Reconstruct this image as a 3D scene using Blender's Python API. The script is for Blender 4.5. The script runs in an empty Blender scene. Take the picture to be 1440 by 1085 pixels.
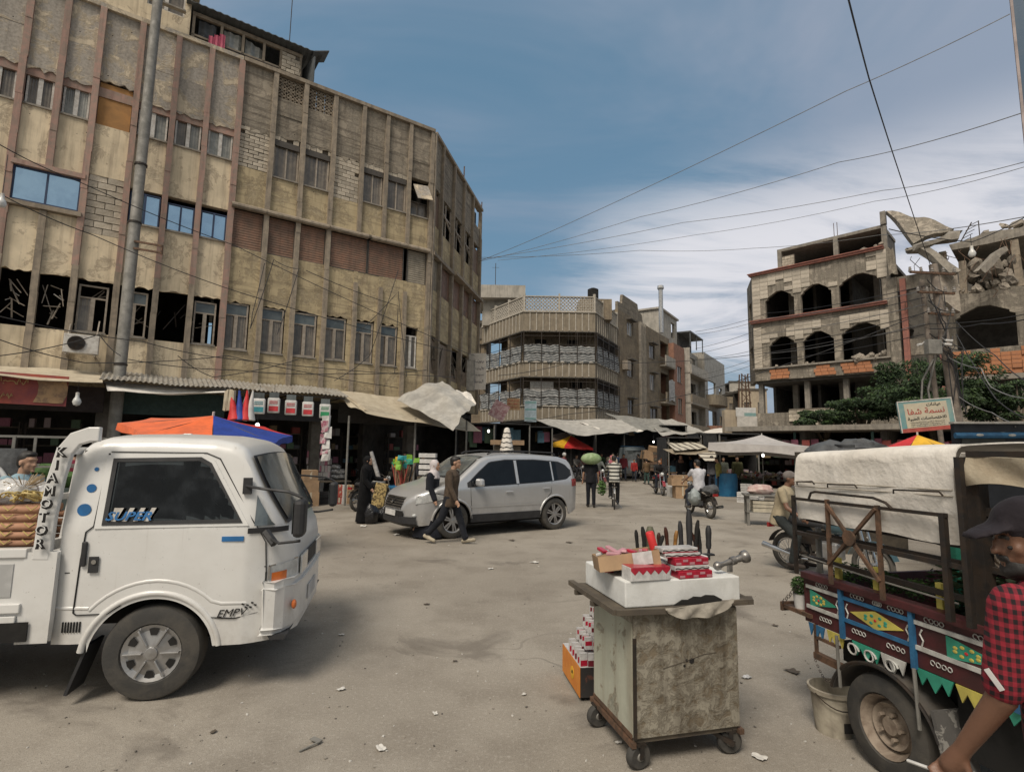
import bpy, bmesh, math, random
import numpy as np
from mathutils import Vector, Matrix, Euler
from mathutils.geometry import tessellate_polygon
R = math.radians
rnd = random.Random(7)
scene = bpy.context.scene
COL = scene.collection
# ------------------------------------------------------------------ camera, sky, sun, exposure
F, CH, PITCH, ROLL = 760.0, 1.8, R(6.75), R(0.9)
cam_d = bpy.data.cameras.new('camera'); cam = bpy.data.objects.new('camera', cam_d); COL.objects.link(cam)
cam_d.sensor_width = 36; cam_d.lens = 36 * F / 1440; cam_d.clip_start = .05; cam_d.clip_end = 2000
cam.matrix_world = Matrix.Translation((0, 0, CH)) @ Matrix.Rotation(R(90) + PITCH, 4, 'X') @ Matrix.Rotation(ROLL, 4, 'Z')
scene.camera = cam
SUN_EL, SUN_AZ = R(52), R(205)          # azimuth measured clockwise from +Y (north): behind and left of the camera
sun_d = bpy.data.lights.new('sun', 'SUN'); sun = bpy.data.objects.new('sun', sun_d); COL.objects.link(sun)
sun_d.energy = 3.0; sun_d.angle = R(22); sun_d.color = (1.0, .91, .79)
sd = Vector((math.sin(SUN_AZ) * math.cos(SUN_EL), math.cos(SUN_AZ) * math.cos(SUN_EL), math.sin(SUN_EL)))
sun.rotation_euler = sd.to_track_quat('Z', 'Y').to_euler()
world = bpy.data.worlds.new('World'); scene.world = world; world.use_nodes = True
def build_world():
 nt = world.node_tree; N = nt.nodes; L = nt.links; N.clear()
 out = N.new('ShaderNodeOutputWorld'); bg = N.new('ShaderNodeBackground'); bg.inputs['Strength'].default_value = .094
 sky = N.new('ShaderNodeTexSky'); sky.sky_type = 'NISHITA'; sky.sun_disc = False
 sky.sun_elevation = SUN_EL; sky.sun_rotation = SUN_AZ; sky.air_density = 1.3; sky.dust_density = 2.0; sky.ozone_density = 2.0
 tc = N.new('ShaderNodeTexCoord'); sep = N.new('ShaderNodeSeparateXYZ'); L.new(tc.outputs['Generated'], sep.inputs[0])
 def math_(op, a, b=None, clamp=False):
  m = N.new('ShaderNodeMath'); m.operation = op; m.use_clamp = clamp
  for i, v in enumerate((a, b)):
   if v is None: continue
   if isinstance(v, (int, float)): m.inputs[i].default_value = v
   else: L.new(v, m.inputs[i])
  return m.outputs[0]
 zz = math_('ADD', math_('MAXIMUM', sep.outputs[2], 0.0), .22)
 u = math_('DIVIDE', sep.outputs[0], zz); v = math_('DIVIDE', sep.outputs[1], zz)
 cmb = N.new('ShaderNodeCombineXYZ'); L.new(u, cmb.inputs[0]); L.new(v, cmb.inputs[1])
 mp = N.new('ShaderNodeMapping'); mp.inputs['Rotation'].default_value = (0, 0, R(-28)); mp.inputs['Scale'].default_value = (.42, .85, 1)
 mp.inputs['Location'].default_value = (3.1, .55, 0)
 L.new(cmb.outputs[0], mp.inputs[0])
 def noise(scale, det, rough, vec, dist=.0):
  n = N.new('ShaderNodeTexNoise'); n.inputs['Scale'].default_value = scale; n.inputs['Detail'].default_value = det
  n.inputs['Roughness'].default_value = rough; n.inputs['Distortion'].default_value = dist; L.new(vec, n.inputs['Vector']); return n.outputs[0]
 def ramp(f, a, b, lo=0., hi=1.):
  m = N.new('ShaderNodeMapRange'); m.interpolation_type = 'SMOOTHSTEP'
  m.inputs['From Min'].default_value = a; m.inputs['From Max'].default_value = b
  m.inputs['To Min'].default_value = lo; m.inputs['To Max'].default_value = hi
  L.new(f, m.inputs['Value']); return m.outputs[0]
 big = noise(.8, 4, .55, mp.outputs[0], .4); fine = noise(2.4, 9, .64, mp.outputs[0], .6); wisp = noise(1.5, 6, .6, mp.outputs[0], .8)
 # the bank: a soft sheet of cloud low in the east-north-east, thinner overhead
 dot = N.new('ShaderNodeVectorMath'); dot.operation = 'DOT_PRODUCT'; L.new(tc.outputs['Generated'], dot.inputs[0])
 bd = Vector((.86, .70, .10)).normalized(); dot.inputs[1].default_value = bd
 bank = ramp(math_('ADD', dot.outputs['Value'], math_('MULTIPLY', math_('SUBTRACT', wisp, .5), .50)), .68, .96)
 el = sep.outputs[2]
 veil = math_('MULTIPLY', ramp(wisp, .34, .66), ramp(el, .28, .62, .3, .95))
 low = ramp(el, .02, .26, .55, 0.0)
 m1 = math_('MAXIMUM', math_('MULTIPLY', bank, .85), math_('MAXIMUM', veil, low), True)
 # bright ragged streaks inside the bank
 band = ramp(el, .06, .20); band2 = ramp(el, .50, .34)
 br = math_('MULTIPLY', math_('MULTIPLY', math_('MULTIPLY', band, band2), ramp(dot.outputs['Value'], .64, .82)), ramp(math_('ADD', math_('MULTIPLY', fine, .6), math_('MULTIPLY', wisp, .4)), .40, .56))
 def mix(f, a, b):
  m = N.new('ShaderNodeMix'); m.data_type = 'RGBA'
  for s, k in ((f, 0), (a, 6), (b, 7)):
   if isinstance(s, tuple): m.inputs[k].default_value = s
   elif isinstance(s, (int, float)): m.inputs[k].default_value = s
   else: L.new(s, m.inputs[k])
  return m.outputs[2]
 tint = mix(.55, sky.outputs[0], (1.55, 3.15, 4.45, 1))
 c = mix(m1, tint, (3.3, 3.85, 4.9, 1))
 c = mix(math_('MULTIPLY', br, .85), c, (8.6, 8.5, 8.9, 1))
 # towards the sun, behind the camera, the thin cloud is whiter
 ds = N.new('ShaderNodeVectorMath'); ds.operation = 'DOT_PRODUCT'; L.new(tc.outputs['Generated'], ds.inputs[0]); ds.inputs[1].default_value = sd
 c = mix(ramp(ds.outputs['Value'], .15, .95, 0, .85), c, (8.0, 7.3, 6.2, 1))
 below = ramp(el, -.02, .0)
 c = mix(below, (2.2, 2.1, 2.0, 1), c)
 L.new(c, bg.inputs[0]); L.new(bg.outputs[0], out.inputs[0])
build_world()
scene.view_settings.view_transform = 'Standard'; scene.view_settings.look = 'None'
scene.view_settings.exposure = 0.0; scene.view_settings.gamma = 1; scene.view_settings.use_curve_mapping = False
scene.render.engine = 'CYCLES'
scene.cycles.max_bounces = 6; scene.cycles.diffuse_bounces = 2; scene.cycles.glossy_bounces = 3
scene.cycles.transparent_max_bounces = 8; scene.cycles.transmission_bounces = 4

# ------------------------------------------------------------------ measuring: pixel of the photograph -> place in the world (metres)
def ray(px, py):
 x = (px - 720) / F; y = (542.5 - py) / F
 c, s = math.cos(ROLL), math.sin(ROLL); x, y = c * x - s * y, s * x + c * y
 cp, sp = math.cos(PITCH), math.sin(PITCH)
 return Vector((x, cp - sp * y, sp + cp * y))
def W(px, py, d):                        # point at depth Y = d
 r = ray(px, py); return Vector((0, 0, CH)) + r * (d / r.y)
def G(px, py, z=0.0):                    # point on the level z
 r = ray(px, py); return Vector((0, 0, CH)) + r * ((z - CH) / r.z)

# ------------------------------------------------------------------ object helpers
def tag(o, label=None, cat=None, group=None, kind=None):
 if label: o['label'] = label
 if cat: o['category'] = cat
 if group: o['group'] = group
 if kind: o['kind'] = kind
 return o
def thing(name, label, cat, loc=(0, 0, 0), rz=0.0, group=None):
 o = bpy.data.objects.new(name, None); COL.objects.link(o); o.empty_display_size = .1
 o.location = loc; o.rotation_euler = (0, 0, rz); return tag(o, label, cat, group)
def inst(name, me, parent=None, loc=(0, 0, 0), rot=(0, 0, 0), sc=(1, 1, 1)):
 o = bpy.data.objects.new(name, me); COL.objects.link(o); o.location = loc; o.rotation_euler = rot; o.scale = sc
 if parent: o.parent = parent
 return o
def copy_tree(o, parent=None, loc=None, rz=None, label=None, group=None):
 c = o.copy(); COL.objects.link(c); c.parent = parent
 if loc is not None: c.location = loc
 if rz is not None: c.rotation_euler = (0, 0, rz)
 if label: c['label'] = label
 if group: c['group'] = group
 for ch in list(o.children): copy_tree(ch, c)
 return c
def rotz(a): return Matrix.Rotation(a, 4, 'Z')
def axis_frame(d):
 d = Vector(d).normalized(); u = Vector((0, 0, 1)).cross(d)
 if u.length < 1e-4: u = Vector((1, 0, 0))
 u.normalize(); return u, d.cross(u)
class MB:
 def __init__(s): s.v = []; s.f = []; s.m = []; s.mi = 0; s.X = None
 def add(s, vs, fs, mi=None):
  b = len(s.v)
  if s.X is not None: vs = [s.X @ Vector(p) for p in vs]
  s.v += [tuple(p) for p in vs]
  for f in fs: s.f.append([b + i for i in f]); s.m.append(s.mi if mi is None else mi)
  return s
 def box(s, c, d, rz=0.0, rx=0.0, ry=0.0, mi=None, top=(1, 1), jit=0.0):
  h = [x / 2 for x in d]; vs = []
  M = Matrix.Translation(c) @ Euler((rx, ry, rz)).to_matrix().to_4x4()
  for z in (-1, 1):
   k = top if z > 0 else (1, 1)
   for x, y in ((-1, -1), (1, -1), (1, 1), (-1, 1)):
    p = Vector((x * h[0] * k[0], y * h[1] * k[1], z * h[2]))
    if jit: p += Vector([rnd.uniform(-jit, jit) for _ in range(3)])
    vs.append(M @ p)
  return s.add(vs, [(3, 2, 1, 0), (4, 5, 6, 7), (0, 1, 5, 4), (1, 2, 6, 5), (2, 3, 7, 6), (3, 0, 4, 7)], mi)
 def b2(s, x0, x1, y0, y1, z0, z1, mi=None): return s.box(((x0 + x1) / 2, (y0 + y1) / 2, (z0 + z1) / 2), (abs(x1 - x0), abs(y1 - y0), abs(z1 - z0)), mi=mi)
 def tube(s, pts, r, n=8, mi=None, cap=True):
  pts = [Vector(p) for p in pts]; rs = r if isinstance(r, (list, tuple)) else [r] * len(pts)
  vs = []; fs = []; u = None
  for i, p in enumerate(pts):
   d = (pts[min(i + 1, len(pts) - 1)] - pts[max(i - 1, 0)])
   if d.length < 1e-9: d = Vector((0, 0, 1))
   d.normalize()
   if u is None: u, w = axis_frame(d)
   else:
    u = (u - d * u.dot(d)); u.normalize(); w = d.cross(u)
   for k in range(n):
    a = 2 * math.pi * k / n; vs.append(p + (u * math.cos(a) + w * math.sin(a)) * rs[i])
  for i in range(len(pts) - 1):
   for k in range(n):
    a = i * n + k; b = i * n + (k + 1) % n; fs.append((a, b, b + n, a + n))
  if cap: fs.append(tuple(range(n))[::-1]); fs.append(tuple(range((len(pts) - 1) * n, len(pts) * n)))
  return s.add(vs, fs, mi)
 def bar(s, a, b, w, h=None, mi=None):
  a = Vector(a); b = Vector(b); h = h or w; d = b - a; u, v = axis_frame(d); vs = []
  for p in (a, b):
   for x, y in ((-1, -1), (1, -1), (1, 1), (-1, 1)): vs.append(p + u * x * w / 2 + v * y * h / 2)
  return s.add(vs, [(3, 2, 1, 0), (4, 5, 6, 7), (0, 1, 5, 4), (1, 2, 6, 5), (2, 3, 7, 6), (3, 0, 4, 7)], mi)
 def lathe(s, prof, c=(0, 0, 0), ax='Z', n=20, mi=None, sc=(1, 1), cap=True):
  c = Vector(c); vs = []; fs = []
  for r, z in prof:
   for k in range(n):
    a = 2 * math.pi * k / n; x, y = r * math.cos(a) * sc[0], r * math.sin(a) * sc[1]
    vs.append(c + (Vector((x, y, z)) if ax == 'Z' else Vector((x, z, y)) if ax == 'Y' else Vector((z, x, y))))
  for i in range(len(prof) - 1):
   for k in range(n):
    a = i * n + k; b = i * n + (k + 1) % n; fs.append((a, b, b + n, a + n) if ax != 'Y' else (a + n, b + n, b, a))
  if cap and prof[0][0] > 1e-5: fs.append(tuple(range(n))[::-1])
  if cap and prof[-1][0] > 1e-5: fs.append(tuple(range((len(prof) - 1) * n, len(prof) * n)))
  return s.add(vs, fs, mi)
 def ell(s, c, r, n=12, m=8, mi=None, rot=None):
  vs = []; fs = []; c = Vector(c)
  for i in range(m + 1):
   t = math.pi * i / m
   for k in range(n):
    a = 2 * math.pi * k / n; p = Vector((r[0] * math.sin(t) * math.cos(a), r[1] * math.sin(t) * math.sin(a), -r[2] * math.cos(t)))
    if rot: p = rot @ p
    vs.append(c + p)
  for i in range(m):
   for k in range(n):
    a = i * n + k; b = i * n + (k + 1) % n; fs.append((a, b, b + n, a + n))
  return s.add(vs, fs, mi)
 def grid(s, fn, nu, nv, mi=None, th=0.0):
  P = [[Vector(fn(i / nu, j / nv)) for j in range(nv + 1)] for i in range(nu + 1)]
  vs = [p for r in P for p in r]; w = nv + 1
  fs = [(i * w + j, (i + 1) * w + j, (i + 1) * w + j + 1, i * w + j + 1) for i in range(nu) for j in range(nv)]
  if th:
   nrm = [Vector() for _ in vs]
   for f in fs:
    q = (vs[f[2]] - vs[f[0]]).cross(vs[f[3]] - vs[f[1]])
    for i in f: nrm[i] += q
   b = len(vs); vs = vs + [p - (n.normalized() * th if n.length > 1e-12 else Vector((0, 0, th))) for p, n in zip(vs, nrm)]
   fs = fs + [tuple(b + i for i in f)[::-1] for f in fs]
   ed = [i * w for i in range(nu + 1)] + [nu * w + j for j in range(1, nv + 1)] + [i * w + nv for i in range(nu - 1, -1, -1)] + [j for j in range(nv - 1, 0, -1)]
   for a, c in zip(ed, ed[1:] + ed[:1]): fs.append((c, a, a + b, c + b))
  return s.add(vs, fs, mi)
 def prism(s, poly, y0, y1, mi=None, holes=(), ax='Y', mi_side=None, fn=None):   # polygon in (x,z), extruded along y
  loops = [[Vector((p[0], p[1], 0)) for p in poly]] + [[Vector((p[0], p[1], 0)) for p in h] for h in holes]
  tris = tessellate_polygon(loops); flat = [p for l in loops for p in l]; n = len(flat)
  def mk(p, y):
   if fn: return Vector(fn(p.x, p.y, y))
   return Vector((p.x, y, p.y)) if ax == 'Y' else Vector((y, p.x, p.y)) if ax == 'X' else Vector((p.x, p.y, y))
  vs = [mk(p, y0) for p in flat] + [mk(p, y1) for p in flat]; fs = []; ms = []
  m0 = s.mi if mi is None else mi; m1 = m0 if mi_side is None else mi_side
  for t in tris:
   a, b, c = t; q = (flat[b] - flat[a]).cross(flat[c] - flat[a]).z
   if q < 0: a, b, c = a, c, b
   fs.append((a, b, c)); fs.append((c + n, b + n, a + n))
  s.add(vs, fs, m0); fs = []; o = 0
  for l in loops:
   k = len(l)
   for i in range(k): fs.append((o + i, o + (i + 1) % k, o + (i + 1) % k + n, o + i + n))
   o += k
  s.v = s.v[:-len(vs)] if False else s.v
  b = len(s.v) - len(vs)
  for f in fs: s.f.append([b + i for i in f]); s.m.append(m1)
  return s
 def mesh(s, name, mats, smooth=False, auto=None):
  me = bpy.data.meshes.new(name); me.from_pydata(s.v, [], s.f)
  if not isinstance(mats, (list, tuple)): mats = [mats]
  for m in mats: me.materials.append(m)
  if len(mats) > 1: me.polygons.foreach_set('material_index', s.m)
  if smooth or auto: me.polygons.foreach_set('use_smooth', [True] * len(s.f))
  me.update()
  if smooth or auto:
   bm = bmesh.new(); bm.from_mesh(me); bmesh.ops.recalc_face_normals(bm, faces=bm.faces)
   lim = R(auto or 40)
   for e in bm.edges:
    if len(e.link_faces) == 2 and e.calc_face_angle(0) > lim: e.smooth = False
   bm.to_mesh(me); bm.free()
  return me
 def build(s, name, mats, parent=None, smooth=False, auto=None, bevel=0, loc=(0, 0, 0), rot=(0, 0, 0)):
  o = inst(name, s.mesh(name, mats, smooth, auto), parent, loc, rot)
  if bevel:
   b = o.modifiers.new('bevel', 'BEVEL'); b.width = bevel; b.segments = 2; b.limit_method = 'ANGLE'; b.angle_limit = R(50)
  return o
# ------------------------------------------------------------------ materials
MT = {}
class NT:
 def __init__(s, name):
  s.mat = bpy.data.materials.new(name); s.mat.use_nodes = True; s.nt = s.mat.node_tree; s.N = s.nt.nodes; s.L = s.nt.links
  s.b = s.N['Principled BSDF']; s.tc = s.N.new('ShaderNodeTexCoord'); s.co = s.tc.outputs['Object']
 def set(s, k, v):
  if isinstance(v, (int, float)): s.b.inputs[k].default_value = v
  elif isinstance(v, tuple): s.b.inputs[k].default_value = (*v[:3], 1)
  else: s.L.new(v, s.b.inputs[k])
 def map(s, sc=(1, 1, 1), loc=(0, 0, 0), rot=(0, 0, 0)):
  m = s.N.new('ShaderNodeMapping'); m.inputs['Scale'].default_value = sc; m.inputs['Location'].default_value = loc; m.inputs['Rotation'].default_value = rot
  s.L.new(s.co, m.inputs[0]); return m.outputs[0]
 def noise(s, scale, det=4, rough=.55, vec=None, dist=0.0):
  n = s.N.new('ShaderNodeTexNoise'); n.inputs['Scale'].default_value = scale; n.inputs['Detail'].default_value = det
  n.inputs['Roughness'].default_value = rough; n.inputs['Distortion'].default_value = dist; s.L.new(vec or s.co, n.inputs['Vector']); return n.outputs[0]
 def vor(s, scale, vec=None, feat='F1', out=0, rand=1.0):
  n = s.N.new('ShaderNodeTexVoronoi'); n.feature = feat; n.inputs['Scale'].default_value = scale; n.inputs['Randomness'].default_value = rand
  s.L.new(vec or s.co, n.inputs['Vector']); return n.outputs[out]
 def ramp(s, f, a, b, lo=0., hi=1., smooth=True):
  m = s.N.new('ShaderNodeMapRange'); m.interpolation_type = 'SMOOTHSTEP' if smooth else 'LINEAR'
  for k, v in (('From Min', a), ('From Max', b), ('To Min', lo), ('To Max', hi)): m.inputs[k].default_value = v
  s.L.new(f, m.inputs['Value']); return m.outputs[0]
 def math(s, op, a, b=None, clamp=False):
  m = s.N.new('ShaderNodeMath'); m.operation = op; m.use_clamp = clamp
  for i, v in enumerate((a, b)):
   if v is None: continue
   if isinstance(v, (int, float)): m.inputs[i].default_value = v
   else: s.L.new(v, m.inputs[i])
  return m.outputs[0]
 def mix(s, f, a, b, mode='MIX'):
  m = s.N.new('ShaderNodeMix'); m.data_type = 'RGBA'; m.blend_type = mode
  for x, k in ((f, 0), (a, 6), (b, 7)):
   if isinstance(x, tuple): m.inputs[k].default_value = (*x[:3], 1)
   elif isinstance(x, (int, float)): m.inputs[k].default_value = x
   else: s.L.new(x, m.inputs[k])
  return m.outputs[2]
 def sep(s, vec=None):
  n = s.N.new('ShaderNodeSeparateXYZ'); s.L.new(vec or s.co, n.inputs[0]); return n.outputs
 def bump(s, h, strength=.3, dist=.02, prev=None):
  b = s.N.new('ShaderNodeBump'); b.inputs['Strength'].default_value = strength; b.inputs['Distance'].default_value = dist
  s.L.new(h, b.inputs['Height'])
  if prev is not None: s.L.new(prev, b.inputs['Normal'])
  s.L.new(b.outputs[0], s.b.inputs['Normal']); return b.outputs[0]
 def rand(s):
  n = s.N.new('ShaderNodeObjectInfo'); return n.outputs['Random']
def M(name, c, c2=None, sc=3.0, rough=.75, bump=.15, bs=40.0, bd=.01, metal=0.0, streak=0.0, var=0.0, coat=0.0, spec=.5, edge=(.35, .65), trans=0.0, sheen=0.0):
 if name in MT: return MT[name]
 n = NT(name); c2 = c2 or tuple(x * .72 for x in c)
 f = n.ramp(n.noise(sc, 6, .62, None, .4), *edge)
 col = n.mix(f, c, c2)
 if streak:
  st = n.ramp(n.noise(1.0, 5, .6, n.map((9, 9, .7))), .45, .75, 0, streak); col = n.mix(st, col, tuple(x * .35 for x in c))
 if var:
  h = n.ramp(n.rand(), 0, 1, 1 - var, 1 + var * .6, False); col = n.mix(1.0, col, h, 'MULTIPLY')
 n.set('Base Color', col); n.set('Roughness', n.ramp(f, 0, 1, rough * .92, min(1, rough * 1.08))); n.set('Metallic', metal); n.set('Specular IOR Level', spec)
 if coat: n.set('Coat Weight', coat); n.b.inputs['Coat Roughness'].default_value = .12
 if sheen: n.set('Sheen Weight', sheen)
 if bump: n.bump(n.noise(bs, 5, .6), bump, bd)
 MT[name] = n.mat; return n.mat
def plaster(name, base, patch, dark, pth=(.48, .56), holes=.05, hs=2.3, board=0.0, tone=(.0, .35), ns=1.5):
 n = NT(name); info = n.rand()
 sh = n.N.new('ShaderNodeVectorMath'); sh.operation = 'ADD'; cm = n.N.new('ShaderNodeCombineXYZ')
 n.L.new(n.math('MULTIPLY', info, 37.0), cm.inputs[0]); n.L.new(n.math('MULTIPLY', info, 11.0), cm.inputs[2])
 n.L.new(n.co, sh.inputs[0]); n.L.new(cm.outputs[0], sh.inputs[1]); n.co = sh.outputs[0]
 a = n.noise(ns, 10, .68, None, .5); p = n.ramp(a, *pth)
 fine = n.noise(14, 6, .6)
 c = n.mix(n.ramp(n.noise(2.2, 5), .3, .7), base, tuple(x * .80 for x in base))
 c = n.mix(p, c, n.mix(n.ramp(fine, .35, .7), patch, tuple(x * .68 for x in patch)))
 rim = n.math('MULTIPLY', n.ramp(a, pth[0] - .03, pth[0]), n.ramp(a, pth[0] + .045, pth[0] + .005))
 c = n.mix(n.math('MULTIPLY', rim, .45), c, dark)
 st = n.ramp(n.noise(1.0, 6, .65, n.map((7, 7, .55))), .44, .74, *tone); c = n.mix(st, c, dark)
 if board:
  bd = n.ramp(n.noise(1.0, 3, .6, n.map((.5, .5, 9))), .5, .62, 0, board); c = n.mix(bd, c, dark)
 v = n.vor(hs); hm = n.ramp(v, holes * .45, holes, 1, 0); ring = n.ramp(v, holes * .9, holes * 2.0, .4, 0)
 c = n.mix(n.math('MAXIMUM', ring, 0.0), c, tuple(x * 1.1 for x in patch)); c = n.mix(hm, c, (.02, .018, .015))
 h = n.ramp(n.rand(), 0, 1, .88, 1.08, False); c = n.mix(1.0, c, h, 'MULTIPLY')
 n.set('Base Color', c); n.set('Roughness', .9); n.set('Specular IOR Level', .25)
 b = n.bump(n.math('SUBTRACT', n.math('ADD', n.math('MULTIPLY', p, -.6), n.math('MULTIPLY', fine, .35)), n.math('MULTIPLY', hm, 2.0)), .55, .02)
 MT[name] = n.mat; return n.mat
CREAM = plaster('cream_plaster', (.70, .59, .42), (.56, .475, .345), (.17, .13, .10), (.56, .66), .05, 3.0, 0, (.0, .5))
CREAMTOP = plaster('cream_plaster_peeling', (.60, .51, .38), (.37, .335, .29), (.12, .10, .08), (.45, .52), .05)
OCHRE = plaster('ochre_plaster', (.55, .45, .28), (.43, .355, .235), (.16, .125, .085), (.52, .60), .055, 2.8, .35, (.1, .5))
GREYPL = plaster('grey_render', (.37, .32, .25), (.28, .245, .195), (.09, .075, .06), (.46, .56), .045, 1.7, .55, (.1, .55))
PINK = M('pink_paint_concrete', (.36, .22, .175), (.28, .215, .175), 6, .85, .3, 30, streak=.5, var=.15)
PILG = M('grey_brown_concrete', (.31, .255, .19), (.22, .185, .145), 5, .9, .3, 30, streak=.6, var=.12)
CONC = M('concrete', (.30, .27, .225), (.21, .19, .165), 3, .92, .35, 25, .02, streak=.5, var=.12)
CONCD = M('dark_concrete', (.12, .11, .095), (.08, .073, .065), 3, .95, .3, 25)
BLOCK = M('concrete_block', (.52, .46, .37), (.38, .33, .26), 8, .9, .4, 60, .02, var=.25)
MORTAR = M('mortar', (.17, .145, .115), None, 10, .95, .4, 50)
SHUT = M('brown_shutter', (.25, .135, .085), (.18, .115, .08), 4, .6, .1, 20, streak=.5, var=.2)
SHUTB = M('beige_shutter', (.30, .26, .20), None, 4, .7, .1, 20, streak=.5)
WFR = M('white_frame', (.58, .56, .52), (.42, .39, .35), 9, .6, .1, 30, var=.1)
WFR2 = M('weathered_frame', (.36, .31, .25), (.26, .22, .18), 9, .7, .2, 30, var=.15)
BFR = M('blue_frame', (.03, .05, .11), None, 9, .5, 0)
DFR = M('dark_frame', (.07, .06, .05), None, 9, .6, .1)
CURT = M('curtain_cloth', (.27, .27, .245), (.17, .175, .16), 5, .35, .3, 6, .03, var=.35, coat=.6)
CURTD = M('curtain_brown', (.16, .135, .105), (.095, .08, .065), 4, .35, .3, 6, .03, var=.3, coat=.5)
GLB = M('blue_glass', (.38, .54, .68), (.32, .46, .60), 2, .06, 0, metal=.9)
GLD = M('dark_glass', (.03, .035, .035), None, 2, .08, 0, spec=.8, coat=.6)
GLG = M('grey_glass', (.11, .125, .125), (.07, .08, .08), 3, .15, 0, spec=.7, var=.3)
ORB = M('orange_board', (.37, .18, .045), (.28, .14, .04), 3, .6, .05)
BLACK = M('near_black', (.012, .011, .010), None, 5, .9, 0)
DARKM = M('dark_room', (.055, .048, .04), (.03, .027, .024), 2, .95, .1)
GALV = M('galvanised_pole', (.22, .21, .19), (.15, .145, .13), 5, .7, .15, 30, metal=.1, streak=.4)
TIN = M('corrugated_tin', (.42, .41, .38), (.28, .25, .21), 4, .5, .1, 30, metal=.35, streak=.3)
TIND = M('dark_tin', (.11, .12, .125), None, 4, .6, .1)
TARPB = M('beige_tarp', (.50, .44, .33), (.40, .34, .25), 2.5, .8, .4, 5, .04, streak=.2)
TARPG = M('grey_white_tarp', (.43, .41, .37), (.31, .295, .265), 2.5, .75, .5, 4, .05, streak=.25)
TARPW = M('white_canvas', (.74, .70, .64), (.60, .56, .50), 2.0, .8, .6, 3, .06, streak=.22)
TARPD = M('dark_tarp', (.09, .095, .10), (.05, .052, .055), 3, .7, .5, 6, .05)
WOOD = M('raw_wood', (.33, .22, .13), (.24, .16, .10), 6, .8, .3, 30, var=.3)
WOODD = M('old_dark_wood', (.11, .09, .065), (.07, .058, .045), 6, .85, .3, 30, var=.2)
CARD = M('cardboard', (.38, .25, .145), (.30, .20, .12), 5, .85, .1, 20, var=.2)
WBOX = M('white_box', (.60, .59, .57), (.48, .47, .45), 5, .7, .1, 20, var=.12)
STYRO = M('styrofoam', (.66, .665, .65), (.55, .55, .53), 6, .85, .35, 90, .004)
STEELD = M('dark_steel', (.035, .032, .03), (.055, .04, .03), 12, .55, .2, 40, metal=.5)
RUST = M('rusty_steel', (.16, .09, .055), (.075, .05, .035), 14, .75, .3, 50, metal=.3)
CHROME = M('chrome', (.6, .6, .6), None, 5, .18, 0, metal=1.0)
RUBBER = M('tyre_rubber', (.035, .034, .032), (.075, .068, .058), 5, .85, .25, 60)
ALLOY = M('alloy_silver', (.40, .40, .40), (.30, .29, .28), 8, .35, 0, metal=.7)
def plain(name, c, rough=.7, **k): return M(name, c, tuple(x * .82 for x in c), 6, rough, k.pop('bump', .12), k.pop('bs', 12), k.pop('bd', .02), **k)
SKIN = plain('skin', (.40, .235, .155), .55, bs=60, bd=.002)
SKIND = plain('skin_tanned_shaded', (.17, .085, .052), .5, bs=140, bd=.003, bump=.4)  # tan darkened further, putting the shade on the skin into its colour
HAIR = plain('black_hair', (.012, .010, .009), .6, bs=80)
# ------------------------------------------------------------------ text
_AR = {'ا': (0xFE8D, 2), 'أ': (0xFE83, 2), 'ب': (0xFE8F, 4), 'ة': (0xFE93, 2), 'ت': (0xFE95, 4), 'ث': (0xFE99, 4), 'ج': (0xFE9D, 4), 'ح': (0xFEA1, 4), 'خ': (0xFEA5, 4),
  'د': (0xFEA9, 2), 'ر': (0xFEAD, 2), 'ز': (0xFEAF, 2), 'س': (0xFEB1, 4), 'ش': (0xFEB5, 4), 'ص': (0xFEB9, 4), 'ض': (0xFEBD, 4), 'ط': (0xFEC1, 4), 'ع': (0xFEC9, 4), 'غ': (0xFECD, 4),
  'ف': (0xFED1, 4), 'ق': (0xFED5, 4), 'ك': (0xFED9, 4), 'ل': (0xFEDD, 4), 'م': (0xFEE1, 4), 'ن': (0xFEE5, 4), 'ه': (0xFEE9, 4), 'و': (0xFEED, 2), 'ى': (0xFEEF, 2), 'ي': (0xFEF1, 4)}
def arabic(t):
 t = t.replace('لا', '\uFEFB'); out = []
 for i, ch in enumerate(t):
  if ch == '\uFEFB':
   prev = i > 0 and t[i - 1] in _AR and _AR[t[i - 1]][1] == 4; out.append(chr(0xFEFC if prev else 0xFEFB)); continue
  if ch not in _AR: out.append(ch); continue
  base, n = _AR[ch]
  prev = i > 0 and t[i - 1] in _AR and _AR[t[i - 1]][1] == 4
  nxt = i + 1 < len(t) and (t[i + 1] in _AR or t[i + 1] == '\uFEFB') and n == 4
  out.append(chr(base + (3 if prev and nxt else 2 if nxt else 1 if prev else 0)))
 return ''.join(reversed(out))
def text(name, s, size, mat, parent, loc, rot, ext=.002, shear=0.0, sx=1.0, align='CENTER', off=0.0):
 cu = bpy.data.curves.new('tmp', 'FONT'); cu.body = s; cu.size = size; cu.extrude = ext; cu.shear = shear; cu.align_x = align; cu.align_y = 'CENTER'; cu.resolution_u = 2; cu.offset = off
 o = bpy.data.objects.new('tmp', cu); COL.objects.link(o)
 me = bpy.data.meshes.new_from_object(o.evaluated_get(bpy.context.evaluated_depsgraph_get()))
 bpy.data.objects.remove(o); bpy.data.curves.remove(cu); me.name = name; me.materials.clear(); me.materials.append(mat)
 return inst(name, me, parent, loc, rot, (sx, 1, 1))
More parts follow.
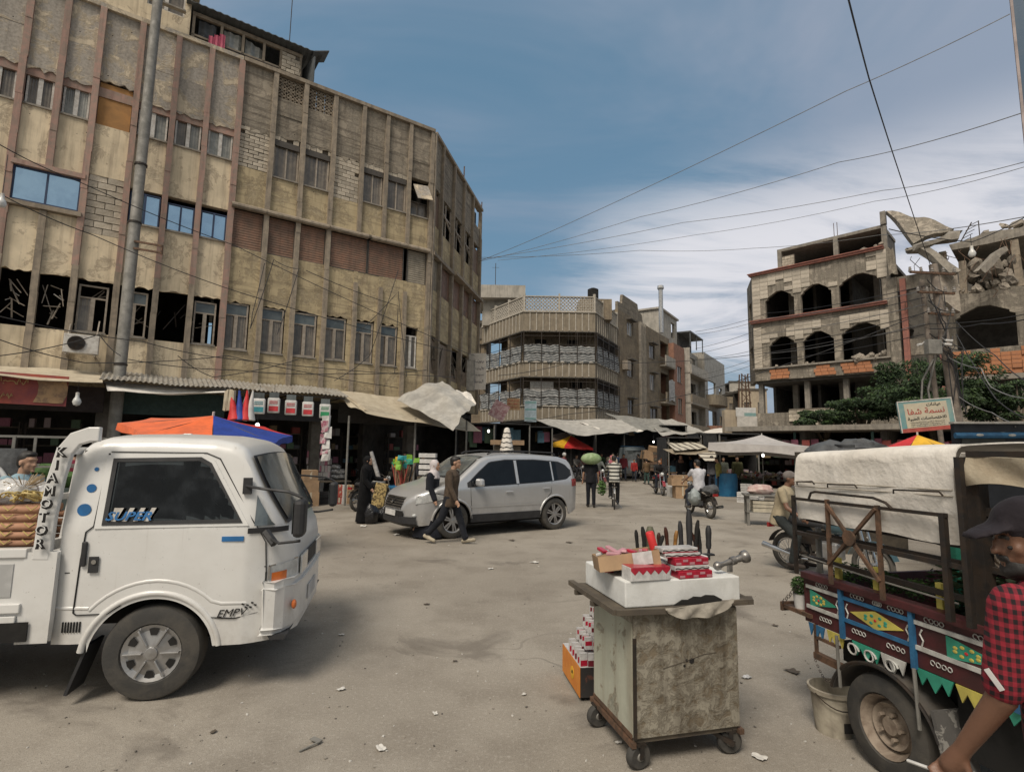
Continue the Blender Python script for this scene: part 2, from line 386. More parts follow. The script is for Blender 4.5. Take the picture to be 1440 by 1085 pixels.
# ================================================================== GROUND
def ground_mat():
 n = NT('dusty_asphalt')
 big = n.noise(.16, 5, .6, None, .8); mid = n.noise(1.1, 7, .65); fine = n.noise(38, 6, .7); grit = n.noise(150, 3, .6)
 c = n.mix(n.ramp(big, .35, .68), (.345, .312, .265), (.25, .222, .185))
 c = n.mix(n.ramp(mid, .40, .70, 0, .65), c, (.19, .165, .135))
 c = n.mix(n.ramp(n.noise(.5, 6, .7, n.map((1, .25, 1), (4, 2, 0), (0, 0, R(20)))), .55, .72, 0, .4), c, (.40, .37, .32))
 c = n.mix(n.ramp(fine, .48, .78, 0, .65), c, (.46, .43, .38)); c = n.mix(n.ramp(grit, .50, .30, 0, .75), c, (.10, .09, .075))
 v = n.vor(26); c = n.mix(n.ramp(v, .07, .03, 0, .6), c, (.09, .08, .07))
 v3 = n.vor(9); c = n.mix(n.ramp(v3, .045, .02, 0, .6), c, (.50, .48, .44))
 wob = n.N.new('ShaderNodeVectorMath'); wob.operation = 'ADD'; wn = n.N.new('ShaderNodeTexNoise'); wn.inputs['Scale'].default_value = 1.3; n.L.new(n.co, wn.inputs['Vector']); n.L.new(n.co, wob.inputs[0]); n.L.new(wn.outputs['Color'], wob.inputs[1])
 cr = n.vor(.55, wob.outputs[0], 'DISTANCE_TO_EDGE'); crm = n.math('MULTIPLY', n.ramp(cr, .012, .003), n.ramp(n.noise(.3), .5, .62)); c = n.mix(n.math('MULTIPLY', crm, .3), c, (.08, .07, .06))
 oil = n.ramp(n.noise(.8, 6, .6, n.map((1, 1, 1), (9.3, 3, 0)), .6), .58, .70, 0, .55); c = n.mix(oil, c, (.11, .095, .08))
 n.set('Base Color', c); n.set('Roughness', .93); n.set('Specular IOR Level', .2)
 n.bump(n.math('ADD', n.math('MULTIPLY', grit, .5), n.math('SUBTRACT', fine, n.math('MULTIPLY', crm, .8))), .45, .012); return n.mat
GM = ground_mat()
m = MB(); m.grid(lambda u, v: (-300 + 600 * u, -60 + 760 * v, 0), 24, 24); g = m.build('ground', GM); tag(g, kind='structure')
rough = MB()
for i in range(1100):
 d = 2.6 + 14 * rnd.random() ** 1.8; x = rnd.uniform(-.95, .95) * d; s = rnd.uniform(.003, .010) * (1 + d * .05)
 rough.box((x, d, s * .25), (s * rnd.uniform(.7, 1.6), s, s * .7), rz=rnd.uniform(0, 3), jit=s * .25, mi=rnd.choice((0, 0, 1, 2)))
o = rough.build('gravel', [CONC, CONCD, plain('pale_chip', (.5, .48, .44), .9)]); tag(o, kind='stuff')

# ================================================================== WALL HELPERS (local frame: x along the facade, -y outward, z up)
def spandrels(parent, x0, x1, zs, mats, y0=0.0, y1=.24, jit=.012, name='wall_panel'):
 """solid runs of one bay: zs = [(z0, z1, material), ...]"""
 for z0, z1, mt in zs:
  j = rnd.uniform(-jit, jit); m = MB(); m.b2(x0 + .002, x1 - .002, y0 + j, y1, z0, z1); m.build(name, mt, parent)
def ragged_lintel(parent, x0, x1, z, mt, h=.07):
 m = MB(); n = 7; pts = [(x0, z + .001)]
 for i in range(n + 1): pts.append((x0 + (x1 - x0) * i / n, z - rnd.uniform(.0, h)))
 pts.append((x1, z + .001)); m.prism(pts, -.004, .05); m.build('chipped_edge', mt, parent)
def window(parent, x0, x1, z0, z1, style, y=.05):
 w = x1 - x0; h = z1 - z0
 fm = {'white': WFR, 'curtain': WFR, 'blue': BFR, 'brown': WFR2, 'transom': WFR2, 'plain': DFR, 'broken': WFR2, 'small': WFR}[style]
 m = MB(); t = .045 if style != 'blue' else .035
 def fr(a, b, c, d, yy=0.0, tt=t):
  m.b2(a, b, y - .03 + yy, y + .03 + yy, c, c + tt); m.b2(a, b, y - .03 + yy, y + .03 + yy, d - tt, d)
  m.b2(a, a + tt, y - .028 + yy, y + .028 + yy, c + tt, d - tt); m.b2(b - tt, b, y - .028 + yy, y + .028 + yy, c + tt, d - tt)
 fr(x0, x1, z0, z1)
 panes = []; zt = z1 - t
 if style in ('transom', 'broken'):
  zt = z1 - t - .22 * h; m.b2(x0 + t, x1 - t, y - .03, y + .03, zt - .04, zt + .0); panes.append((x0 + t, x1 - t, zt, z1 - t, 'g')); zt -= .04
 if style == 'brown':
  bh = .2; mm = MB(); mm.b2(x0, x1, y - .08, y + .06, z1 - bh, z1); zt = z1 - bh; mm.build('shutter_box', DFR, parent)
 xm = (x0 + x1) / 2
 if style in ('transom', 'broken', 'white', 'curtain', 'small'):
  k = .05
  m.b2(xm - k, xm + k, y - .035, y + .035, z0 + t, zt)
  panes += [(x0 + t, xm - k, z0 + t, zt, 'p'), (xm + k, x1 - t, z0 + t, zt, 'p')]
 elif style == 'blue':
  m.b2(xm - .025, xm + .025, y - .035, y + .035, z0 + t, zt); panes += [(x0 + t, xm - .025, z0 + t, zt, 'b'), (xm + .025, x1 - t, z0 + t, zt, 'b')]
 else:
  m.b2(xm - .02, xm + .02, y - .03, y + .03, z0 + t, zt); panes += [(x0 + t, xm - .02, z0 + t, zt, 'd'), (xm + .02, x1 - t, z0 + t, zt, 'd')]
 f = m.build('window', fm, parent)
 for i, (a, b, c, d, k) in enumerate(panes):
  if style == 'broken' and rnd.random() < .6: continue
  mt = GLG if k == 'g' else GLB if k == 'b' else CURTD if (k == 'd' or style in ('transom', 'brown')) else (CURT if style == 'curtain' or rnd.random() < .35 else CURTD)
  p = MB(); yy = y + .012 + rnd.uniform(-.004, .004)
  if mt in (CURT, CURTD):
   ph = rnd.uniform(0, 6); q = rnd.uniform(14, 30)
   p.grid(lambda u, v: (a + (b - a) * u, yy + .006 * math.sin(q * u + ph) * (.3 + v), c + (d - c) * v), 14, 3)
  else: p.b2(a, b, yy, yy + .008, c, d)
  p.build('pane', mt, f, smooth=mt in (CURT, CURTD))
 s = MB(); s.b2(x0 - .03, x1 + .03, -.05, .10, z0 - .05, z0 - .002); s.build('sill', CONC, parent)
 return f
def shutter(parent, x0, x1, z0, z1, mt, y=.03):
 m = MB(); n = max(4, int((z1 - z0) / .08)); dz = (z1 - z0) / n
 for i in range(n): m.box(((x0 + x1) / 2, y + .008, z0 + dz * (i + .5)), (x1 - x0 - .02, .028, dz * .93), rx=R(-9))
 m.build('roller_shutter', mt, parent)
 f = MB(); f.b2(x0 - .02, x0 + .012, y - .03, y + .05, z0 - .02, z1 + .02); f.b2(x1 - .012, x1 + .02, y - .03, y + .05, z0 - .02, z1 + .02); f.b2(x0 + .012, x1 - .012, y - .03, y + .05, z0 - .03, z0 - .002)
 f.build('shutter_rail', DFR, parent)
def blocks(parent, x0, x1, z0, z1, y=0.0, bw=.29, bh=.135, miss=.04):
 me = MB().box((0, 0, 0), (bw - .018, .1, bh - .02), jit=.004).mesh('block', BLOCK)
 zi = 0; z = z0
 while z + bh <= z1 + .02:
  x = x0 + (bw / 2 if zi % 2 else 0) - (bw * .5 if zi % 2 else 0); off = (bw / 2 if zi % 2 else 0); xs = x0 - off
  while xs < x1 - .02:
   a = max(xs, x0); b = min(xs + bw, x1)
   if b - a > .06 and rnd.random() > miss:
    inst('block', me, parent, ((a + b) / 2, y + .06 + rnd.uniform(-.015, .01), z + bh / 2), (0, 0, rnd.uniform(-.02, .02)), ((b - a) / bw, 1, 1))
   xs += bw
  z += bh; zi += 1
 m = MB(); m.b2(x0, x1, y + .10, y + .24, z0, z1); m.build('mortar_bed', MORTAR, parent)
def pilaster(parent, x, z0, z1, mt, w=.15, out=.11, seg=3):
 m = MB(); n = int((z1 - z0) / 1.1) + 1
 for i in range(n):
  a = z0 + (z1 - z0) * i / n; b = z0 + (z1 - z0) * (i + 1) / n; dx = rnd.uniform(-.008, .008)
  m.b2(x - w / 2 + dx, x + w / 2 + dx, -out + rnd.uniform(-.01, .01), .10, a, b)
 m.build('pilaster', mt, parent)
def jagged(parent, x0, x1, z0, z1, y, mt, n=5, name='hanging_plank'):
 for i in range(n):
  a = (rnd.uniform(x0, x1), y + rnd.uniform(-.05, .15), rnd.uniform(z0, z1)); b = (rnd.uniform(x0, x1), y + rnd.uniform(-.05, .2), rnd.uniform(z0, z1))
  m = MB(); m.bar(a, b, .035, .02); m.build(name, mt, parent)
# ================================================================== LEFT APARTMENT BLOCKS
P1 = Vector((-3.28, 20.27, 0)); TH1 = math.atan2(.565, .825); TH2 = math.atan2(.978, .206)
PIL = [-15.8, -14.9, -13.95, -13.0, -12.1, -11.33, -10.55, -9.6, -8.68, -7.8, -6.92, -5.88, -4.9, -3.88, -2.84, -1.92, -.98, -.06]
bA = thing('apartment_building', 'cream plastered apartment block with pink concrete ribs and shell damage, left edge of the square', 'building', P1, TH1)
bB = thing('apartment_building', 'grey brown corner apartment block with brown roller shutters, nearest on the left', 'building', P1, TH1)
ZF = 3.55; ZR = 14.3
SA = [(ZF, 4.8), (6.32, 8.12), (9.18, 10.8), (11.92, ZR)]
wA = {3: dict(w3='white', w2='wall', w1='open'), 4: dict(w3='white', w2='big', w1='bent'), 5: dict(w3='curtain', w2='big2', w1='bent'), 6: dict(w3='board', w2='blockwall', w1='broken'),
      7: dict(w3='curtain', w2='blue', w1='broken'), 8: dict(w3='white', w2='blue', w1='void'), 9: dict(w3='curtain', w2='blue', w1='broken')}
for i in range(10):
 x0 = PIL[i] + .07; x1 = PIL[i + 1] - .07; t = wA.get(i, dict(w3='white', w2='blue', w1='transom'))
 w2 = t['w2']
 z = [(ZF, 4.8, CREAM), (6.32, 8.12, CREAM), (11.92, 13.0, CREAMTOP), (13.0, ZR, CREAMTOP)]
 if t['w3'] == 'board': z[2] = (12.2, 13.0, CREAMTOP)
 if w2 in ('wall',): z[1] = (6.32, 10.8, CREAM)
 elif w2 == 'blockwall': z.append((9.3, 10.8, CREAM)); z[1] = (6.32, 7.6, CREAM); blocks(bA, x0, x1, 7.6, 9.3, .0, .42, .19, 0)
 else: z.append((9.18, 10.8, CREAM))
 if w2 in ('big', 'big2'): z[1] = (6.32, 7.95, CREAM); z[-1] = (9.2, 10.8, CREAM)
 spandrels(bA, x0, x1, z, None); ragged_lintel(bA, x0, x1, 11.92 if t['w3'] != 'board' else 12.2, CREAMTOP, .13)
 if t['w3'] == 'board':
  m = MB(); m.b2(x0 + .02, x1 - .02, .06, .09, 10.8, 12.1); m.build('board_panel', ORB, bA)
 else: window(bA, x0 + .03, x1 - .03, 10.84, 11.78, t['w3'], .1)
 m = MB(); m.b2(x0, x1, .03, .2, 11.66, 11.93); m.build('lintel', PINK, bA)
 if w2 == 'blue': window(bA, x0 + .02, x1 - .02, 8.15, 9.0 + .1 * (i == 7), 'blue', .08)
 ragged_lintel(bA, x0, x1, 6.32, CREAM, .09)
 if t['w1'] == 'transom': window(bA, x0 + .05, x1 - .05, 4.83, 6.2, 'transom', .1)
 elif t['w1'] == 'broken': window(bA, x0 + .05, x1 - .1, 4.83, 6.15, 'broken', .12); jagged(bA, x0, x1, 4.9, 6.2, .3, WFR2, 4)
 elif t['w1'] in ('bent', 'open'): jagged(bA, x0 + .05, x1 - .05, 4.85, 6.1, .15, WFR2, 8); jagged(bA, x0 + .05, x1 - .05, 5.4, 5.9, .2, WFR, 2)
 elif t['w1'] == 'void': jagged(bA, x0, x1, 5.0, 6.2, .4, STEELD, 4)
xb0, xb1 = PIL[4] + .07, PIL[6] - .07
f = MB(); zz0, zz1, y = 8.12, 9.05, .0
f.b2(xb0, xb1, y - .03, y + .04, zz0, zz0 + .04); f.b2(xb0, xb1, y - .03, y + .04, zz1 - .04, zz1); xm = (xb0 + xb1) / 2
for a in (xb0, xm - .025, xb1 - .04): f.b2(a, a + .045, y - .028, y + .038, zz0 + .04, zz1 - .04)
f = f.build('window', BFR, bA)
for a, b in ((xb0 + .045, xm - .025), (xm + .02, xb1 - .04)): MB().b2(a, b, y, y + .01, zz0 + .04, zz1 - .04).build('pane', GLB, f)
m = MB(); m.b2(xb0 - .05, xb1 + .08, -.14, .06, 9.06, 9.19); m.build('hood', PINK, bA); m = MB(); m.b2(xb0 - .05, xb1 + .08, -.17, .06, 7.96, 8.08); m.build('sill', PILG, bA)
for i in range(11):
 x = PIL[i]
 if i == 10: pilaster(bA, x, ZF, ZR - .002, PINK, .17)
 elif i == 5: pilaster(bA, x, ZF, 7.94, PILG); pilaster(bA, x, 9.2, ZR - .002, PINK)
 else: pilaster(bA, x, ZF, 6.6, PILG); pilaster(bA, x, 6.6, ZR - .002, PINK)
m = MB(); m.b2(-16, -6.9, -.10, .22, ZR, ZR + .13); m.build('parapet_coping', CREAMTOP, bA)
m = MB()
for z in (3.3, 7.3, 10.25, 13.35): m.b2(-16, -6.9, .245, 9, z, z + .22)
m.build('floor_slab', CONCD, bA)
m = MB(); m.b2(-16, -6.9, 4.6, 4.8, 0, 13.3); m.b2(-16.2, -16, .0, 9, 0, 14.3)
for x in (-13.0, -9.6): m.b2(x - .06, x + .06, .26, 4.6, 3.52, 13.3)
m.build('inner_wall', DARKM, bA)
# block B
WB = [(-6.9, -6.2), (-5.9, -5.14), (-4.88, -4.1), (-3.88, -3.1), (-2.85, -2.12), (-1.98, -1.2), (-.94, -.42)]
for k in range(7):
 i = 10 + k; x0 = PIL[i] + .07; x1 = PIL[i + 1] - .07; a, b = WB[k]
 z = [(ZF, 4.72, OCHRE), (6.34, 8.03, OCHRE), (9.45, 10.66, OCHRE), (12.2, 12.9, GREYPL), (12.9, 13.5, GREYPL)]
 if k in (0, 3): z[3] = (12.15, 12.9, GREYPL); z[2] = (9.45, 10.75 if k == 0 else 10.55, OCHRE)
 if k not in (1, 2): z[4] = (12.9, ZR, GREYPL)
 spandrels(bB, x0, x1, z, None)
 MB().b2(b + .04, x1, .0, .22, 4.72, 6.34).build('wall_panel', OCHRE, bB)
 window(bB, a + .03, b, 4.78, 6.24 if k < 6 else 6.0, 'transom' if k < 6 else 'small', .06); ragged_lintel(bB, x0, x1, 6.34, OCHRE, .12)
 if k in (0, 3): blocks(bB, x0, x1, 10.75 if k == 0 else 10.55, 12.15, .0, .30, .125 if k == 0 else .14, .03); ragged_lintel(bB, x0, x1, 12.15, GREYPL, .22)
 elif k in (1, 2, 4, 5):
  zt = 12.0; window(bB, x0 + .02, x1 - .02, 10.7, zt, 'brown', .08); blocks(bB, x0, x1, zt, 12.2, .0, .2, .19, .1); ragged_lintel(bB, x0, x1, 12.2, GREYPL, .1)
 else:
  window(bB, x0 + .02, x1 - .02, 10.7, 11.3, 'plain', .12)
  m = MB(); m.box((x0 + .45, -.20, 11.62), (.62, .03, .72), rx=R(-24), ry=R(-8)); m.build('hanging_panel', CREAMTOP, bB); jagged(bB, x0, x1, 11.2, 12.2, .1, WOODD, 4)
for a, b, mt in ((-6.84, -5.97, SHUT), (-5.8, -4.98, SHUT), (-4.82, -3.98, SHUT), (-3.78, -2.48, SHUT), (-2.42, -1.08, SHUT), (-.9, -.16, SHUTB)):
 shutter(bB, a, b, 8.05, 9.28, mt)
 m = MB(); prof = [(-.06, 0), (-.20, .0), (-.23, .05), (-.22, .11), (-.16, .16), (-.0, .18)]
 m.grid(lambda u, v: (a - .08 + (b - a + .16) * u, prof[min(5, int(v * 5 + .01))][0], 9.28 + prof[min(5, int(v * 5 + .01))][1]), 1, 5, th=.03); m.build('shutter_hood', PILG, bB)
for i in range(11, 18):
 x = PIL[i]
 if i in (14, 15, 16): pilaster(bB, x, ZF, 7.6, PILG, .14); pilaster(bB, x, 9.47, ZR - .002, PILG, .14); MB().b2(x - .075, x + .075, .0, .2, 7.55, 8.04).build('wall_panel', OCHRE, bB)
 else: pilaster(bB, x, ZF, ZR - .002, PILG, .15)
 if i < 17: MB().b2(x - .02, x + .3 * 0 + .07, -.02, .2, 4.7, 6.36).build('wall_panel', OCHRE, bB)
m = MB(); m.b2(-6.88, .02, -.13, .2, ZR + .001, ZR + .13); m.build('parapet_coping', PILG, bB)
# breeze blocks in the parapet
bl = MB(); nn = 8
for q in range(4):
 r0, r1 = .058, .038; cx, cz = (q % 2 - .5) * .125, (q // 2 - .5) * .125
 for s in range(nn):
  t0, t1 = 2 * math.pi * s / nn, 2 * math.pi * (s + 1) / nn
  P = [(cx + r * math.cos(t), cz + r * math.sin(t)) for r in (r0, r1) for t in (t0, t1)]
  bl.add([(p[0], y, p[1]) for y in (0, .12) for p in P], [(0, 1, 3, 2), (4, 6, 7, 5), (0, 4, 5, 1), (2, 3, 7, 6)])
bl.b2(-.125, .125, .0, .12, -.006, .006); bl.b2(-.006, .006, .001, .119, -.125, .125)
blm = bl.mesh('breeze_block', PILG)
for (xa, xb) in ((-5.81, -4.97), (-4.83, -3.95)):
 nxb = 3; w = (xb - xa) / nxb
 for i in range(nxb):
  for j in range(3): inst('breeze_block', blm, bB, (xa + w * (i + .5), .02, 13.5 + .255 * (j + .5)), (0, 0, 0), (w / .25, 1, 1.02))
# face 2 of block B (round the corner)
f2 = Matrix.Rotation(TH2 - TH1, 4, 'Z')
PF2 = [.06, 1.03, 2.56, 4.08, 5.53, 7.05]
def f2build(m, name, mt, **k):
 m.v = [tuple(f2 @ Vector(p)) for p in m.v]; return m.build(name, mt, bB, **k)
for i in range(5):
 x0, x1 = PF2[i] + .07, PF2[i + 1] - .07
 for z0, z1, mt in ((ZF, 4.72, OCHRE), (6.2, 8.03, OCHRE), (9.45, 10.66, OCHRE), (12.2, ZR if i < 4 else 13.2, GREYPL)):
  f2build(MB().b2(x0, x1, rnd.uniform(-.01, .01), .24, z0, z1), 'wall_panel', mt)
 zt0, zt1 = 8.05, 9.28; m = MB(); n = 22
 for q in range(n): m.box(((x0 + x1) / 2, .04, zt0 + (zt1 - zt0) * (q + .5) / n), (x1 - x0, .028, (zt1 - zt0) / n * .93), rx=R(-9))
 f2build(m, 'roller_shutter', SHUTB if i == 0 else SHUT)
 f2build(MB().b2(x0 - .07, x1 + .07, -.30 if i > 1 else -.18, .02, 9.3, 9.44), 'ledge', PILG)
 if i in (0, 1, 4): f2build(MB().b2(x0, x1, .05, .10, 4.74, 6.1 if i else 6.18), 'boarding', plain('old_panel', (.22, .17, .125)))
 else:
  m = MB(); m.b2(x0, x1, .05, .09, 4.74, 5.4); f2build(m, 'boarding', plain('old_panel', (.22, .17, .125)))
 for q in range(5):
  m = MB(); m.bar((rnd.uniform(x0, x1), -.02, rnd.uniform(4.8, 6.1)), (rnd.uniform(x0, x1), .06, rnd.uniform(4.8, 6.1)), .05, .03); f2build(m, 'plank', WOODD)
 if i in (0, 4): f2build(MB().b2(x0, x1, .05, .10, 10.68, 12.0), 'board_panel', plain('brown_board', (.17, .11, .075)))
 else:
  m = MB()
  for a in (x0, (x0 + x1) / 2 - .02, x1 - .05): m.b2(a, a + .05, .02, .07, 10.68, 12.1)
  m.b2(x0, x1, .015, .075, 11.5, 11.56); m.bar((x0, .0, 11.7), (x1, .0, 11.1), .05); f2build(m, 'window', WFR2)
for i, x in enumerate(PF2):
 m = MB(); m.b2(x - .07, x + .07, -.13, .1, ZF, ZR - .002 if i < 5 else 12.7); f2build(m, 'pilaster', PILG)
m = MB(); m.b2(0.12, 7.3, -.12, .2, ZR + .003, ZR + .13); f2build(m, 'parapet_coping', PILG)
m = MB(); m.bar((7.15, 0, 14.2), (7.15, 0, 12.6), .16); m.bar((7.3, .05, 14.2), (7.0, .05, 12.9), .1); f2build(m, 'broken_column', PILG)
for x, z, h in ((4.1, 14.4, .75), (7.35, 14.4, .5)): f2build(MB().tube([(x, 0, z), (x + .03, 0, z + h)], .03, 5), 'rebar', RUST)
m = MB()
for z in (3.3, 7.3, 10.25, 13.35): m.b2(-6.9, -.3, .25, 9, z, z + .22)
m.b2(-.3, .3, 2.5, 9, 13.35, 13.57); m.build('floor_slab', CONCD, bB)
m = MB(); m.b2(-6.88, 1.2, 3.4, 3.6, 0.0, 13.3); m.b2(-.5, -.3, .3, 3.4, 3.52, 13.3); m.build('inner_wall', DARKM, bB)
m = MB()
for z in (3.3, 7.3, 10.25, 13.35): m.b2(.4, 7.0, .25, 2.6, z + .003, z + .223)
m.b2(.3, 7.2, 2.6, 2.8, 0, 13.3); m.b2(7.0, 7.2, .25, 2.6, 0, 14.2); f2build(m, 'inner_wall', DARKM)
for x in (-15.9, -13.0, -9.6, -6.9): MB().b2(x - .17, x + .17, .0, .4, 0, 3.3).build('pier', CONCD, bA)
for x in (-3.9, -.5): MB().b2(x - .15, x + .15, .0, .4, 0, 3.3).build('pier', CONCD, bB)
MB().b2(-16, -6.9, .0, .25, 3.32, ZF).build('band', CREAM, bA); MB().b2(-6.88, 0, .003, .25, 3.32, ZF).build('band', OCHRE, bB)
# roof storey and roof shack
m = MB(); m.prism([(-16, ZR + .13), (-8.45, ZR + .13), (-8.45, 17.3), (-16, 17.3)], .35, .6, holes=[[(-9.6, 15.25), (-8.62, 15.25), (-8.62, 16.35), (-9.6, 16.35)]]); m.b2(-8.65, -8.45, .6, 5, ZR + .13, 17.3); m.b2(-16, -8.2, .1, 5, 17.3, 17.5)
m.build('roof_storey_wall', CREAM, bA); window(bA, -9.6, -8.62, 15.25, 16.35, 'white', .42); MB().b2(-10.4, -9.7, .33, .36, 15.9, 16.5).build('opening', BLOCK, bA)
m = MB(); m.b2(-9.6, -8.7, .9, 1, 15.2, 16.4); m.build('inner_wall', DARKM, bA)
sh = thing('roof_shack', 'makeshift roof shack with corrugated roof and pink laundry on top of the cream block', 'shack', P1, TH1)
m = MB()
for x in (-8.35, -7.55, -6.9, -6.25, -5.7, -5.05): m.b2(x - .04, x + .04, .5, .58, ZR, 15.65)
m.b2(-8.4, -5.0, .49, .59, 15.6, 15.72); m.b2(-8.4, -5.0, .5, .57, 14.9, 14.96); m.build('frame', PILG, sh)
m = MB(); n = 40
m.grid(lambda u, v: (-8.6 + 4.2 * u, .15 + 2.6 * v, 15.78 + .03 * (int(u * n) % 2) + .10 * v), n, 2, th=.02); m.build('roof', TIND, sh)
m = MB(); m.box((-4.45, .4, 15.85), (.55, .7, .03), ry=R(-25)); m.box((-4.75, .6, 15.1), (.04, 1.0, .95), rz=R(10)); m.build('tin_sheet', TIND, sh)
m = MB(); m.b2(-8.4, -5.0, 2.2, 2.3, ZR, 15.7); m.b2(-5.1, -5.0, .6, 2.2, ZR, 15.7); m.build('back_wall', DARKM, sh)
blocks(sh, -5.68, -5.05, 14.43, 15.6, .45, .3, .14, .05)
for i, (x, w, mt) in enumerate(((-7.2, .55, CURT), (-6.55, .55, CURT), (-7.95, .5, TARPD))):
 MB().grid(lambda u, v: (x - w / 2 + w * u, .6 + .03 * math.sin(u * 14), 14.7 + .85 * v - .2 * u * (i == 1)), 10, 2).build('sheet', mt, sh, smooth=True)
for i, x in enumerate((-7.9, -7.75, -7.6)):
 o = MB().grid(lambda u, v: (x + .16 * u, .42 + .02 * math.sin(u * 9), 14.75 + (.3 + .1 * i) * v), 5, 3, th=.01).build('laundry', plain('pink_cloth', (.55, .10, .17)), sh, smooth=True)
m = MB();
for x in np.arange(-7.7, -5.8, .16): m.b2(x, x + .02, .44, .46, 14.44, 14.85)
m.b2(-7.7, -5.8, .435, .465, 14.83, 14.86); m.build('railing', STEELD, sh)
o = MB().tube([(0, 0, 0), (0, 0, 4.5)], .015, 5).build('antenna', STEELD); o.location = P1 + rotz(TH1) @ Vector((-5.45, .6, 15.8)); tag(o, 'thin antenna mast standing on the roof shack', 'antenna')
# AC unit
ac = thing('air_conditioner', 'dusty white air conditioner under the broken window of the cream block', 'air conditioner', P1 + rotz(TH1) @ Vector((-10.2, -.42, 4.15)), TH1)
MB().b2(-.37, .37, -.13, .15, 0, .5).build('casing', WFR, ac, bevel=.015)
m = MB(); m.lathe([(.19, 0), (.19, .03), (.17, .03), (.17, 0)], (-.1, -.16, .26), 'Y', 20);
for k in range(6): m.bar((-.1, -.145, .26), (-.1 + .18 * math.cos(k * math.pi / 3), -.145, .26 + .18 * math.sin(k * math.pi / 3)), .012)
m.build('fan_guard', STEELD, ac); MB().lathe([(0, 0), (.17, 0), (.17, .01)], (-.1, -.138, .26), 'Y', 20).build('fan', BLACK, ac)
m = MB()
for x in (-.3, .3): m.bar((x, .42, 1.0), (x - .03, -.1, .0), .03); m.bar((x, .42, -.04), (x, -.15, -.04), .04)
m.build('bracket', WFR2, ac)
# big galvanised pole in front
bp = thing('utility_pole', 'thick galvanised steel pole in front of the cream block', 'pole', (-10.58, 14.45, 0), 0)
m = MB(); zs = [0, 3.4, 3.42, 7.9, 7.92, 11.5, 11.52, 19]; rs = [.150, .150, .142, .142, .132, .132, .125, .12]
m.tube([(0, 0, z) for z in zs], rs, 20); m.build('shaft', GALV, bp, smooth=True, auto=40)
m = MB()
for z in (3.9, 7.9, 9.6): m.lathe([(.158, 0), (.158, .05)], (0, 0, z), 'Z', 20)
m.build('band', STEELD, bp); m = MB(); m.bar((.1, -.1, 7.35), (.75, .1, 7.3), .05); m.bar((.1, -.1, 7.15), (.75, .1, 7.1), .05); m.bar((.75, .1, 7.32), (.75, .1, 7.05), .04); m.build('bracket', RUST, bp)
# ================================================================== CORNER BUILDING BEHIND THE MARKET
FASC = M('ribbed_fascia', (.24, .20, .145), (.19, .16, .12), 2, .9, .3, 20, streak=.6, var=.06)
LATT = M('lattice_concrete', (.44, .40, .34), (.34, .31, .26), 5, .9, .2, 30)
STRIP = M('striped_sheet', (.36, .36, .35), (.22, .22, .22), 4, .6, .3, 5, .03)
STRIPD = M('striped_sheet_dark', (.10, .11, .11), None, 4, .6, .1)
TANW = plaster('tan_wall', (.29, .235, .165), (.22, .18, .135), (.11, .09, .07), (.52, .62), .03, 1.2, .3, (.1, .5))
BRICKR = M('red_brick_wall', (.30, .15, .10), (.22, .12, .085), 3, .9, .3, 18, streak=.3)
PALE = M('pale_render', (.40, .37, .32), (.30, .28, .245), 1.5, .9, .2, 18, streak=.5)
cb = thing('apartment_building', 'corner apartment building with striped sheets on its balconies and lattice parapet behind the market', 'building', (.81, 41, 0), 0)
faces = [((-2.71, 46.7), math.atan2(-.85, .525), 6.7), ((.81, 41), 0.0, 5.56), ((6.37, 41), math.atan2(.888, .46), 6.1)]
base = Vector((.81, 41, 0))
def place(m, org, th, name, mt, parent, pbase=None, pth=0.0, **k):
 X = rotz(-pth) @ Matrix.Translation(Vector((org[0], org[1], 0)) - Vector((pbase or parent.location))) @ rotz(th)
 m.v = [tuple(X @ Vector(p)) for p in m.v]; return m.build(name, mt, parent, **k)
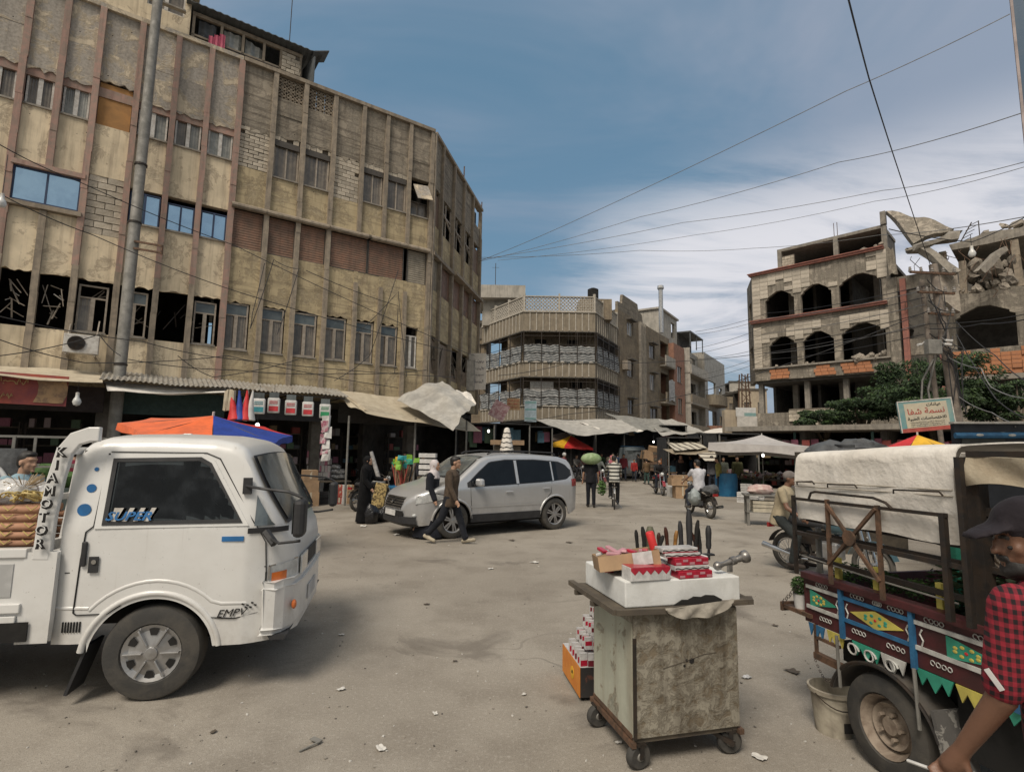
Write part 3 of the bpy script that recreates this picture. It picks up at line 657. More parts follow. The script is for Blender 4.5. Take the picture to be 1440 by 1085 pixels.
for fi, (og, th, Lf) in enumerate(faces):
 def bb(m, name, mt, **k): return place(m, og, th, name, mt, cb, **k)
 e = .0
 for z0, z1 in ((4.1, 5.12), (7.4, 8.5), (10.96, 12.45)):
  bb(MB().b2(0, Lf, .0, .22, z0, z1), 'fascia', FASC); n = int(Lf / .5)
  for i in range(1, n):
   x = Lf * i / n; bb(MB().b2(x - .035, x + .035, -.05, .0, z0 + .06, z1 - .06), 'rib', LATT)
  bb(MB().b2(-.02, Lf + .02, -.08, .26, z1 - .002, z1 + .1), 'ledge', LATT); bb(MB().b2(-.01, Lf + .01, -.06, .24, z0 - .06, z0 + .002), 'ledge', CONCD)
 # parapet lattice
 m = MB(); zz = 12.56; nx = int(Lf / .27)
 for i in range(nx):
  for j in range(4):
   x = Lf * (i + .5) / nx; z = zz + .28 * (j + .5); s = .13
   for a, b in (((-1, 0), (0, 1)), ((0, 1), (1, 0)), ((1, 0), (0, -1)), ((0, -1), (-1, 0))): m.bar((x + a[0] * s, .06, z + a[1] * s), (x + b[0] * s, .06, z + b[1] * s), .035, .08)
 o = bb(m, 'lattice', LATT); o['kind'] = 'stuff'
 m = MB(); m.b2(0, Lf, -.02, .16, 12.56 + 1.12, 13.76)
 for x in np.linspace(.06, Lf - .06, 4 if Lf > 5.8 else 3): m.b2(x - .06, x + .06, -.03, .17, 12.55, 13.95)
 bb(m, 'parapet_frame', LATT)
 # striped sheets on the balcony rails
 for z0, z1 in ((5.2, 6.5), (8.55, 9.85)):
  nst = 7; segs = 2 if Lf > 5 else 1
  for s in range(segs):
   xa, xb = Lf * s / segs + .05, Lf * (s + 1) / segs - .05; ph = rnd.uniform(0, 6); am = rnd.uniform(.04, .12); dz = rnd.uniform(-.15, .05)
   fnz = lambda u, zq: zq + am * math.sin(u * 9 + ph) * .6 + .03 * math.sin(u * 31 + ph * zq) + (dz if zq > z0 + .8 else 0)
   for q in range(nst * 2):
    za = z0 + (z1 - z0) * q / (nst * 2); zb = z0 + (z1 - z0) * (q + 1) / (nst * 2)
    bb(MB().grid(lambda u, v: (xa + (xb - xa) * u, -.10 + .05 * math.sin(u * 23 + q * .3), fnz(u, za + (zb - za) * v)), 18, 1), 'sheet_strip', STRIP if q % 2 else STRIPD, smooth=True)
 # rails, window bars
 m = MB(); n = max(4, int(Lf / 1.4))
 for z0, z1 in ((5.15, 7.38), (8.55, 10.92)):
  for i in range(n + 1): x = .04 + (Lf - .08) * i / n; m.bar((x, -.14, z0), (x, -.14, z1), .05)
  for z in (z0 + .7, z0 + 1.35, z1 - .35): m.bar((0, -.14, z), (Lf, -.14, z), .035)
  if fi != 1 or True:
   for i in range(int(Lf / .28)):
    x = .1 + i * .28
    if (fi == 2) or x > Lf - 2.2 and fi == 1: m.bar((x, -.14, z0 + 1.2), (x, -.14, z1), .02)
 bb(m, 'balcony_grille', STEELD)
for z in (4.9, 8.3, 12.3): # slabs filling the plan
 m = MB(); poly = [(.81 + .15, 41.2), (6.30, 41.2), (9.0, 46.3), (9.0, 52), (-2.4, 52), (-2.5, 46.8)]
 m.prism([(x - .81, y - 41) for x, y in poly], z - .2, z + .12, ax='Z'); m.build('floor_slab', CONCD, cb)
MB().b2(-1.2, 5.8, 2.0, 2.25, 0, 4.6).build('shaded_shop_wall', DARKM, cb); m = MB(); m.b2(-1.2, 5.8, 2.0, 2.25, 4.61, 12.4); m.b2(-3.3, -3.1, 5.7, 11, 0, 13.9); m.b2(5.8, 6.0, 2.1, 6, 0, 12.4); m.build('inner_wall', TANW, cb); place(MB().b2(0, 5.6, 2.0, 2.2, 0, 12.4), *faces[0][:2], 'inner_wall', TANW, cb)  # ground-floor wall coloured near-black to paint in the shade under the tarps
for x, z in ((1.0, 8.6), (3.6, 8.6), (1.4, 5.2), (3.9, 5.2)):
 m = MB(); m.b2(x, x + .9, 1.93, 1.98, z, z + 2.1); m.build('door', BLACK, cb)
m = MB(); m.b2(.6, 2.4, .6, 1.2, 6.3, 7.1); m.build('window_unit', WFR, cb)
m = MB(); m.b2(-3.4, -.2, 4.5, 9, 12.4, 14.6); m.b2(-3.9, .2, 3.6, 9.2, 14.6, 15.7); m.build('roof_room', PALE, cb)
tk = MB().tube([(0, 0, 0), (0, 0, 1.0)], .45, 14); tk.tube([(0, 0, 1.0), (0, 0, 1.12)], [.45, .2], 14); o = tk.build('water_tank', BLACK); o.location = (6.6, 43.6, 14.1); tag(o, 'black round water tank on the roof of the corner building', 'water tank')
MB().b2(4.6, 7.2, 1.8, 4, 12.4, 14.1).build('roof_room', TANW, cb)
o = MB().tube([(0, 0, 0), (0, 0, 2.4)], .03, 5).bar((-.3, 0, 2.0), (.3, 0, 2.0), .02).build('antenna', STEELD); o.location = (-1.6, 46, 15.7); tag(o, 'antenna mast on the roof room of the corner building', 'antenna')
# sliver of building left of it
sb = thing('apartment_building', 'narrow brown building half hidden between the two corner blocks', 'building', (-6.5, 49, 0), 0)
m = MB(); m.b2(0, 4.2, 0, 8, 0, 13.3); m.b2(-.2, 4.2, -.2, 0, 11.4, 11.6); m.b2(-.2, 4.2, -.2, 0, 8.1, 8.3); m.build('wall', TANW, sb); m = MB(); m.b2(-.2, 4.4, -.3, 8, 13.3, 13.6); m.build('roof', CONCD, sb)
for x, z in ((1.4, 8.9), (1.4, 11.9), (2.7, 8.9), (2.7, 5.6), (2.9, 11.9)): window(sb, x, x + .8, z, z + 1.2, 'plain', -.06)
# -------- the side street
S0 = Vector((9.22, 46.5, 0)); THS = math.atan2(.839, .545)
st = thing('apartment_building', 'grey brown apartment building with stair fins going down the side street', 'building', S0, THS)
def wallh(parent, x0, x1, z0, z1, holes, mt, name='wall', y0=0., y1=.3):
 m = MB(); m.prism([(x0, z0), (x1, z0), (x1, z1), (x0, z1)], y0, y1, holes=[[(a, c), (b, c), (b, d), (a, d)] for a, b, c, d in holes]); return m.build(name, mt, parent)
H1 = [(2.2, 3.6, 12.4, 13.7), (2.2, 3.6, 8.6, 10.0), (2.2, 3.6, 5.2, 6.5), (8.3, 9.9, 11.2, 12.6), (8.3, 9.9, 8.0, 9.6), (8.3, 10.4, 4.4, 6.2), (11.8, 14.6, 11.9, 13.6), (11.8, 14.6, 8.0, 10.2), (11.8, 14.6, 4.5, 6.8)]
wallh(st, 0, 15, 0, 14.3, H1, TANW)
m = MB(); m.prism([(0, 14.3), (6.5, 14.3), (6.2, 15.1), (5.2, 15.3), (5.0, 15.9), (1.2, 15.9), (1.0, 15.0), (0, 15.0)], .0, .25); m.build('broken_parapet', GREYPL, st)
for q in range(5): MB().b2(5.2 + q * .32, 5.28 + q * .32, -.28, -.003, 4, 14.2).build('fin', CONC, st)
for a, b, c, d in H1[:6]: window(st, a, b, c, d, 'plain' if rnd.random() < .5 else 'white', .1); MB().b2(a - .15, b + .15, -.45, .0, d + .1, d + .2).build('hood', CONCD, st)
m = MB(); m.b2(0, 15, 3.5, 3.7, 0, 14.2); m.b2(0, 15, .3, 3.5, 14.1, 14.25)
for z in (4.2, 7.6, 11.0): m.b2(0, 15, .31, 3.5, z, z + .2)
m.build('inner_wall', DARKM, st)
for z, mt in ((10.9, PALE), (7.0, FASC)): MB().b2(11.6, 14.9, -.7, -.55, z, z + 1.05).build('balcony_front', mt, st)
for z in (10.8, 6.9, 3.6): MB().b2(11.6, 14.9, -.7, -.003, z, z + .15).build('balcony_slab', CONC, st)
MB().grid(lambda u, v: (12.0 + 2.2 * u, -.8 + .05 * math.sin(u * 20), 7.0 + 2.2 * v - .8 * v * u * 0 + .3 * math.sin(u * 3)), 14, 4).build('hanging_sheet', STRIP, st, smooth=True)
MB().b2(.8, 1.7, -.55, -.05, 9.0, 9.8).build('air_conditioner_box', WFR2, st)
br = thing('apartment_building', 'red brick tenement with white roof room further down the side street', 'building', S0 + rotz(THS) @ Vector((15.02, -.6, 0)), THS)
HB = [(.8, 2.6, 9.6, 11.4), (.8, 2.6, 6.1, 7.8)]
wallh(br, 0, 3.8, 0, 13.8, HB, BRICKR); MB().b2(0, 3.8, 2.5, 2.7, 0, 13.7).build('inner_wall', DARKM, br)
MB().b2(-.3, 0, .0, 6, 0, 13.8).build('side_wall', BRICKR, br)
for h in HB: window(br, *h, 'plain', .1)
m = MB(); m.prism([(-2.6, 13.8), (3.8, 13.8), (3.8, 17.2), (-2.6, 17.2)], .8, 1.1, holes=[[(1.5, 14.8), (2.9, 14.8), (2.9, 16.6), (1.5, 16.6)]]); m.b2(-2.6, -2.3, 1.1, 7, 13.8, 17.2); m.b2(-2.8, 4, .6, 7, 17.2, 17.4); m.build('roof_room', PALE, br)
MB().b2(1.2, 3.2, 2.2, 2.3, 14, 17).build('inner_wall', DARKM, br)
m = MB(); m.tube([(0, 0, 0), (0, 0, 4.4)], .22, 10); m.tube([(0, 0, 4.4), (0, 0, 4.5), (0, 0, 4.75)], [.3, .34, .3], 10); o = m.build('chimney_pipe', M('metal_pipe', (.5, .5, .5), None, 5, .4, 0, metal=.6)); o.location = W(930, 468, 52); tag(o, 'tall silver chimney pipe beside the white roof room', 'chimney')
bc = thing('apartment_building', 'pale apartment house with stacked balconies beyond the red brick tenement', 'building', S0 + rotz(THS) @ Vector((19.0, 0, 0)), THS)
HC = [(1, 3.2, 4.6, 6.9), (4.5, 7, 4.6, 6.9), (1, 3.2, 8.2, 10.4), (4.5, 7, 8.2, 10.4), (1, 7, 11.8, 13.6)]
wallh(bc, 0, 8.5, 0, 14.2, HC, PALE); MB().b2(0, 8.5, 2.5, 2.7, 0, 14).build('inner_wall', DARKM, bc)
for z in (3.9, 7.4, 10.9):
 MB().b2(.2, 8.3, -1.3, -.003, z, z + .2).build('balcony_slab', CONC, bc); MB().b2(.2, 8.3, -1.3, -1.15, z + .2, z + 1.15).build('balcony_front', PALE if z > 9 else FASC, bc)
MB().b2(.2, .4, -1.12, -.003, 4.1, 14).build('balcony_side', PALE, bc)
m = MB(); m.b2(.5, 6.5, -1.2, 2.5, 15.9, 16.05)
for x in (.6, 3.4, 6.4): m.b2(x, x + .1, -1.15, -1.05, 14.2, 15.9)
m.build('roof_canopy', TIND, bc); MB().b2(.5, 6.5, .3, .5, 14.2, 15.9).build('roof_room', DARKM, bc)
bd_ = thing('apartment_building', 'pale house with rounded balconies at the far end of the street', 'building', S0 + rotz(THS) @ Vector((27.6, -.8, 0)), THS)
HD = [(1.5, 6, 5, 7.4), (1.5, 6, 9, 11.4), (8, 10, 5.4, 7), (8, 10, 9.2, 11)]
wallh(bd_, 0, 12, 0, 14.8, HD, M('pale_grey_render', (.36, .35, .32), (.27, .26, .24), 1.5, .9, .2, 18, streak=.4)); MB().b2(0, 12, 2.5, 2.7, 0, 14.5).build('inner_wall', DARKM, bd_)
for z in (4.0, 8.0):
 m = MB(); n = 12; pl = [(.3, 0)] + [(.3 + 3.5 - 3.5 * math.cos(math.pi * i / n), -1.7 * math.sin(math.pi * i / n) ** .6) for i in range(1, n)] + [(7.3, 0)]
 m.prism(pl, z, z + 1.3, ax='Z'); m.build('balcony', FASC if z > 5 else BRICKR, bd_)
MB().b2(-.2, 0, .0, 8, 0, 14.8).build('side_wall', PALE, bd_)
# far houses at the end of the street
SAND = M('sand_render', (.42, .35, .25), (.34, .28, .21), 1.2, .9, .2, 15, streak=.3)
for (xa, xb, yt, d, lab, mt) in ((1008, 1034, 552, 84, 'low brown house with small windows at the end of the street', TANW), (1026, 1062, 537, 96, 'grey flat roofed house behind the antenna tower', PALE), (1040, 1078, 548, 70, 'sand coloured house beside the ruin', SAND)):
 a = W(xa, yt, d); b = W(xb, yt, d); hb = thing('house', lab, 'house', (a.x, d, 0), 0)
 w = b.x - a.x; n = max(2, int(w / 2.2)); hh = []
 for i in range(n):
  for z in (a.z - 3, a.z - 6):
   if z > 3: hh.append((w * (i + .3) / n, w * (i + .7) / n, z, z + 1.4))
 wallh(hb, 0, w, 0, a.z, hh, mt); m = MB(); m.b2(0, w, .31, 6, a.z - .3, a.z - .01); m.b2(-.1, w + .1, -.15, .4, a.z, a.z + .2); m.build('roof', CONCD, hb); MB().b2(0, w, 2, 2.2, 0, a.z - .31).build('inner_wall', DARKM, hb)
 for h in hh: window(hb, *h, 'plain', .1)
tw = thing('lattice_mast', 'small lattice mast above the street end', 'mast', W(1047, 572, 66), 0); tw.location.z = 5.5
m = MB(); hgt = W(1047, 526, 66).z - 5.5
for sx, sy in ((-1, -1), (1, -1), (1, 1), (-1, 1)): m.bar((sx * .6, sy * .6, 0), (sx * .35, sy * .35, hgt), .12)
for i in range(5):
 z = hgt * i / 5; m.bar((-.6, -.6, z), (.5, -.5, z + hgt / 5), .07); m.bar((.6, -.6, z), (-.5, -.5, z + hgt / 5), .07)
m.build('frame', RUST, tw)
# ================================================================== THE RUIN ON THE RIGHT
UR = (17.7, 39.0); THR = -R(45.6)
LIME = M('limestone_cladding', (.50, .44, .36), (.37, .33, .27), 2.2, .85, .3, 25, .02, streak=.25, var=.22)
LIMEB = plaster('limestone_wall', (.42, .37, .30), (.27, .24, .195), (.07, .06, .05), (.46, .52), .05, 1.6, .2, (.15, .75))
REDB = M('red_painted_concrete', (.33, .13, .095), (.24, .11, .09), 5, .85, .2, 30, streak=.4)
ORG = M('orange_render', (.46, .19, .085), (.34, .16, .09), 3, .9, .2, 30, streak=.25, var=.12)
RUB = M('rubble', (.33, .29, .235), (.22, .19, .16), 4, .95, .5, 15, .05, var=.3)
ru = thing('ruined_building', 'shelled limestone building with rows of pointed arches and a collapsed roof slab', 'ruined building', (*UR, 0), THR)
def arch(x0, x1, zb, zt):
 w = x1 - x0; return [(x0, zb), (x0, zt - .62), (x0 + .09 * w, zt - .50), (x0 + .09 * w, zt - .40), (x0 + .4 * w, zt), (x0 + .6 * w, zt), (x1 - .09 * w, zt - .40), (x1 - .09 * w, zt - .52), (x1, zt - .62), (x1, zb)][::-1]
ARC = [arch(.9, 2.85, 11.55, 13.45), arch(3.3, 5.2, 11.5, 13.45), arch(5.65, 8.05, 11.45, 13.6), arch(1.05, 2.9, 8.0, 10.1), arch(3.3, 5.2, 8.0, 10.15), arch(5.65, 8.1, 7.95, 10.3)]
m = MB(); m.prism([(0, 7.05), (8.3, 7.0), (8.3, 14.85), (0, 14.85)], .06, .34, holes=ARC); m.build('wall', LIMEB, ru)
for z, mt in ((14.86, REDB), (11.28, REDB)):
 m = MB(); m.b2(-.15, 8.3, -.18, .34, z, z + .13); m.b2(-.22, 8.3, -.26, .3, z + .132, z + .19); m.build('cornice', mt, ru)
m = MB(); m.b2(-.1, 8.3, -.12, .3, 7.86, 7.96); m.build('ledge', CONC, ru)
def inside(p, poly):
 r = False; n = len(poly)
 for i in range(n):
  (x0, y0), (x1, y1) = poly[i], poly[(i + 1) % n]
  if (y0 > p[1]) != (y1 > p[1]) and p[0] < (x1 - x0) * (p[1] - y0) / (y1 - y0) + x0: r = not r
 return r
tw_, th_ = .56, .30
OBM = MB().b2(-.2, .2, 0, .08, -.11, .11).mesh('orange_block', ORG)
tile = MB().b2(-tw_ / 2 + .006, tw_ / 2 - .006, 0, .055, -th_ / 2 + .006, th_ / 2 - .006).mesh('tile', LIME)
cnt = 0; holes_c = [(rnd.uniform(.5, 8), rnd.uniform(7.2, 14.8), rnd.uniform(.3, .8)) for _ in range(9)] + [(4.6, 14.1, .9), (5.7, 14.3, 1.1), (6.8, 14.4, .8), (1.2, 10.9, .9), (5.0, 10.4, .8)]
z = 8.1
while z < 14.8:
 x = tw_ / 2
 while x < 8.2:
  ok = not (11.1 < z < 11.55) and not any(inside((x + a * tw_ / 2, z + b * th_ / 2), q) for q in ARC for a in (-.8, 0, .8) for b in (-.8, .8)) and not any((x - c) ** 2 + (z - d) ** 2 * 1.6 < r * r for c, d, r in holes_c)
  if ok and rnd.random() < .975 and cnt < 298: inst('tile', tile, ru, (x, .0 + rnd.uniform(-.012, .008), z), (0, rnd.uniform(-.008, .008), 0)); cnt += 1
  x += tw_
 z += th_
for (a, b, z0, z1) in ((1.2, 2.6, 7.1, 7.8), (4.1, 5.3, 7.1, 7.75), (5.7, 7.6, 7.1, 7.85)):
 zz = z0
 while zz < z1 - .05:
  x = a + rnd.uniform(0, .2)
  while x < b - .2: inst('orange_block', OBM, ru, (x, -.02 + rnd.uniform(-.01, .01), zz + .11)); x += .42
  zz += .235
for x in (-.05, 3.05, 5.42, 8.15): # recessed ground columns
 m = MB(); m.b2(x, x + .32, .7, 1.05, 0, 7.0); m.build('column', CONC, ru)
m = MB(); m.b2(.0, 8.3, .75, .95, 3.6, 4.6); m.build('broken_wall', LIMEB, ru)
for x in (1.5, 4.2, 6.8): MB().b2(x, x + 1.0, .60, .72, 4.0, 4.55).build('orange_patch', ORG, ru)
m = MB()
for z in (3.4, 6.86, 11.0): m.b2(-.05 if z < 8 else .05, 8.3, .35, 8.5, z, z + .24)
m.b2(0, 8.3, .35, 8.5, 14.55, 14.8); m.build('floor_slab', CONCD, ru)
m = MB(); m.b2(0, 16.5, 8.5, 8.7, 0, 14.9); m.b2(0, .25, .35, 8.5, 7.1, 14.8); m.b2(.3, .5, 2.6, 8.5, 0, 6.8)
for x in (3.1, 5.45): m.b2(x, x + .2, 3.5, 8.5, 3.64, 14.5)
m.build('inner_wall', CONCD, ru)
for x, y in ((1.7, 2.5), (4.6, 3.0), (7.0, 3.2)): MB().b2(x, x + .35, y, y + .35, 3.6, 14.5).build('column', CONC, ru)
# left end: short chamfered return
m = MB(); X = Matrix.Rotation(R(-62), 4, 'Z'); m.prism([(-3.2, 7.05), (0, 7.05), (0, 14.85), (-3.2, 14.85)], .02, .3, holes=[[(-2.4, 8.2), (-.7, 8.2), (-.7, 9.8), (-2.4, 9.8)], [(-2.4, 11.6), (-.7, 11.6), (-.7, 13.2), (-2.4, 13.2)]]); m.v = [tuple(X @ Vector(p)) for p in m.v]; m.build('side_wall', LIMEB, ru)
# attic frame
m = MB(); m.b2(1.85, 8.35, .1, 3.6, 16.3, 16.5); m.build('attic_slab', CONC, ru)
for x in (1.85, 5.45, 8.2): MB().b2(x, x + .28, .1, .38, 15.06, 16.3).build('column', CONC, ru)
m = MB(); m.b2(2, 8.3, 3.4, 3.6, 14.8, 16.3); m.b2(8.05, 8.3, .7, 3.4, 14.8, 16.3); m.build('inner_wall', CONCD, ru); blocks(ru, 2.15, 2.95, 15.06, 15.95, .12, .4, .2, 0)
MB().b2(8.2, 8.5, .0, .35, 16.5, 17.35).build('column', CONC, ru)
for x in (5.5, 5.7): MB().tube([(x, .3, 16.5), (x, .3, 17.5)], .02, 4).build('rebar', RUST, ru)
# middle bay with the red columns
MB().b2(8.32, 8.85, -.02, .4, 3.6, 12.9).build('corner_pier', LIMEB, ru); MB().b2(8.32, 8.5, .02, .3, 12.9, 16.4).build('corner_pier', CONC, ru)
for x in (9.0, 10.7): MB().b2(x, x + .3, -.14, .15, 4.0, 12.7 if x < 10 else 11.8).build('red_column', REDB, ru)
MB().b2(9.3, 11.1, .1, .35, 7.9, 8.9).build('wall_panel', LIMEB, ru); MB().b2(8.86, 11.3, .1, .4, 12.0, 12.9).build('wall_panel', LIMEB, ru); MB().b2(9.3, 11.2, .0, .3, 4.2, 5.1).build('wall_panel', LIMEB, ru)
# right wing: broken frame
RW = [(11.0, 7.6), (17, 7.6), (17, 10.0), (11.0, 10.2)]
m = MB(); m.prism([(11.0, 7.5), (17.5, 7.5), (17.5, 11.2), (16.4, 11.3), (15.1, 11.0), (13.6, 11.35), (12.6, 11.1), (11.0, 11.4)], .05, .35, holes=[arch(11.5, 14.1, 7.9, 10.35), arch(14.5, 17.2, 7.9, 10.4)]); m.build('wall', LIMEB, ru)
zz = 6.45
for q in range(6):
 x = 11.45
 while x < 17:
  if rnd.random() < .9 - (.5 if q > 4 else 0): inst('orange_block', OBM, ru, (x, .0 + rnd.uniform(-.01, .01), zz + .11))
  x += .42
 zz += .235
MB().b2(11.3, 17.5, .085, .3, 6.4, 7.5).build('infill_wall', ORG, ru); MB().b2(11.1, 17.5, -.05, .4, 6.1, 6.38).build('beam', CONC, ru)
for x, z0, z1 in ((11.15, 11.3, 14.0), (12.0, 11.2, 13.2), (14.35, 11.2, 13.9), (14.2, 4, 7.6), (11.2, 3.6, 7.5)):
 MB().box((x, .35, (z0 + z1) / 2), (.34, .34, z1 - z0), ry=R(rnd.uniform(-2, 2))).build('column', CONC if z0 < 9 else PILG, ru)
m = MB(); m.b2(10.9, 17.5, .3, 8.4, 11.0, 11.2); m.b2(11, 17.5, .4, 8.4, 6.9, 7.1); m.build('floor_slab', CONCD, ru)
m = MB(); m.prism([(11.6, 13.95), (13.2, 13.9), (17.5, 14.1), (17.5, 14.7), (15.4, 14.75), (14.6, 14.45), (13.3, 14.6), (12.2, 14.35), (11.5, 14.3)], .1, 7.5); m.build('broken_slab', CONC, ru)
def wslab(name, pts, th, mt, n=6):
 Minv = (Matrix.Translation((*UR, 0)) @ rotz(THR)).inverted(); p = [Minv @ q for q in pts]
 m = MB(); m.grid(lambda u, v: (p[0] * (1 - u) * (1 - v) + p[1] * u * (1 - v) + p[2] * u * v + p[3] * (1 - u) * v) + Vector((0, 0, .10 * math.sin(u * 7 + v * 5))), n, n, th=th); return m.build(name, mt, ru)
wslab('fallen_roof_slab', [W(1246, 302, 33), W(1300, 312, 31.5), W(1345, 327, 30.3), W(1336, 334, 30.2)][:2] + [W(1340, 326, 30.3), W(1284, 346, 30.6)], .28, LIMEB)
wslab('fallen_roof_slab', [W(1272, 352, 30.5), W(1284, 346, 30.2), W(1350, 328, 29.8), W(1345, 338, 29.7)], .35, CONC)
wslab('fallen_beam', [W(1285, 353, 30.3), W(1300, 352, 30.3), W(1345, 385, 29.4), W(1338, 392, 29.4)], .35, CONC, 3)
wslab('fallen_beam', [W(1405, 350, 28.5), W(1412, 352, 28.5), W(1378, 385, 28.6), W(1368, 380, 28.6)], .35, CONC, 3)
wslab('torn_render', [W(1246, 350, 32.6), W(1256, 350, 32.4), W(1263, 385, 32.2), W(1250, 387, 32.5)], .1, LIMEB, 3)
wslab('torn_render', [W(1308, 385, 30.2), W(1340, 390, 30), W(1345, 440, 30), W(1308, 420, 30.2)], .4, RUB, 4)
rk = []
for q in range(4):
 m = MB(); m.ell((0, 0, 0), (.5, .42, .3), 7, 4); m.v = [tuple(c + rnd.uniform(-.09, .09) for c in p) for p in m.v]; rk.append(m.mesh('rubble_chunk', RUB))
Minv = (Matrix.Translation((*UR, 0)) @ rotz(THR)).inverted()
def rubble(n, x0, x1, y0, y1, z0, z1, s0, s1, par=None, slope=0.0):
 for _ in range(n):
  s = rnd.uniform(s0, s1); x = rnd.uniform(x0, x1); inst('rubble_chunk', rnd.choice(rk), par or ru, (x, rnd.uniform(y0, y1), rnd.uniform(z0, z1) + slope * (x - x0)), (rnd.uniform(0, 6), rnd.uniform(0, 6), rnd.uniform(0, 6)), (s, s, s * rnd.uniform(.5, 1)))
rubble(50, 12.2, 14.2, .3, 1.8, 11.3, 13.0, .4, 1.1); rubble(26, 11.2, 17, .0, .8, 11.3, 11.6, .25, .6); rubble(24, 12.5, 17, .1, 1.2, 14.5, 14.9, .3, .8); rubble(16, 6.2, 8.2, .0, .6, 7.9, 8.2, .3, .7); rubble(10, 1.2, 6, .2, .6, 7.95, 8.05, .2, .4); rubble(14, 7, 8.2, .1, .5, 14.95, 15.25, .25, .5); rubble(14, 5.5, 9, .6, 1.0, 4.5, 4.9, .3, .7)
m = MB()
for q in range(26):
 x = rnd.uniform(9.2, 14.5); z = rnd.choice((11.3, 12.9, 13.8, 14.0)); m.tube([(x, -.05, z), (x + rnd.uniform(-.3, .3), -.3, z - rnd.uniform(.1, .7)), (x + rnd.uniform(-.6, .6), -.35, z - rnd.uniform(.5, 1.4))], .018, 4)
o = m.build('rebar', RUST, ru); o['kind'] = 'stuff'
hat = MB()
for i in range(5): hat.bar((12.0 + .1 * i, .2, 14.3 + .22 * i), (12.5 + .1 * i, .2, 14.5 + .22 * i), .03)
hat.bar((12.0, .2, 14.3), (12.6, .2, 15.4), .05); hat.bar((12.9, .2, 14.3), (12.9, .2, 15.4), .05); hat.build('bent_ladder', STEELD, ru)
# ================================================================== ARCADE OF SHOPS IN FRONT OF THE RUIN
SHR = Vector((13.55, 27.9, 0)); sr = thing('shop_row', 'low flat roofed row of dark shops in front of the ruin', 'shop row', SHR, THR)
m = MB(); m.b2(-2.2, 18, -.8, 4.5, 2.95, 3.15); m.build('roof', CONC, sr); m = MB(); m.b2(-2.2, 18, -.86, -.80, 2.96, 3.2); m.build('fascia', CONC, sr)
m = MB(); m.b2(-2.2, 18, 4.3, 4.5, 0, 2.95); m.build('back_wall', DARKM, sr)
for x in (-2.2, 1.2, 4.6, 8.0, 11.4, 14.8): MB().b2(x, x + .25, .0, 4.3, 0, 2.95).build('pier', CONCD, sr)
for x in (1.0, 4.3, 7.8): MB().b2(x, x + .1, -.3, -.2, 0, 2.9).build('post', M('green_paint', (.04, .10, .09), None, 5, .6, .1), sr)
wl = thing('block_wall', 'broken sand coloured block wall under the ruin, above the shops', 'wall', SHR + rotz(THR) @ Vector((-3.0, 5.2, 0)), THR)
m = MB(); m.b2(0, 19, .12, .4, 0, 4.3); m.build('wall', LIMEB, wl)
blocks(wl, 2, 6, 3.3, 4.5, 0, .45, .22, .12)
# ================================================================== VEHICLES
def itp(tab):
 xs = [t[0] for t in tab]; ys = [t[1] for t in tab]
 return lambda x: float(np.interp(x, xs, ys))
class Shell:
 """car body: side view given by bottom(x), top(x); belt(x); half width hw(x); leans in above the belt"""
 def __init__(s, bottom, top, belt, hw, tumble=.2, crown=.03, rnd_=.09, bulge=.03):
  s.bo, s.to, s.be, s.hw, s.tu, s.cr, s.rn, s.bu = bottom, top, belt, hw, tumble, crown, rnd_, bulge
 def y(s, x, z):
  b = s.be(x); w = s.hw(x)
  if z <= b: t = max(0, (b - z) / max(.05, b - .2)); return w - s.bu * t * t
  return w - s.tu * (z - b)
 def section(s, x, n=10):
  B, T = s.bo(x), s.to(x); r = min(s.rn, (T - B) * .4); pts = []
  zs = T - r
  for i in range(n + 1):
   z = B + (zs - B) * i / n; pts.append((s.y(x, z), z))
  ys = s.y(x, zs)
  for i in range(1, 5):
   a = math.pi / 2 * i / 4; pts.append((ys - r * 1.3 * (1 - math.cos(a)), zs + r * math.sin(a)))
  y1 = pts[-1][0]
  for i in range(1, 4): t = i / 3; pts.append((y1 * (1 - t), T + s.cr * (1 - (1 - t) ** 2)))
  return pts
 def build(s, xs, name, mt, parent, n=10, skip=None):
  m = MB(); rows = []
  for x in xs:
   p = s.section(x, n); rows.append([(x, a, z) for a, z in p] + [(x, -a, z) for a, z in p[-2::-1]])
  w = len(rows[0]); vs = [q for r in rows for q in r]
  fs = [(i * w + j, i * w + j + 1, (i + 1) * w + j + 1, (i + 1) * w + j) for i in range(len(rows) - 1) for j in range(w - 1)]
  if skip: fs = [f for f in fs if not skip(*[sum(vs[i][q] for i in f) / 4 for q in range(3)])]
  fs.append(tuple(range(w))); fs.append(tuple(range((len(rows) - 1) * w, len(rows) * w))[::-1])
  m.add(vs, fs); return m.build(name, mt, parent, smooth=True, auto=38)
 def side(s, xa, xb, zl, zh, sign, off, name, mt, parent, n=14, k=4, th=0.0):
  m = MB(); f = lambda u, v: (lambda x: (lambda z: (x, sign * (s.y(x, z) + off), z))(zl(x) + (zh(x) - zl(x)) * v))(xa + (xb - xa) * u)
  m.grid(f, n, k, th=th * -sign if th else 0); return m.build(name, mt, parent, smooth=True)
 def line(s, pts, sign, w, name, mt, parent, off=.003):
  m = MB()
  for (x0, z0), (x1, z1) in zip(pts, pts[1:]):
   q = [Vector((x, sign * (s.y(x, z) + off), z)) for x, z in ((x0, z0), (x1, z1))]; m.bar(q[0], q[1], w, .006)
  return m.build(name, mt, parent)
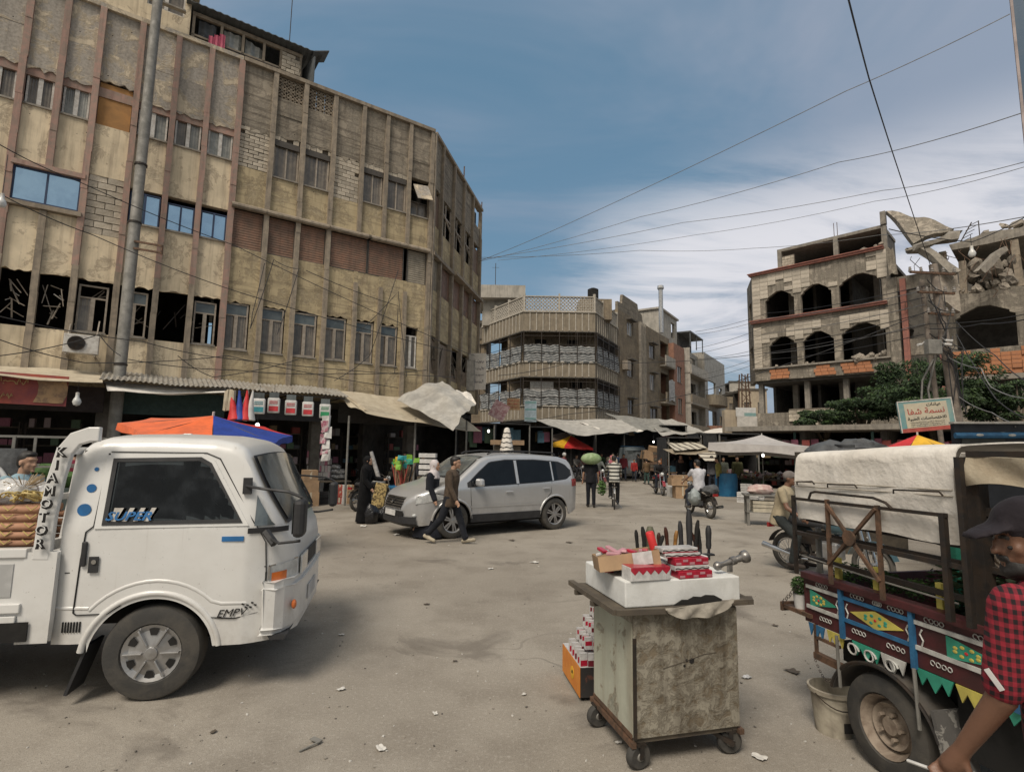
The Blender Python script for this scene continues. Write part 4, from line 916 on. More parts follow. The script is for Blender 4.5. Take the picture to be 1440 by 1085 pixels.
def wheel(parent, loc, r, w, side, rim='cover', turn=0.0, rr=.62):
 p = inst('wheel', None, parent, loc, (0, 0, turn)) if False else bpy.data.objects.new('wheel', None); COL.objects.link(p) if p.name not in COL.objects else None
 p.parent = parent; p.location = loc; p.rotation_euler = (0, 0, turn); R0 = r * rr
 m = MB(); prof = [(R0, -w * .40), (R0 + .01, -w * .5), (r * .86, -w * .5), (r * .96, -w * .44), (r, -w * .30), (r, w * .30), (r * .96, w * .44), (r * .86, w * .5), (R0 + .01, w * .5), (R0, w * .40)]
 m.lathe(prof, (0, 0, 0), 'Y', 40, cap=False); m.build('tyre', RUBBER, p, smooth=True, auto=35)
 m = MB(); o = side * w * .5
 if rim == 'cover':
  m.lathe([(0, side * (w * .5 - .01)), (R0 * .25, side * (w * .5 - .008)), (R0 * .45, side * (w * .5 - .02)), (R0 * .8, side * (w * .5 - .028)), (R0 * 1.0, side * (w * .5 - .01)), (R0 * 1.01, side * (w * .5 - .04))], (0, 0, 0), 'Y', 30)
  rimo = m.build('rim', ALLOY, p, smooth=True, auto=30); h = MB()
  for k in range(6):
   a = k * math.pi / 3 + .5; c = Vector((math.cos(a), 0, math.sin(a))); t = Vector((-math.sin(a), 0, math.cos(a))); b = Vector((0, side * (w * .5 - .017), 0))
   h.add([b + c * R0 * .62 - t * R0 * .10, b + c * R0 * .62 + t * R0 * .10, b + c * R0 * .84 + t * R0 * .17, b + c * R0 * .88, b + c * R0 * .84 - t * R0 * .17], [(0, 1, 2, 3, 4)])
  h.build('rim_hole', BLACK, rimo); q = MB()
  for k in range(6):
   a = k * math.pi / 3; c = Vector((math.cos(a), 0, math.sin(a))); b = Vector((0, side * (w * .5 - .012), 0)); q.bar(b + c * R0 * .3, b + c * R0 * .93, R0 * .20, .014)
  q.lathe([(0, side * (w * .5 + .006)), (R0 * .22, side * (w * .5 + .002)), (R0 * .26, side * (w * .5 - .02))], (0, 0, 0), 'Y', 16); q.build('spokes', ALLOY, rimo, bevel=.004)
 elif rim == 'alloy':
  m.lathe([(R0 * .99, side * (w * .5 - .005)), (R0 * .9, side * (w * .5 - .02)), (R0 * .88, side * (w * .2))], (0, 0, 0), 'Y', 32, cap=False)
  for k in range(6):
   a = k * math.pi / 3 + .3; c = Vector((math.cos(a), 0, math.sin(a))); t = Vector((-math.sin(a), 0, math.cos(a))); b = Vector((0, side * (w * .5 - .03), 0))
   m.bar(b + c * R0 * .1 - t * .012, b + c * R0 * .93 - t * .03, .028, .03); m.bar(b + c * R0 * .1 + t * .012, b + c * R0 * .93 + t * .03, .028, .03)
  m.lathe([(0, side * (w * .5 - .005)), (R0 * .2, side * (w * .5 - .01)), (R0 * .22, side * (w * .3))], (0, 0, 0), 'Y', 16)
  rimo = m.build('rim', ALLOY, p, smooth=True, auto=30); MB().lathe([(0, side * w * .05), (R0 * .9, side * w * .05), (R0 * .9, side * w * .06)], (0, 0, 0), 'Y', 24).build('brake_disc', STEELD, rimo)
 else:
  m.lathe([(0, side * w * .22), (R0 * .28, side * w * .24), (R0 * .34, side * w * .1), (R0 * .55, side * w * .05), (R0 * .72, side * w * .22), (R0 * .8, side * w * .02), (R0 * .95, side * w * .38), (R0, side * w * .46), (R0 * 1.01, side * w * .40)], (0, 0, 0), 'Y', 32, cap=False)
  for k in range(5): a = k * 2 * math.pi / 5; m.lathe([(0, side * w * .3), (.012, side * w * .3), (.012, side * w * .1)], (R0 * .42 * math.cos(a), 0, R0 * .42 * math.sin(a)), 'Y', 6)
  m.build('rim', M('dusty_rim', (.27, .22, .17), (.16, .12, .09), 12, .8, .2, 40), p, smooth=True, auto=30)
 return p
def arch_poly(cx, cz, r, a0, a1, n=14): return [(cx + r * math.cos(a0 + (a1 - a0) * i / n), cz + r * math.sin(a0 + (a1 - a0) * i / n)) for i in range(n + 1)]
def M_paint(name, c, metal=0.0, dirt=(.25, .21, .16), rough=.32):
 n = NT(name); z = n.sep()[2]; low = n.ramp(z, .75, .25, 0, .55); ns = n.noise(4, 7, .65); f = n.math('MULTIPLY', n.math('ADD', low, .12), n.ramp(ns, .3, .75), True)
 sc = n.ramp(n.noise(26, 4, .7), .64, .72, 0, .35)
 col = n.mix(f, c, dirt); col = n.mix(sc, col, tuple(x * .55 for x in c)); n.set('Base Color', col); n.set('Roughness', n.ramp(f, 0, .6, rough, .8)); n.set('Metallic', metal)
 n.set('Coat Weight', .35); n.b.inputs['Coat Roughness'].default_value = .15; st = n.ramp(n.noise(1.0, 5, .6, n.map((22, 22, 1.2))), .60, .78, 0, .30)
 n.set('Base Color', n.mix(st, n.mix(n.ramp(n.noise(60, 3, .6), .70, .76, 0, .7), col, (.12, .06, .03)), dirt)); n.bump(n.noise(3.2, 3), .10, .05); MT[name] = n.mat; return n.mat
WPAINT = M_paint('white_car_paint', (.66, .655, .635)); SPAINT = M_paint('silver_car_paint', (.50, .505, .51), .5, rough=.3)
BPL = M('black_plastic', (.025, .025, .027), None, 8, .6, .1, 60); SEAM = M('seam', (.02, .02, .02), None, 5, .9, 0)
CGL = M('car_glass', (.008, .010, .012), None, 2, .06, 0, spec=.3)
WSG = M('windscreen_glass', (.13, .15, .155), (.05, .06, .065), 2.5, .07, 0, spec=.8, coat=.5, edge=(.4, .6))
LAMP = M('lamp_glass', (.55, .56, .55), (.35, .36, .36), 12, .1, 0, spec=.9, coat=.6); AMB = M('amber_lens', (.60, .15, .03), None, 10, .25, 0, coat=.5); REDL = M('red_lens', (.30, .02, .02), None, 10, .25, 0, coat=.5)
def cab_glass():
 n = NT('cab_glass'); tr = n.N.new('ShaderNodeBsdfTransparent'); tr.inputs[0].default_value = (.34, .37, .38, 1); gl = n.N.new('ShaderNodeBsdfGlossy'); gl.inputs['Roughness'].default_value = .04; gl.inputs[0].default_value = (.8, .85, .9, 1); fr = n.N.new('ShaderNodeFresnel'); fr.inputs[0].default_value = 1.45; mx = n.N.new('ShaderNodeMixShader'); n.L.new(n.math('ADD', n.math('MULTIPLY', fr.outputs[0], .9), n.ramp(n.noise(5, 5), .4, .8, 0, .04)), mx.inputs[0]); n.L.new(tr.outputs[0], mx.inputs[1]); n.L.new(gl.outputs[0], mx.inputs[2]); n.L.new(mx.outputs[0], n.N['Material Output'].inputs[0]); return n.mat
CABG = cab_glass()
BLUE = M('blue_sticker', (.02, .14, .36), None, 8, .5, 0)
# ------------------------------------------------------------------ the white light truck (near side is y = -hw, local +x forward)
def white_truck():
 hw0 = .86; th = R(11.8); near = Vector((-2.55, 4.06, 0)); c = near + rotz(th) @ Vector((0, hw0 - .05, 0))
 t = thing('light_truck', 'white cab over light truck with blue dots, passing on the left', 'truck', c, th)
 top = itp([(-.62, 1.69), (-.60, 1.76), (-.56, 1.81), (-.45, 1.85), (-.1, 1.86), (.3, 1.85), (.44, 1.825), (.51, 1.785), (.56, 1.71), (.66, 1.50), (.81, 1.24), (.85, 1.15), (.895, 1.10), (.925, .95), (.935, .6), (.94, .4)])
 def bot(x):
  d = x - .01; r = .405
  if abs(d) < r: return max(.36, .30 + math.sqrt(r * r - d * d))
  return .42 if x < 0 else (.36 if x < .85 else .38)
 belt = itp([(-1, 1.20), (1.2, 1.20)])
 hw = itp([(-.62, .84), (-.5, .86), (.3, .86), (.6, .855), (.68, .83), (.77, .79), (.84, .73), (.90, .64), (.935, .54)])
 S = Shell(bot, top, belt, hw, .16, .035, .10, .02)
 xs = sorted(set([round(x, 3) for x in np.linspace(-.62, .935, 64)] + [-.61, -.6, .92] + [.01 + .405 * math.cos(a) for a in np.linspace(0, math.pi, 22)]))
 WIN = [(-.352, 1.243), (.545, 1.25), (.29, 1.65), (.215, 1.69), (-.352, 1.675)]
 def inpoly(p, poly):
  r = False
  for (x0, y0), (x1, y1) in zip(poly, poly[1:] + poly[:1]):
   if (y0 > p[1]) != (y1 > p[1]) and p[0] < (x1 - x0) * (p[1] - y0) / (y1 - y0) + x0: r = not r
  return r
 S.build(xs, 'body', WPAINT, t, 30, skip=lambda x, y, z: abs(y) > .5 and inpoly((.10 + (x - .10) * 1.05, 1.46 + (z - 1.46) * 1.10), WIN))
 cw = (.10, 1.46); scl = lambda k, kk=1.0: [(cw[0] + (x - cw[0]) * k, cw[1] + (z - cw[1]) * k * kk) for x, z in WIN]
 for sg in (-1, 1):
  # door glass with its rubber and frame
  wlo = lambda x: 1.235 + (x + .35) * .0; whi = itp([(-.37, 1.66), (-.35, 1.70), (.20, 1.70), (.30, 1.66), (.55, 1.25)])
  wf = lambda x, z, y: (x, sg * (S.y(x, z) + y), z)
  for nm, mt, ko, ki, o in (('door_frame', WPAINT, 1.13, 1.0, .008), ('window_rubber', BPL, 1.03, .965, .013)):
   m = MB(); m.prism(scl(ko, 1.06), -.02, o, holes=[scl(ki)], fn=wf); m.build(nm, mt, t)
  S.side(-.352, .545, lambda x: 1.243, itp([(-.352, 1.675), (.215, 1.69), (.29, 1.65), (.545, 1.25)]), sg, .002, 'side_window', CABG, t, 24, 3)
  S.line([(-.40, 1.73), (-.415, 1.22), (-.46, 1.18), (-.475, 1.0), (-.49, .63), (-.47, .615), (-.28, .615), (-.2, .67)], sg, .010, 'door_seam', SEAM, t)
  S.line([(.64, 1.23), (.72, 1.08), (.735, .86), (.74, .40)], sg, .012, 'door_seam', SEAM, t); S.line([(-.39, 1.742), (.25, 1.742), (.35, 1.70), (.64, 1.22)], sg, .009, 'door_seam', SEAM, t)
  S.line([(-.57, .90), (.735, .90)], sg, .007, 'trim_line', SEAM, t)
  S.side(-.52, .99, lambda x: .625, lambda x: .675, sg, .012, 'side_crease', WPAINT, t, 40, 2) if False else None
  pa = [(.01 + (.445) * math.cos(a), .30 + .445 * math.sin(a)) for a in np.linspace(R(8), R(172), 26)]
  m = MB(); m.tube([(x, sg * (S.y(x, z) - .006), z) for x, z in pa], .022, 8); m.build('wheel_arch_lip', WPAINT, t, smooth=True, auto=50)
  m = MB(); m.tube([(x, sg * (S.y(x, z) - .012), z) for x, z in [(-.62, .66), (-.50, .66), (-.40, .655)] + [(.01 + .53 * math.cos(a), .30 + .53 * math.sin(a)) for a in np.linspace(R(140), R(45), 14)] + [(.45, .655), (.60, .65), (.86, .65)]], .018, 8); m.build('side_crease', WPAINT, t, smooth=True, auto=50)
 sg = -1
 m = MB(); m.add([(.58, 0, 1.72)] * 0, []) if False else None
 # windscreen
 def wsf(u, v):
  x = .555 + (.83 - .555) * v; z = top(x); w = S.section(x)[-4][0] - .0
  return (x + .012 + .03 * (1 - (2 * u - 1) ** 2), (2 * u - 1) * (w + .035), z + .006 + S.cr * (1 - (2 * u - 1) ** 2) * .8)
 MB().grid(lambda u, v: (lambda p: (p[0] + .0, p[1] * 1.03, p[2] + .0))(wsf(u, v)), 14, 6).build('windscreen_rubber', BPL, t, smooth=True)
 MB().grid(lambda u, v: (lambda p: (p[0] + .012, p[1] * .985, p[2] + .008))(wsf(u, .03 + v * .93)), 14, 6).build('windscreen', WSG, t, smooth=True)
 S.side(.64, .86, lambda x: 1.205, lambda x: max(1.206, top(x) - .11), sg, .012, 'windscreen_corner', WSG, t, 8, 3)
 S.side(.60, .86, lambda x: 1.15, lambda x: 1.19 + .0 * x, sg, .010, 'cowl', BPL, t, 6, 2)
 # bumper, lamps, grille
 m = MB(); pl = [(.74, -.875), (.82, -.865), (.875, -.81), (.92, -.70), (.945, -.5), (.955, 0), (.945, .5), (.92, .70), (.875, .81), (.82, .865), (.74, .875), (.74, .80), (.74, -.80)]
 for z0, z1, k in ((.42, .46, .985), (.46, .74, 1.0), (.74, .79, .985)): m.prism([(x * 1.0 if k == 1 else x - .012, y * k) for x, y in pl], z0, z1, ax='Z')
 m.build('bumper', WPAINT, t, bevel=.012)
 m = MB(); m.prism([(.80, .385), (.90, .385), (.92, .42), (.78, .42)], -.86, .86); m.build('lower_valance', BPL, t)
 for s in (-1, 1):
  S2 = lambda x, z: s * (S.y(x, z) + .012)
  m = MB(); m.grid(lambda u, v: (.755 + .165 * u, S2(.755 + .165 * u, .8), .705 + .012 * u + .19 * v + .015 * v * u), 10, 2); h = m.build('headlight', LAMP, t, smooth=True)
  m = MB(); m.grid(lambda u, v: (.775 + .09 * u, S2(.775 + .09 * u, .8) + s * .006, .725 + .004 * u + .125 * v), 6, 2); m.build('indicator', AMB, h, smooth=True)
  m = MB()
  for a, b in (((.757, .70), (.757, .90)), ((.757, .90), (.92, .925)), ((.757, .70), (.92, .715))): m.bar((a[0], S2(a[0], .8), a[1]), (b[0], S2(b[0], .8), b[1]), .014)
  m.build('lamp_bezel', CHROME, h)
  MB().b2(.935, .95, s * .40 - .15, s * .40 + .14, .78, .93).build('headlight', LAMP, t, bevel=.01)
 MB().b2(.932, .945, -.24, .24, .80, .92).build('grille', BPL, t); MB().b2(.955, .963, -.2, .2, .5, .62).build('number_plate', WBOX, t)
 m = MB(); m.ell((.935, -.73, .60), (.02, .03, .035)); m.build('side_lamp', AMB, t)
 # mirrors
 for s in (-1, 1):
  m = MB(); m.tube([(.56, s * .84, 1.50), (.70, s * .98, 1.49), (.90, s * 1.03, 1.47), (1.0, s * 1.04, 1.43)], .011, 6); m.tube([(.74, s * .85, 1.12), (.85, s * 1.0, 1.10), (1.0, s * 1.04, 1.12)], .011, 6); m.b2(.54, .60, s * .84 - .01, s * .84 + .02, 1.44, 1.56); m.tube([(.72, s * .84, 1.16), (.80, s * .90, 1.08)], .03, 6); m.build('mirror_arm', BPL, t)
  m = MB(); m.b2(.955, 1.035, s * 1.06 - .085, s * 1.06 + .085, 1.155, 1.42); m.build('mirror', BPL, t, bevel=.03)
  m = MB(); m.b2(.952, .954, s * 1.06 - .07, s * 1.06 + .07, 1.18, 1.40); m.build('mirror_glass', GLG, t)
 # door furniture, stickers, decals (near side)
 yy = lambda x, z, o=.012: -(S.y(x, z) + o)
 m = MB(); m.box((-.455, yy(-.455, 1.03), 1.03), (.035, .018, .17)); m.build('door_handle', BPL, t, bevel=.008); m = MB(); m.box((-.39, yy(-.39, .95), .955), (.06, .008, .11)); h = m.build('lock_plate', BPL, t); MB().lathe([(0, -.012), (.016, -.012), (.018, 0)], (-.385, yy(-.39, .97), .975), 'Y', 10).build('lock', CHROME, h)
 for x, z, r in ((-.465, 1.615, .014), (-.475, 1.48, .030), (-.495, 1.33, .043)): MB().lathe([(0, -.004), (r, -.004), (r, .004)], (x, yy(x, z, .004), z), 'Y', 20).build('blue_dot', BLUE, t)
 MB().box((.50, yy(.5, 1.115, .004), 1.115), (.15, .006, .035)).build('blue_strip', BLUE, t)
 m = MB()
 for k in range(7): x = -.55 + .018 * k; m.box((x, yy(x, .53, .004), .535), (.008, .008, .07))
 m.build('vent_slots', BLACK, t)
 m = MB()
 for k in range(4): x = -.31 + .07 * k; m.prism([(x, 1.25), (x + .03, 1.25), (x + .075, 1.345), (x + .045 - .03 * (k == 0), 1.345)], yy(x, 1.28, .020), yy(x, 1.28, .018))
 m.build('window_decal', WFR, t); text('window_lettering', 'SUPER', .085, BLUE, t, (-.20, yy(-.2, 1.28, .024), 1.285), (R(90 - 9), 0, 0), .001, .3, 1.25, off=.002)
 text('door_lettering', 'EMPV', .075, BLACK, t, (.52, yy(.5, .6, .006), .585), (R(90), R(-3), 0), .001, .4, 1.1)
 m = MB(); m.tube([(.36, yy(.4, .56, .006), .565), (.45, yy(.4, .56, .006), .555), (.55, yy(.5, .56, .006), .548), (.70, yy(.7, .56, .006), .575)], [.001, .005, .004, .001], 4)
 for a, b in ((.60, .645), (.63, .635), (.66, .648), (.62, .62), (.65, .618), (.68, .63)): m.box((a, yy(a, b, .006), b), (.018, .003, .010), ry=.3)
 m.build('flame_decal', BLACK, t)
 # mud flap, chassis, bed
 m = MB(); m.box((-.45, -.72, .24), (.02, .22, .34), ry=R(18)); m.build('mud_flap', BPL, t)
 m = MB()
 for s in (-.35, .35): m.b2(-3.4, .6, s - .04, s + .04, .42, .55)
 m.b2(-3.4, -.6, -.7, .7, .58, .64); m.b2(-.3, .5, -.6, .6, .35, .75); m.tube([(.01, -.75, .30), (.01, .75, .30)], .05, 8); m.build('chassis', BLACK, t)
 m = MB(); m.b2(-.58, .62, -.74, .74, .70, .92); m.b2(-.60, -.585, -.7, .7, .92, 1.7); m.build('inner_cab', BLACK, t)
 SEATM = M('seat_cloth', (.06, .06, .065), None, 8, .8, .2)
 for y in (-.42, .42): MB().box((-.15, y, .97), (.46, .46, .13)).box((-.42, y, 1.23), (.12, .46, .50), ry=R(-10)).box((-.46, y, 1.56), (.08, .24, .15)).build('seat', SEATM, t, bevel=.03)
 m = MB(); m.grid(lambda u, v: (.34 + .05 * math.sin(6.283 * u) * .4, .42 + .19 * math.cos(6.283 * u), 1.20 + .19 * math.sin(6.283 * u)), 20, 1) if False else m.tube([(.36 - .08 * math.sin(a), .42 + .18 * math.cos(a), 1.20 + .16 * math.sin(a)) for a in np.linspace(0, 6.283, 20)], .014, 6); m.bar((.36, .42, 1.20), (.52, .42, 1.02), .04); m.build('steering_wheel', BPL, t); MB().b2(.50, .66, -.7, .7, .92, 1.16).build('dashboard', SEATM, t)
 for s in (-1, 1):
  m = MB(); y0, y1 = s * .90, s * .87
  m.prism([(-3.3, .62), (-.78, .62), (-.78, 1.06), (-3.3, 1.06)], min(y0, y1), max(y0, y1)); m.b2(-3.3, -.78, s * .885 - .03, s * .885 + .03, 1.02, 1.08); m.b2(-3.3, -.78, s * .90 - .025, s * .90 + .025, .66, .72); m.b2(-3.3, -.80, s * .90 - .022, s * .90 + .022, .58, .64); m.build('drop_side', WPAINT, t, bevel=.006)
  MB().b2(-3.2, -.85, s * .902 - .004, s * .902 + .004, .76, .98).build('side_panel', M('pale_grey_paint', (.50, .50, .49), None, 5, .5, .05), t, bevel=.003)
  m = MB(); m.prism([(-.79, .46), (-.61, .46), (-.60, .60), (-.605, 1.05), (-.79, 1.05)], s * .885 - .02, s * .885 + .02); m.build('corner_post', WPAINT, t, bevel=.006)
  # curved headboard post
  m = MB(); pp = [(-.70, 1.0), (-.69, 1.3), (-.665, 1.55), (-.63, 1.74), (-.57, 1.83), (-.48, 1.865), (-.42, 1.865)]
  L_ = []
  for (x0, z0), (x1, z1) in zip([pp[0]] + pp[:-1], pp[1:] + [pp[-1]]): d = Vector((x1 - x0, 0, z1 - z0)).normalized(); L_.append(Vector((-d.z, 0, d.x)) * .052)
  q = [(Vector((x, s * .885, z)), n) for (x, z), n in zip(pp, L_)]; vs = [p + n * a + Vector((0, b, 0)) for p, n in q for a, b in ((1, -.023), (-1, -.023), (-1, .023), (1, .023))]; m.add(vs, [(4 * i + j, 4 * i + (j + 1) % 4, 4 * i + 4 + (j + 1) % 4, 4 * i + 4 + j) for i in range(len(pp) - 1) for j in range(4)] + [(3, 2, 1, 0), tuple(range(4 * len(pp) - 4, 4 * len(pp)))])
  m.build('headboard_post', WPAINT, t, bevel=.008)
  m = MB(); m.bar((-.58, s * .74, 1.03), (-.55, s * .74, 1.75), .04); m.build('brace', GALV, t)
 m = MB(); m.b2(-.72, -.68, -.87, .87, 1.05, 1.12); m.b2(-.66, -.60, -.87, .87, 1.72, 1.77); m.b2(-.70, -.66, -.87, .87, 1.40, 1.44)
 for y in np.linspace(-.7, .7, 8): m.bar((-.69, y, 1.1), (-.63, y, 1.74), .025)
 m.build('headboard', WPAINT, t)
 m = MB(); m.b2(-3.3, -.75, -.86, .86, .64, .68); m.build('bed_floor', STEELD, t)
 LW = M('letter_white', (.7, .7, .68), None, 5, .6, 0)
 for i, chh in enumerate('KIAMOTOR'):
  f = i / 7; z = 1.735 - .62 * f; x = float(np.interp(z, [q[1] for q in pp[:5]], [q[0] for q in pp[:5]])) - .0
  if chh == 'O' and i == 4: chh = 'O'
  text('letter_black', chh, .085, BLACK, t, (x + .004, -.9385 - .001, z - .004), (R(90), 0, 0), .0015, 0, 1.0, off=.006); text('letter', chh, .085, LW, t, (x - .004, -.9425, z + .003), (R(90), 0, 0), .0012, 0, 1.0, off=-.001)  # black lettering printed slightly offset behind the white letters
 m = MB(); m.b2(-.99, -.72, -.925, -.915, .475, .60); m.b2(-2.6, -1.4, -.8, -.5, .35, .6); m.build('side_hatch', BLACK, t)
 for (x, sd_) in ((.01, -1), (.01, 1)): wheel(t, (x, sd_ * .74, .33 if False else .325), .325, .19, sd_, 'cover', 0, .60)
 for sd_ in (-1, 1): wheel(t, (-2.25, sd_ * .72, .315), .315, .19, sd_, 'steel')
 return t, c, th
truck, TC, TTH = white_truck()
def on_truck(p): return TC + rotz(TTH) @ Vector(p)
# bundles of flattened boxes with string in the bed and a plastic sack
RIB = M('ribbon_yellow', (.55, .42, .16), None, 8, .6, 0); TUBEC = M('copper_paper_tube', (.40, .215, .13), (.33, .17, .10), 5, .75, .1, 20, var=.15)
k = 0
for r in range(5):
 for j in range(3):
  m = MB(); x0 = -2.2; z = 1.09 + r * .058; y = -.74 + j * .13 + rnd.uniform(-.01, .01); m.tube([(x0, y, z), (-.80 - rnd.uniform(0, .03), y, z)], .027, 10)
  o = m.build('paper_roll', TUBEC, None, smooth=True, auto=50); o.location = TC; o.rotation_euler = (0, 0, TTH); tag(o, 'brown paper roll in the tied pile on the white truck bed', 'paper roll', 'brown rolls piled on the truck bed')
def cord(pts, r, mt, label, name='cord', cat='cord', grp=None, loc=None, rz=0, n=5):
 o = MB().tube(pts, r, n).build(name, mt, None, smooth=True)
 if loc is not None: o.location = loc; o.rotation_euler = (0, 0, rz)
 return tag(o, label, cat, grp)
for r in range(5):
 for x in (-1.0, -.86):
  z = 1.09 + r * .058; cord([(x - .035, -.772, z + .03), (x, -.775, z), (x + .035, -.772, z + .03)], .005, RIB, 'short yellow ribbon tied round the brown rolls on the truck', 'ribbon', 'ribbon', 'ribbons on the brown rolls', TC, TTH)
for q in range(14):
 cx = rnd.uniform(-1.05, -.82); cy = rnd.uniform(-.75, -.55); a0 = rnd.uniform(0, 6)
 cord([(cx + .05 * math.cos(a0 + k * .6), cy + .05 * math.sin(a0 + k * .6), 1.40 + .04 * math.sin(k * .5) + rnd.uniform(0, .01)) for k in range(9)], .006, RIB, 'curled yellow ribbon lying on top of the brown rolls', 'ribbon', 'ribbon', 'curled ribbons on the rolls', TC, TTH)
def blob(label, cat, name, loc, r, mt, rz=0, n=22, amp=.12, fr=4.0, flat=.0, seed=0, grp=None, squash=1.0):
 rr = random.Random(seed + int(abs(loc[0]) * 100) + int(abs(loc[1]) * 37)); ph = [rr.uniform(0, 6) for _ in range(9)]
 m = MB(); m.ell((0, 0, 0), (1, 1, 1), n, n // 2)
 def f(p):
  x, y, z = p; d = 1 + amp * (math.sin(fr * x + ph[0]) * math.sin(fr * y + ph[1]) + .6 * math.sin(fr * 1.9 * z + ph[2] + fr * x) + .4 * math.sin(fr * 3.1 * y + ph[3]) * math.sin(fr * 2.7 * x + ph[4]))
  z = max(z, -1 + flat); return (x * d * r[0], y * d * r[1], z * (d if z > 0 else 1) * r[2])
 m.v = [f(p) for p in m.v]; o = m.build(name, mt, None, smooth=True); o.location = loc; o.rotation_euler = (0, 0, rz); return tag(o, label, cat, grp)
CLEAR = M('clear_plastic_sack', (.50, .49, .47), (.62, .61, .60), 6, .3, .6, 9, .05, coat=.5)
for i, (x, y, z, a) in enumerate(((-1.35, -.5, 1.38, .19), (-1.14, -.52, 1.42, .13), (-1.2, -.3, 1.36, .17))):
 blob('crumpled clear plastic sack on the truck bed, %s' % ('largest one at the left edge', 'bunched end near the ribbons', 'behind the other two sacks')[i], 'plastic sack', 'plastic_sack', on_truck((x, y, z)), (a * 1.3, a, a * .8), CLEAR, TTH, 30, .10, 7, seed=i)
STRAW = M('straw', (.42, .32, .19), (.33, .24, .14), 10, .8, .2, 60); o = MB()
for q in range(60): a = rnd.uniform(0, 6.28); o.bar((-1.05, -.55, 1.45), (-1.05 + .12 * math.cos(a), -.55 + .1 * math.sin(a), 1.50 + rnd.uniform(-.03, .08)), .003)
o = o.build('straw_tuft', STRAW); o.location = TC; o.rotation_euler = (0, 0, TTH); tag(o, 'tuft of straw bristles poking from the sacks on the truck', 'straw bristles')
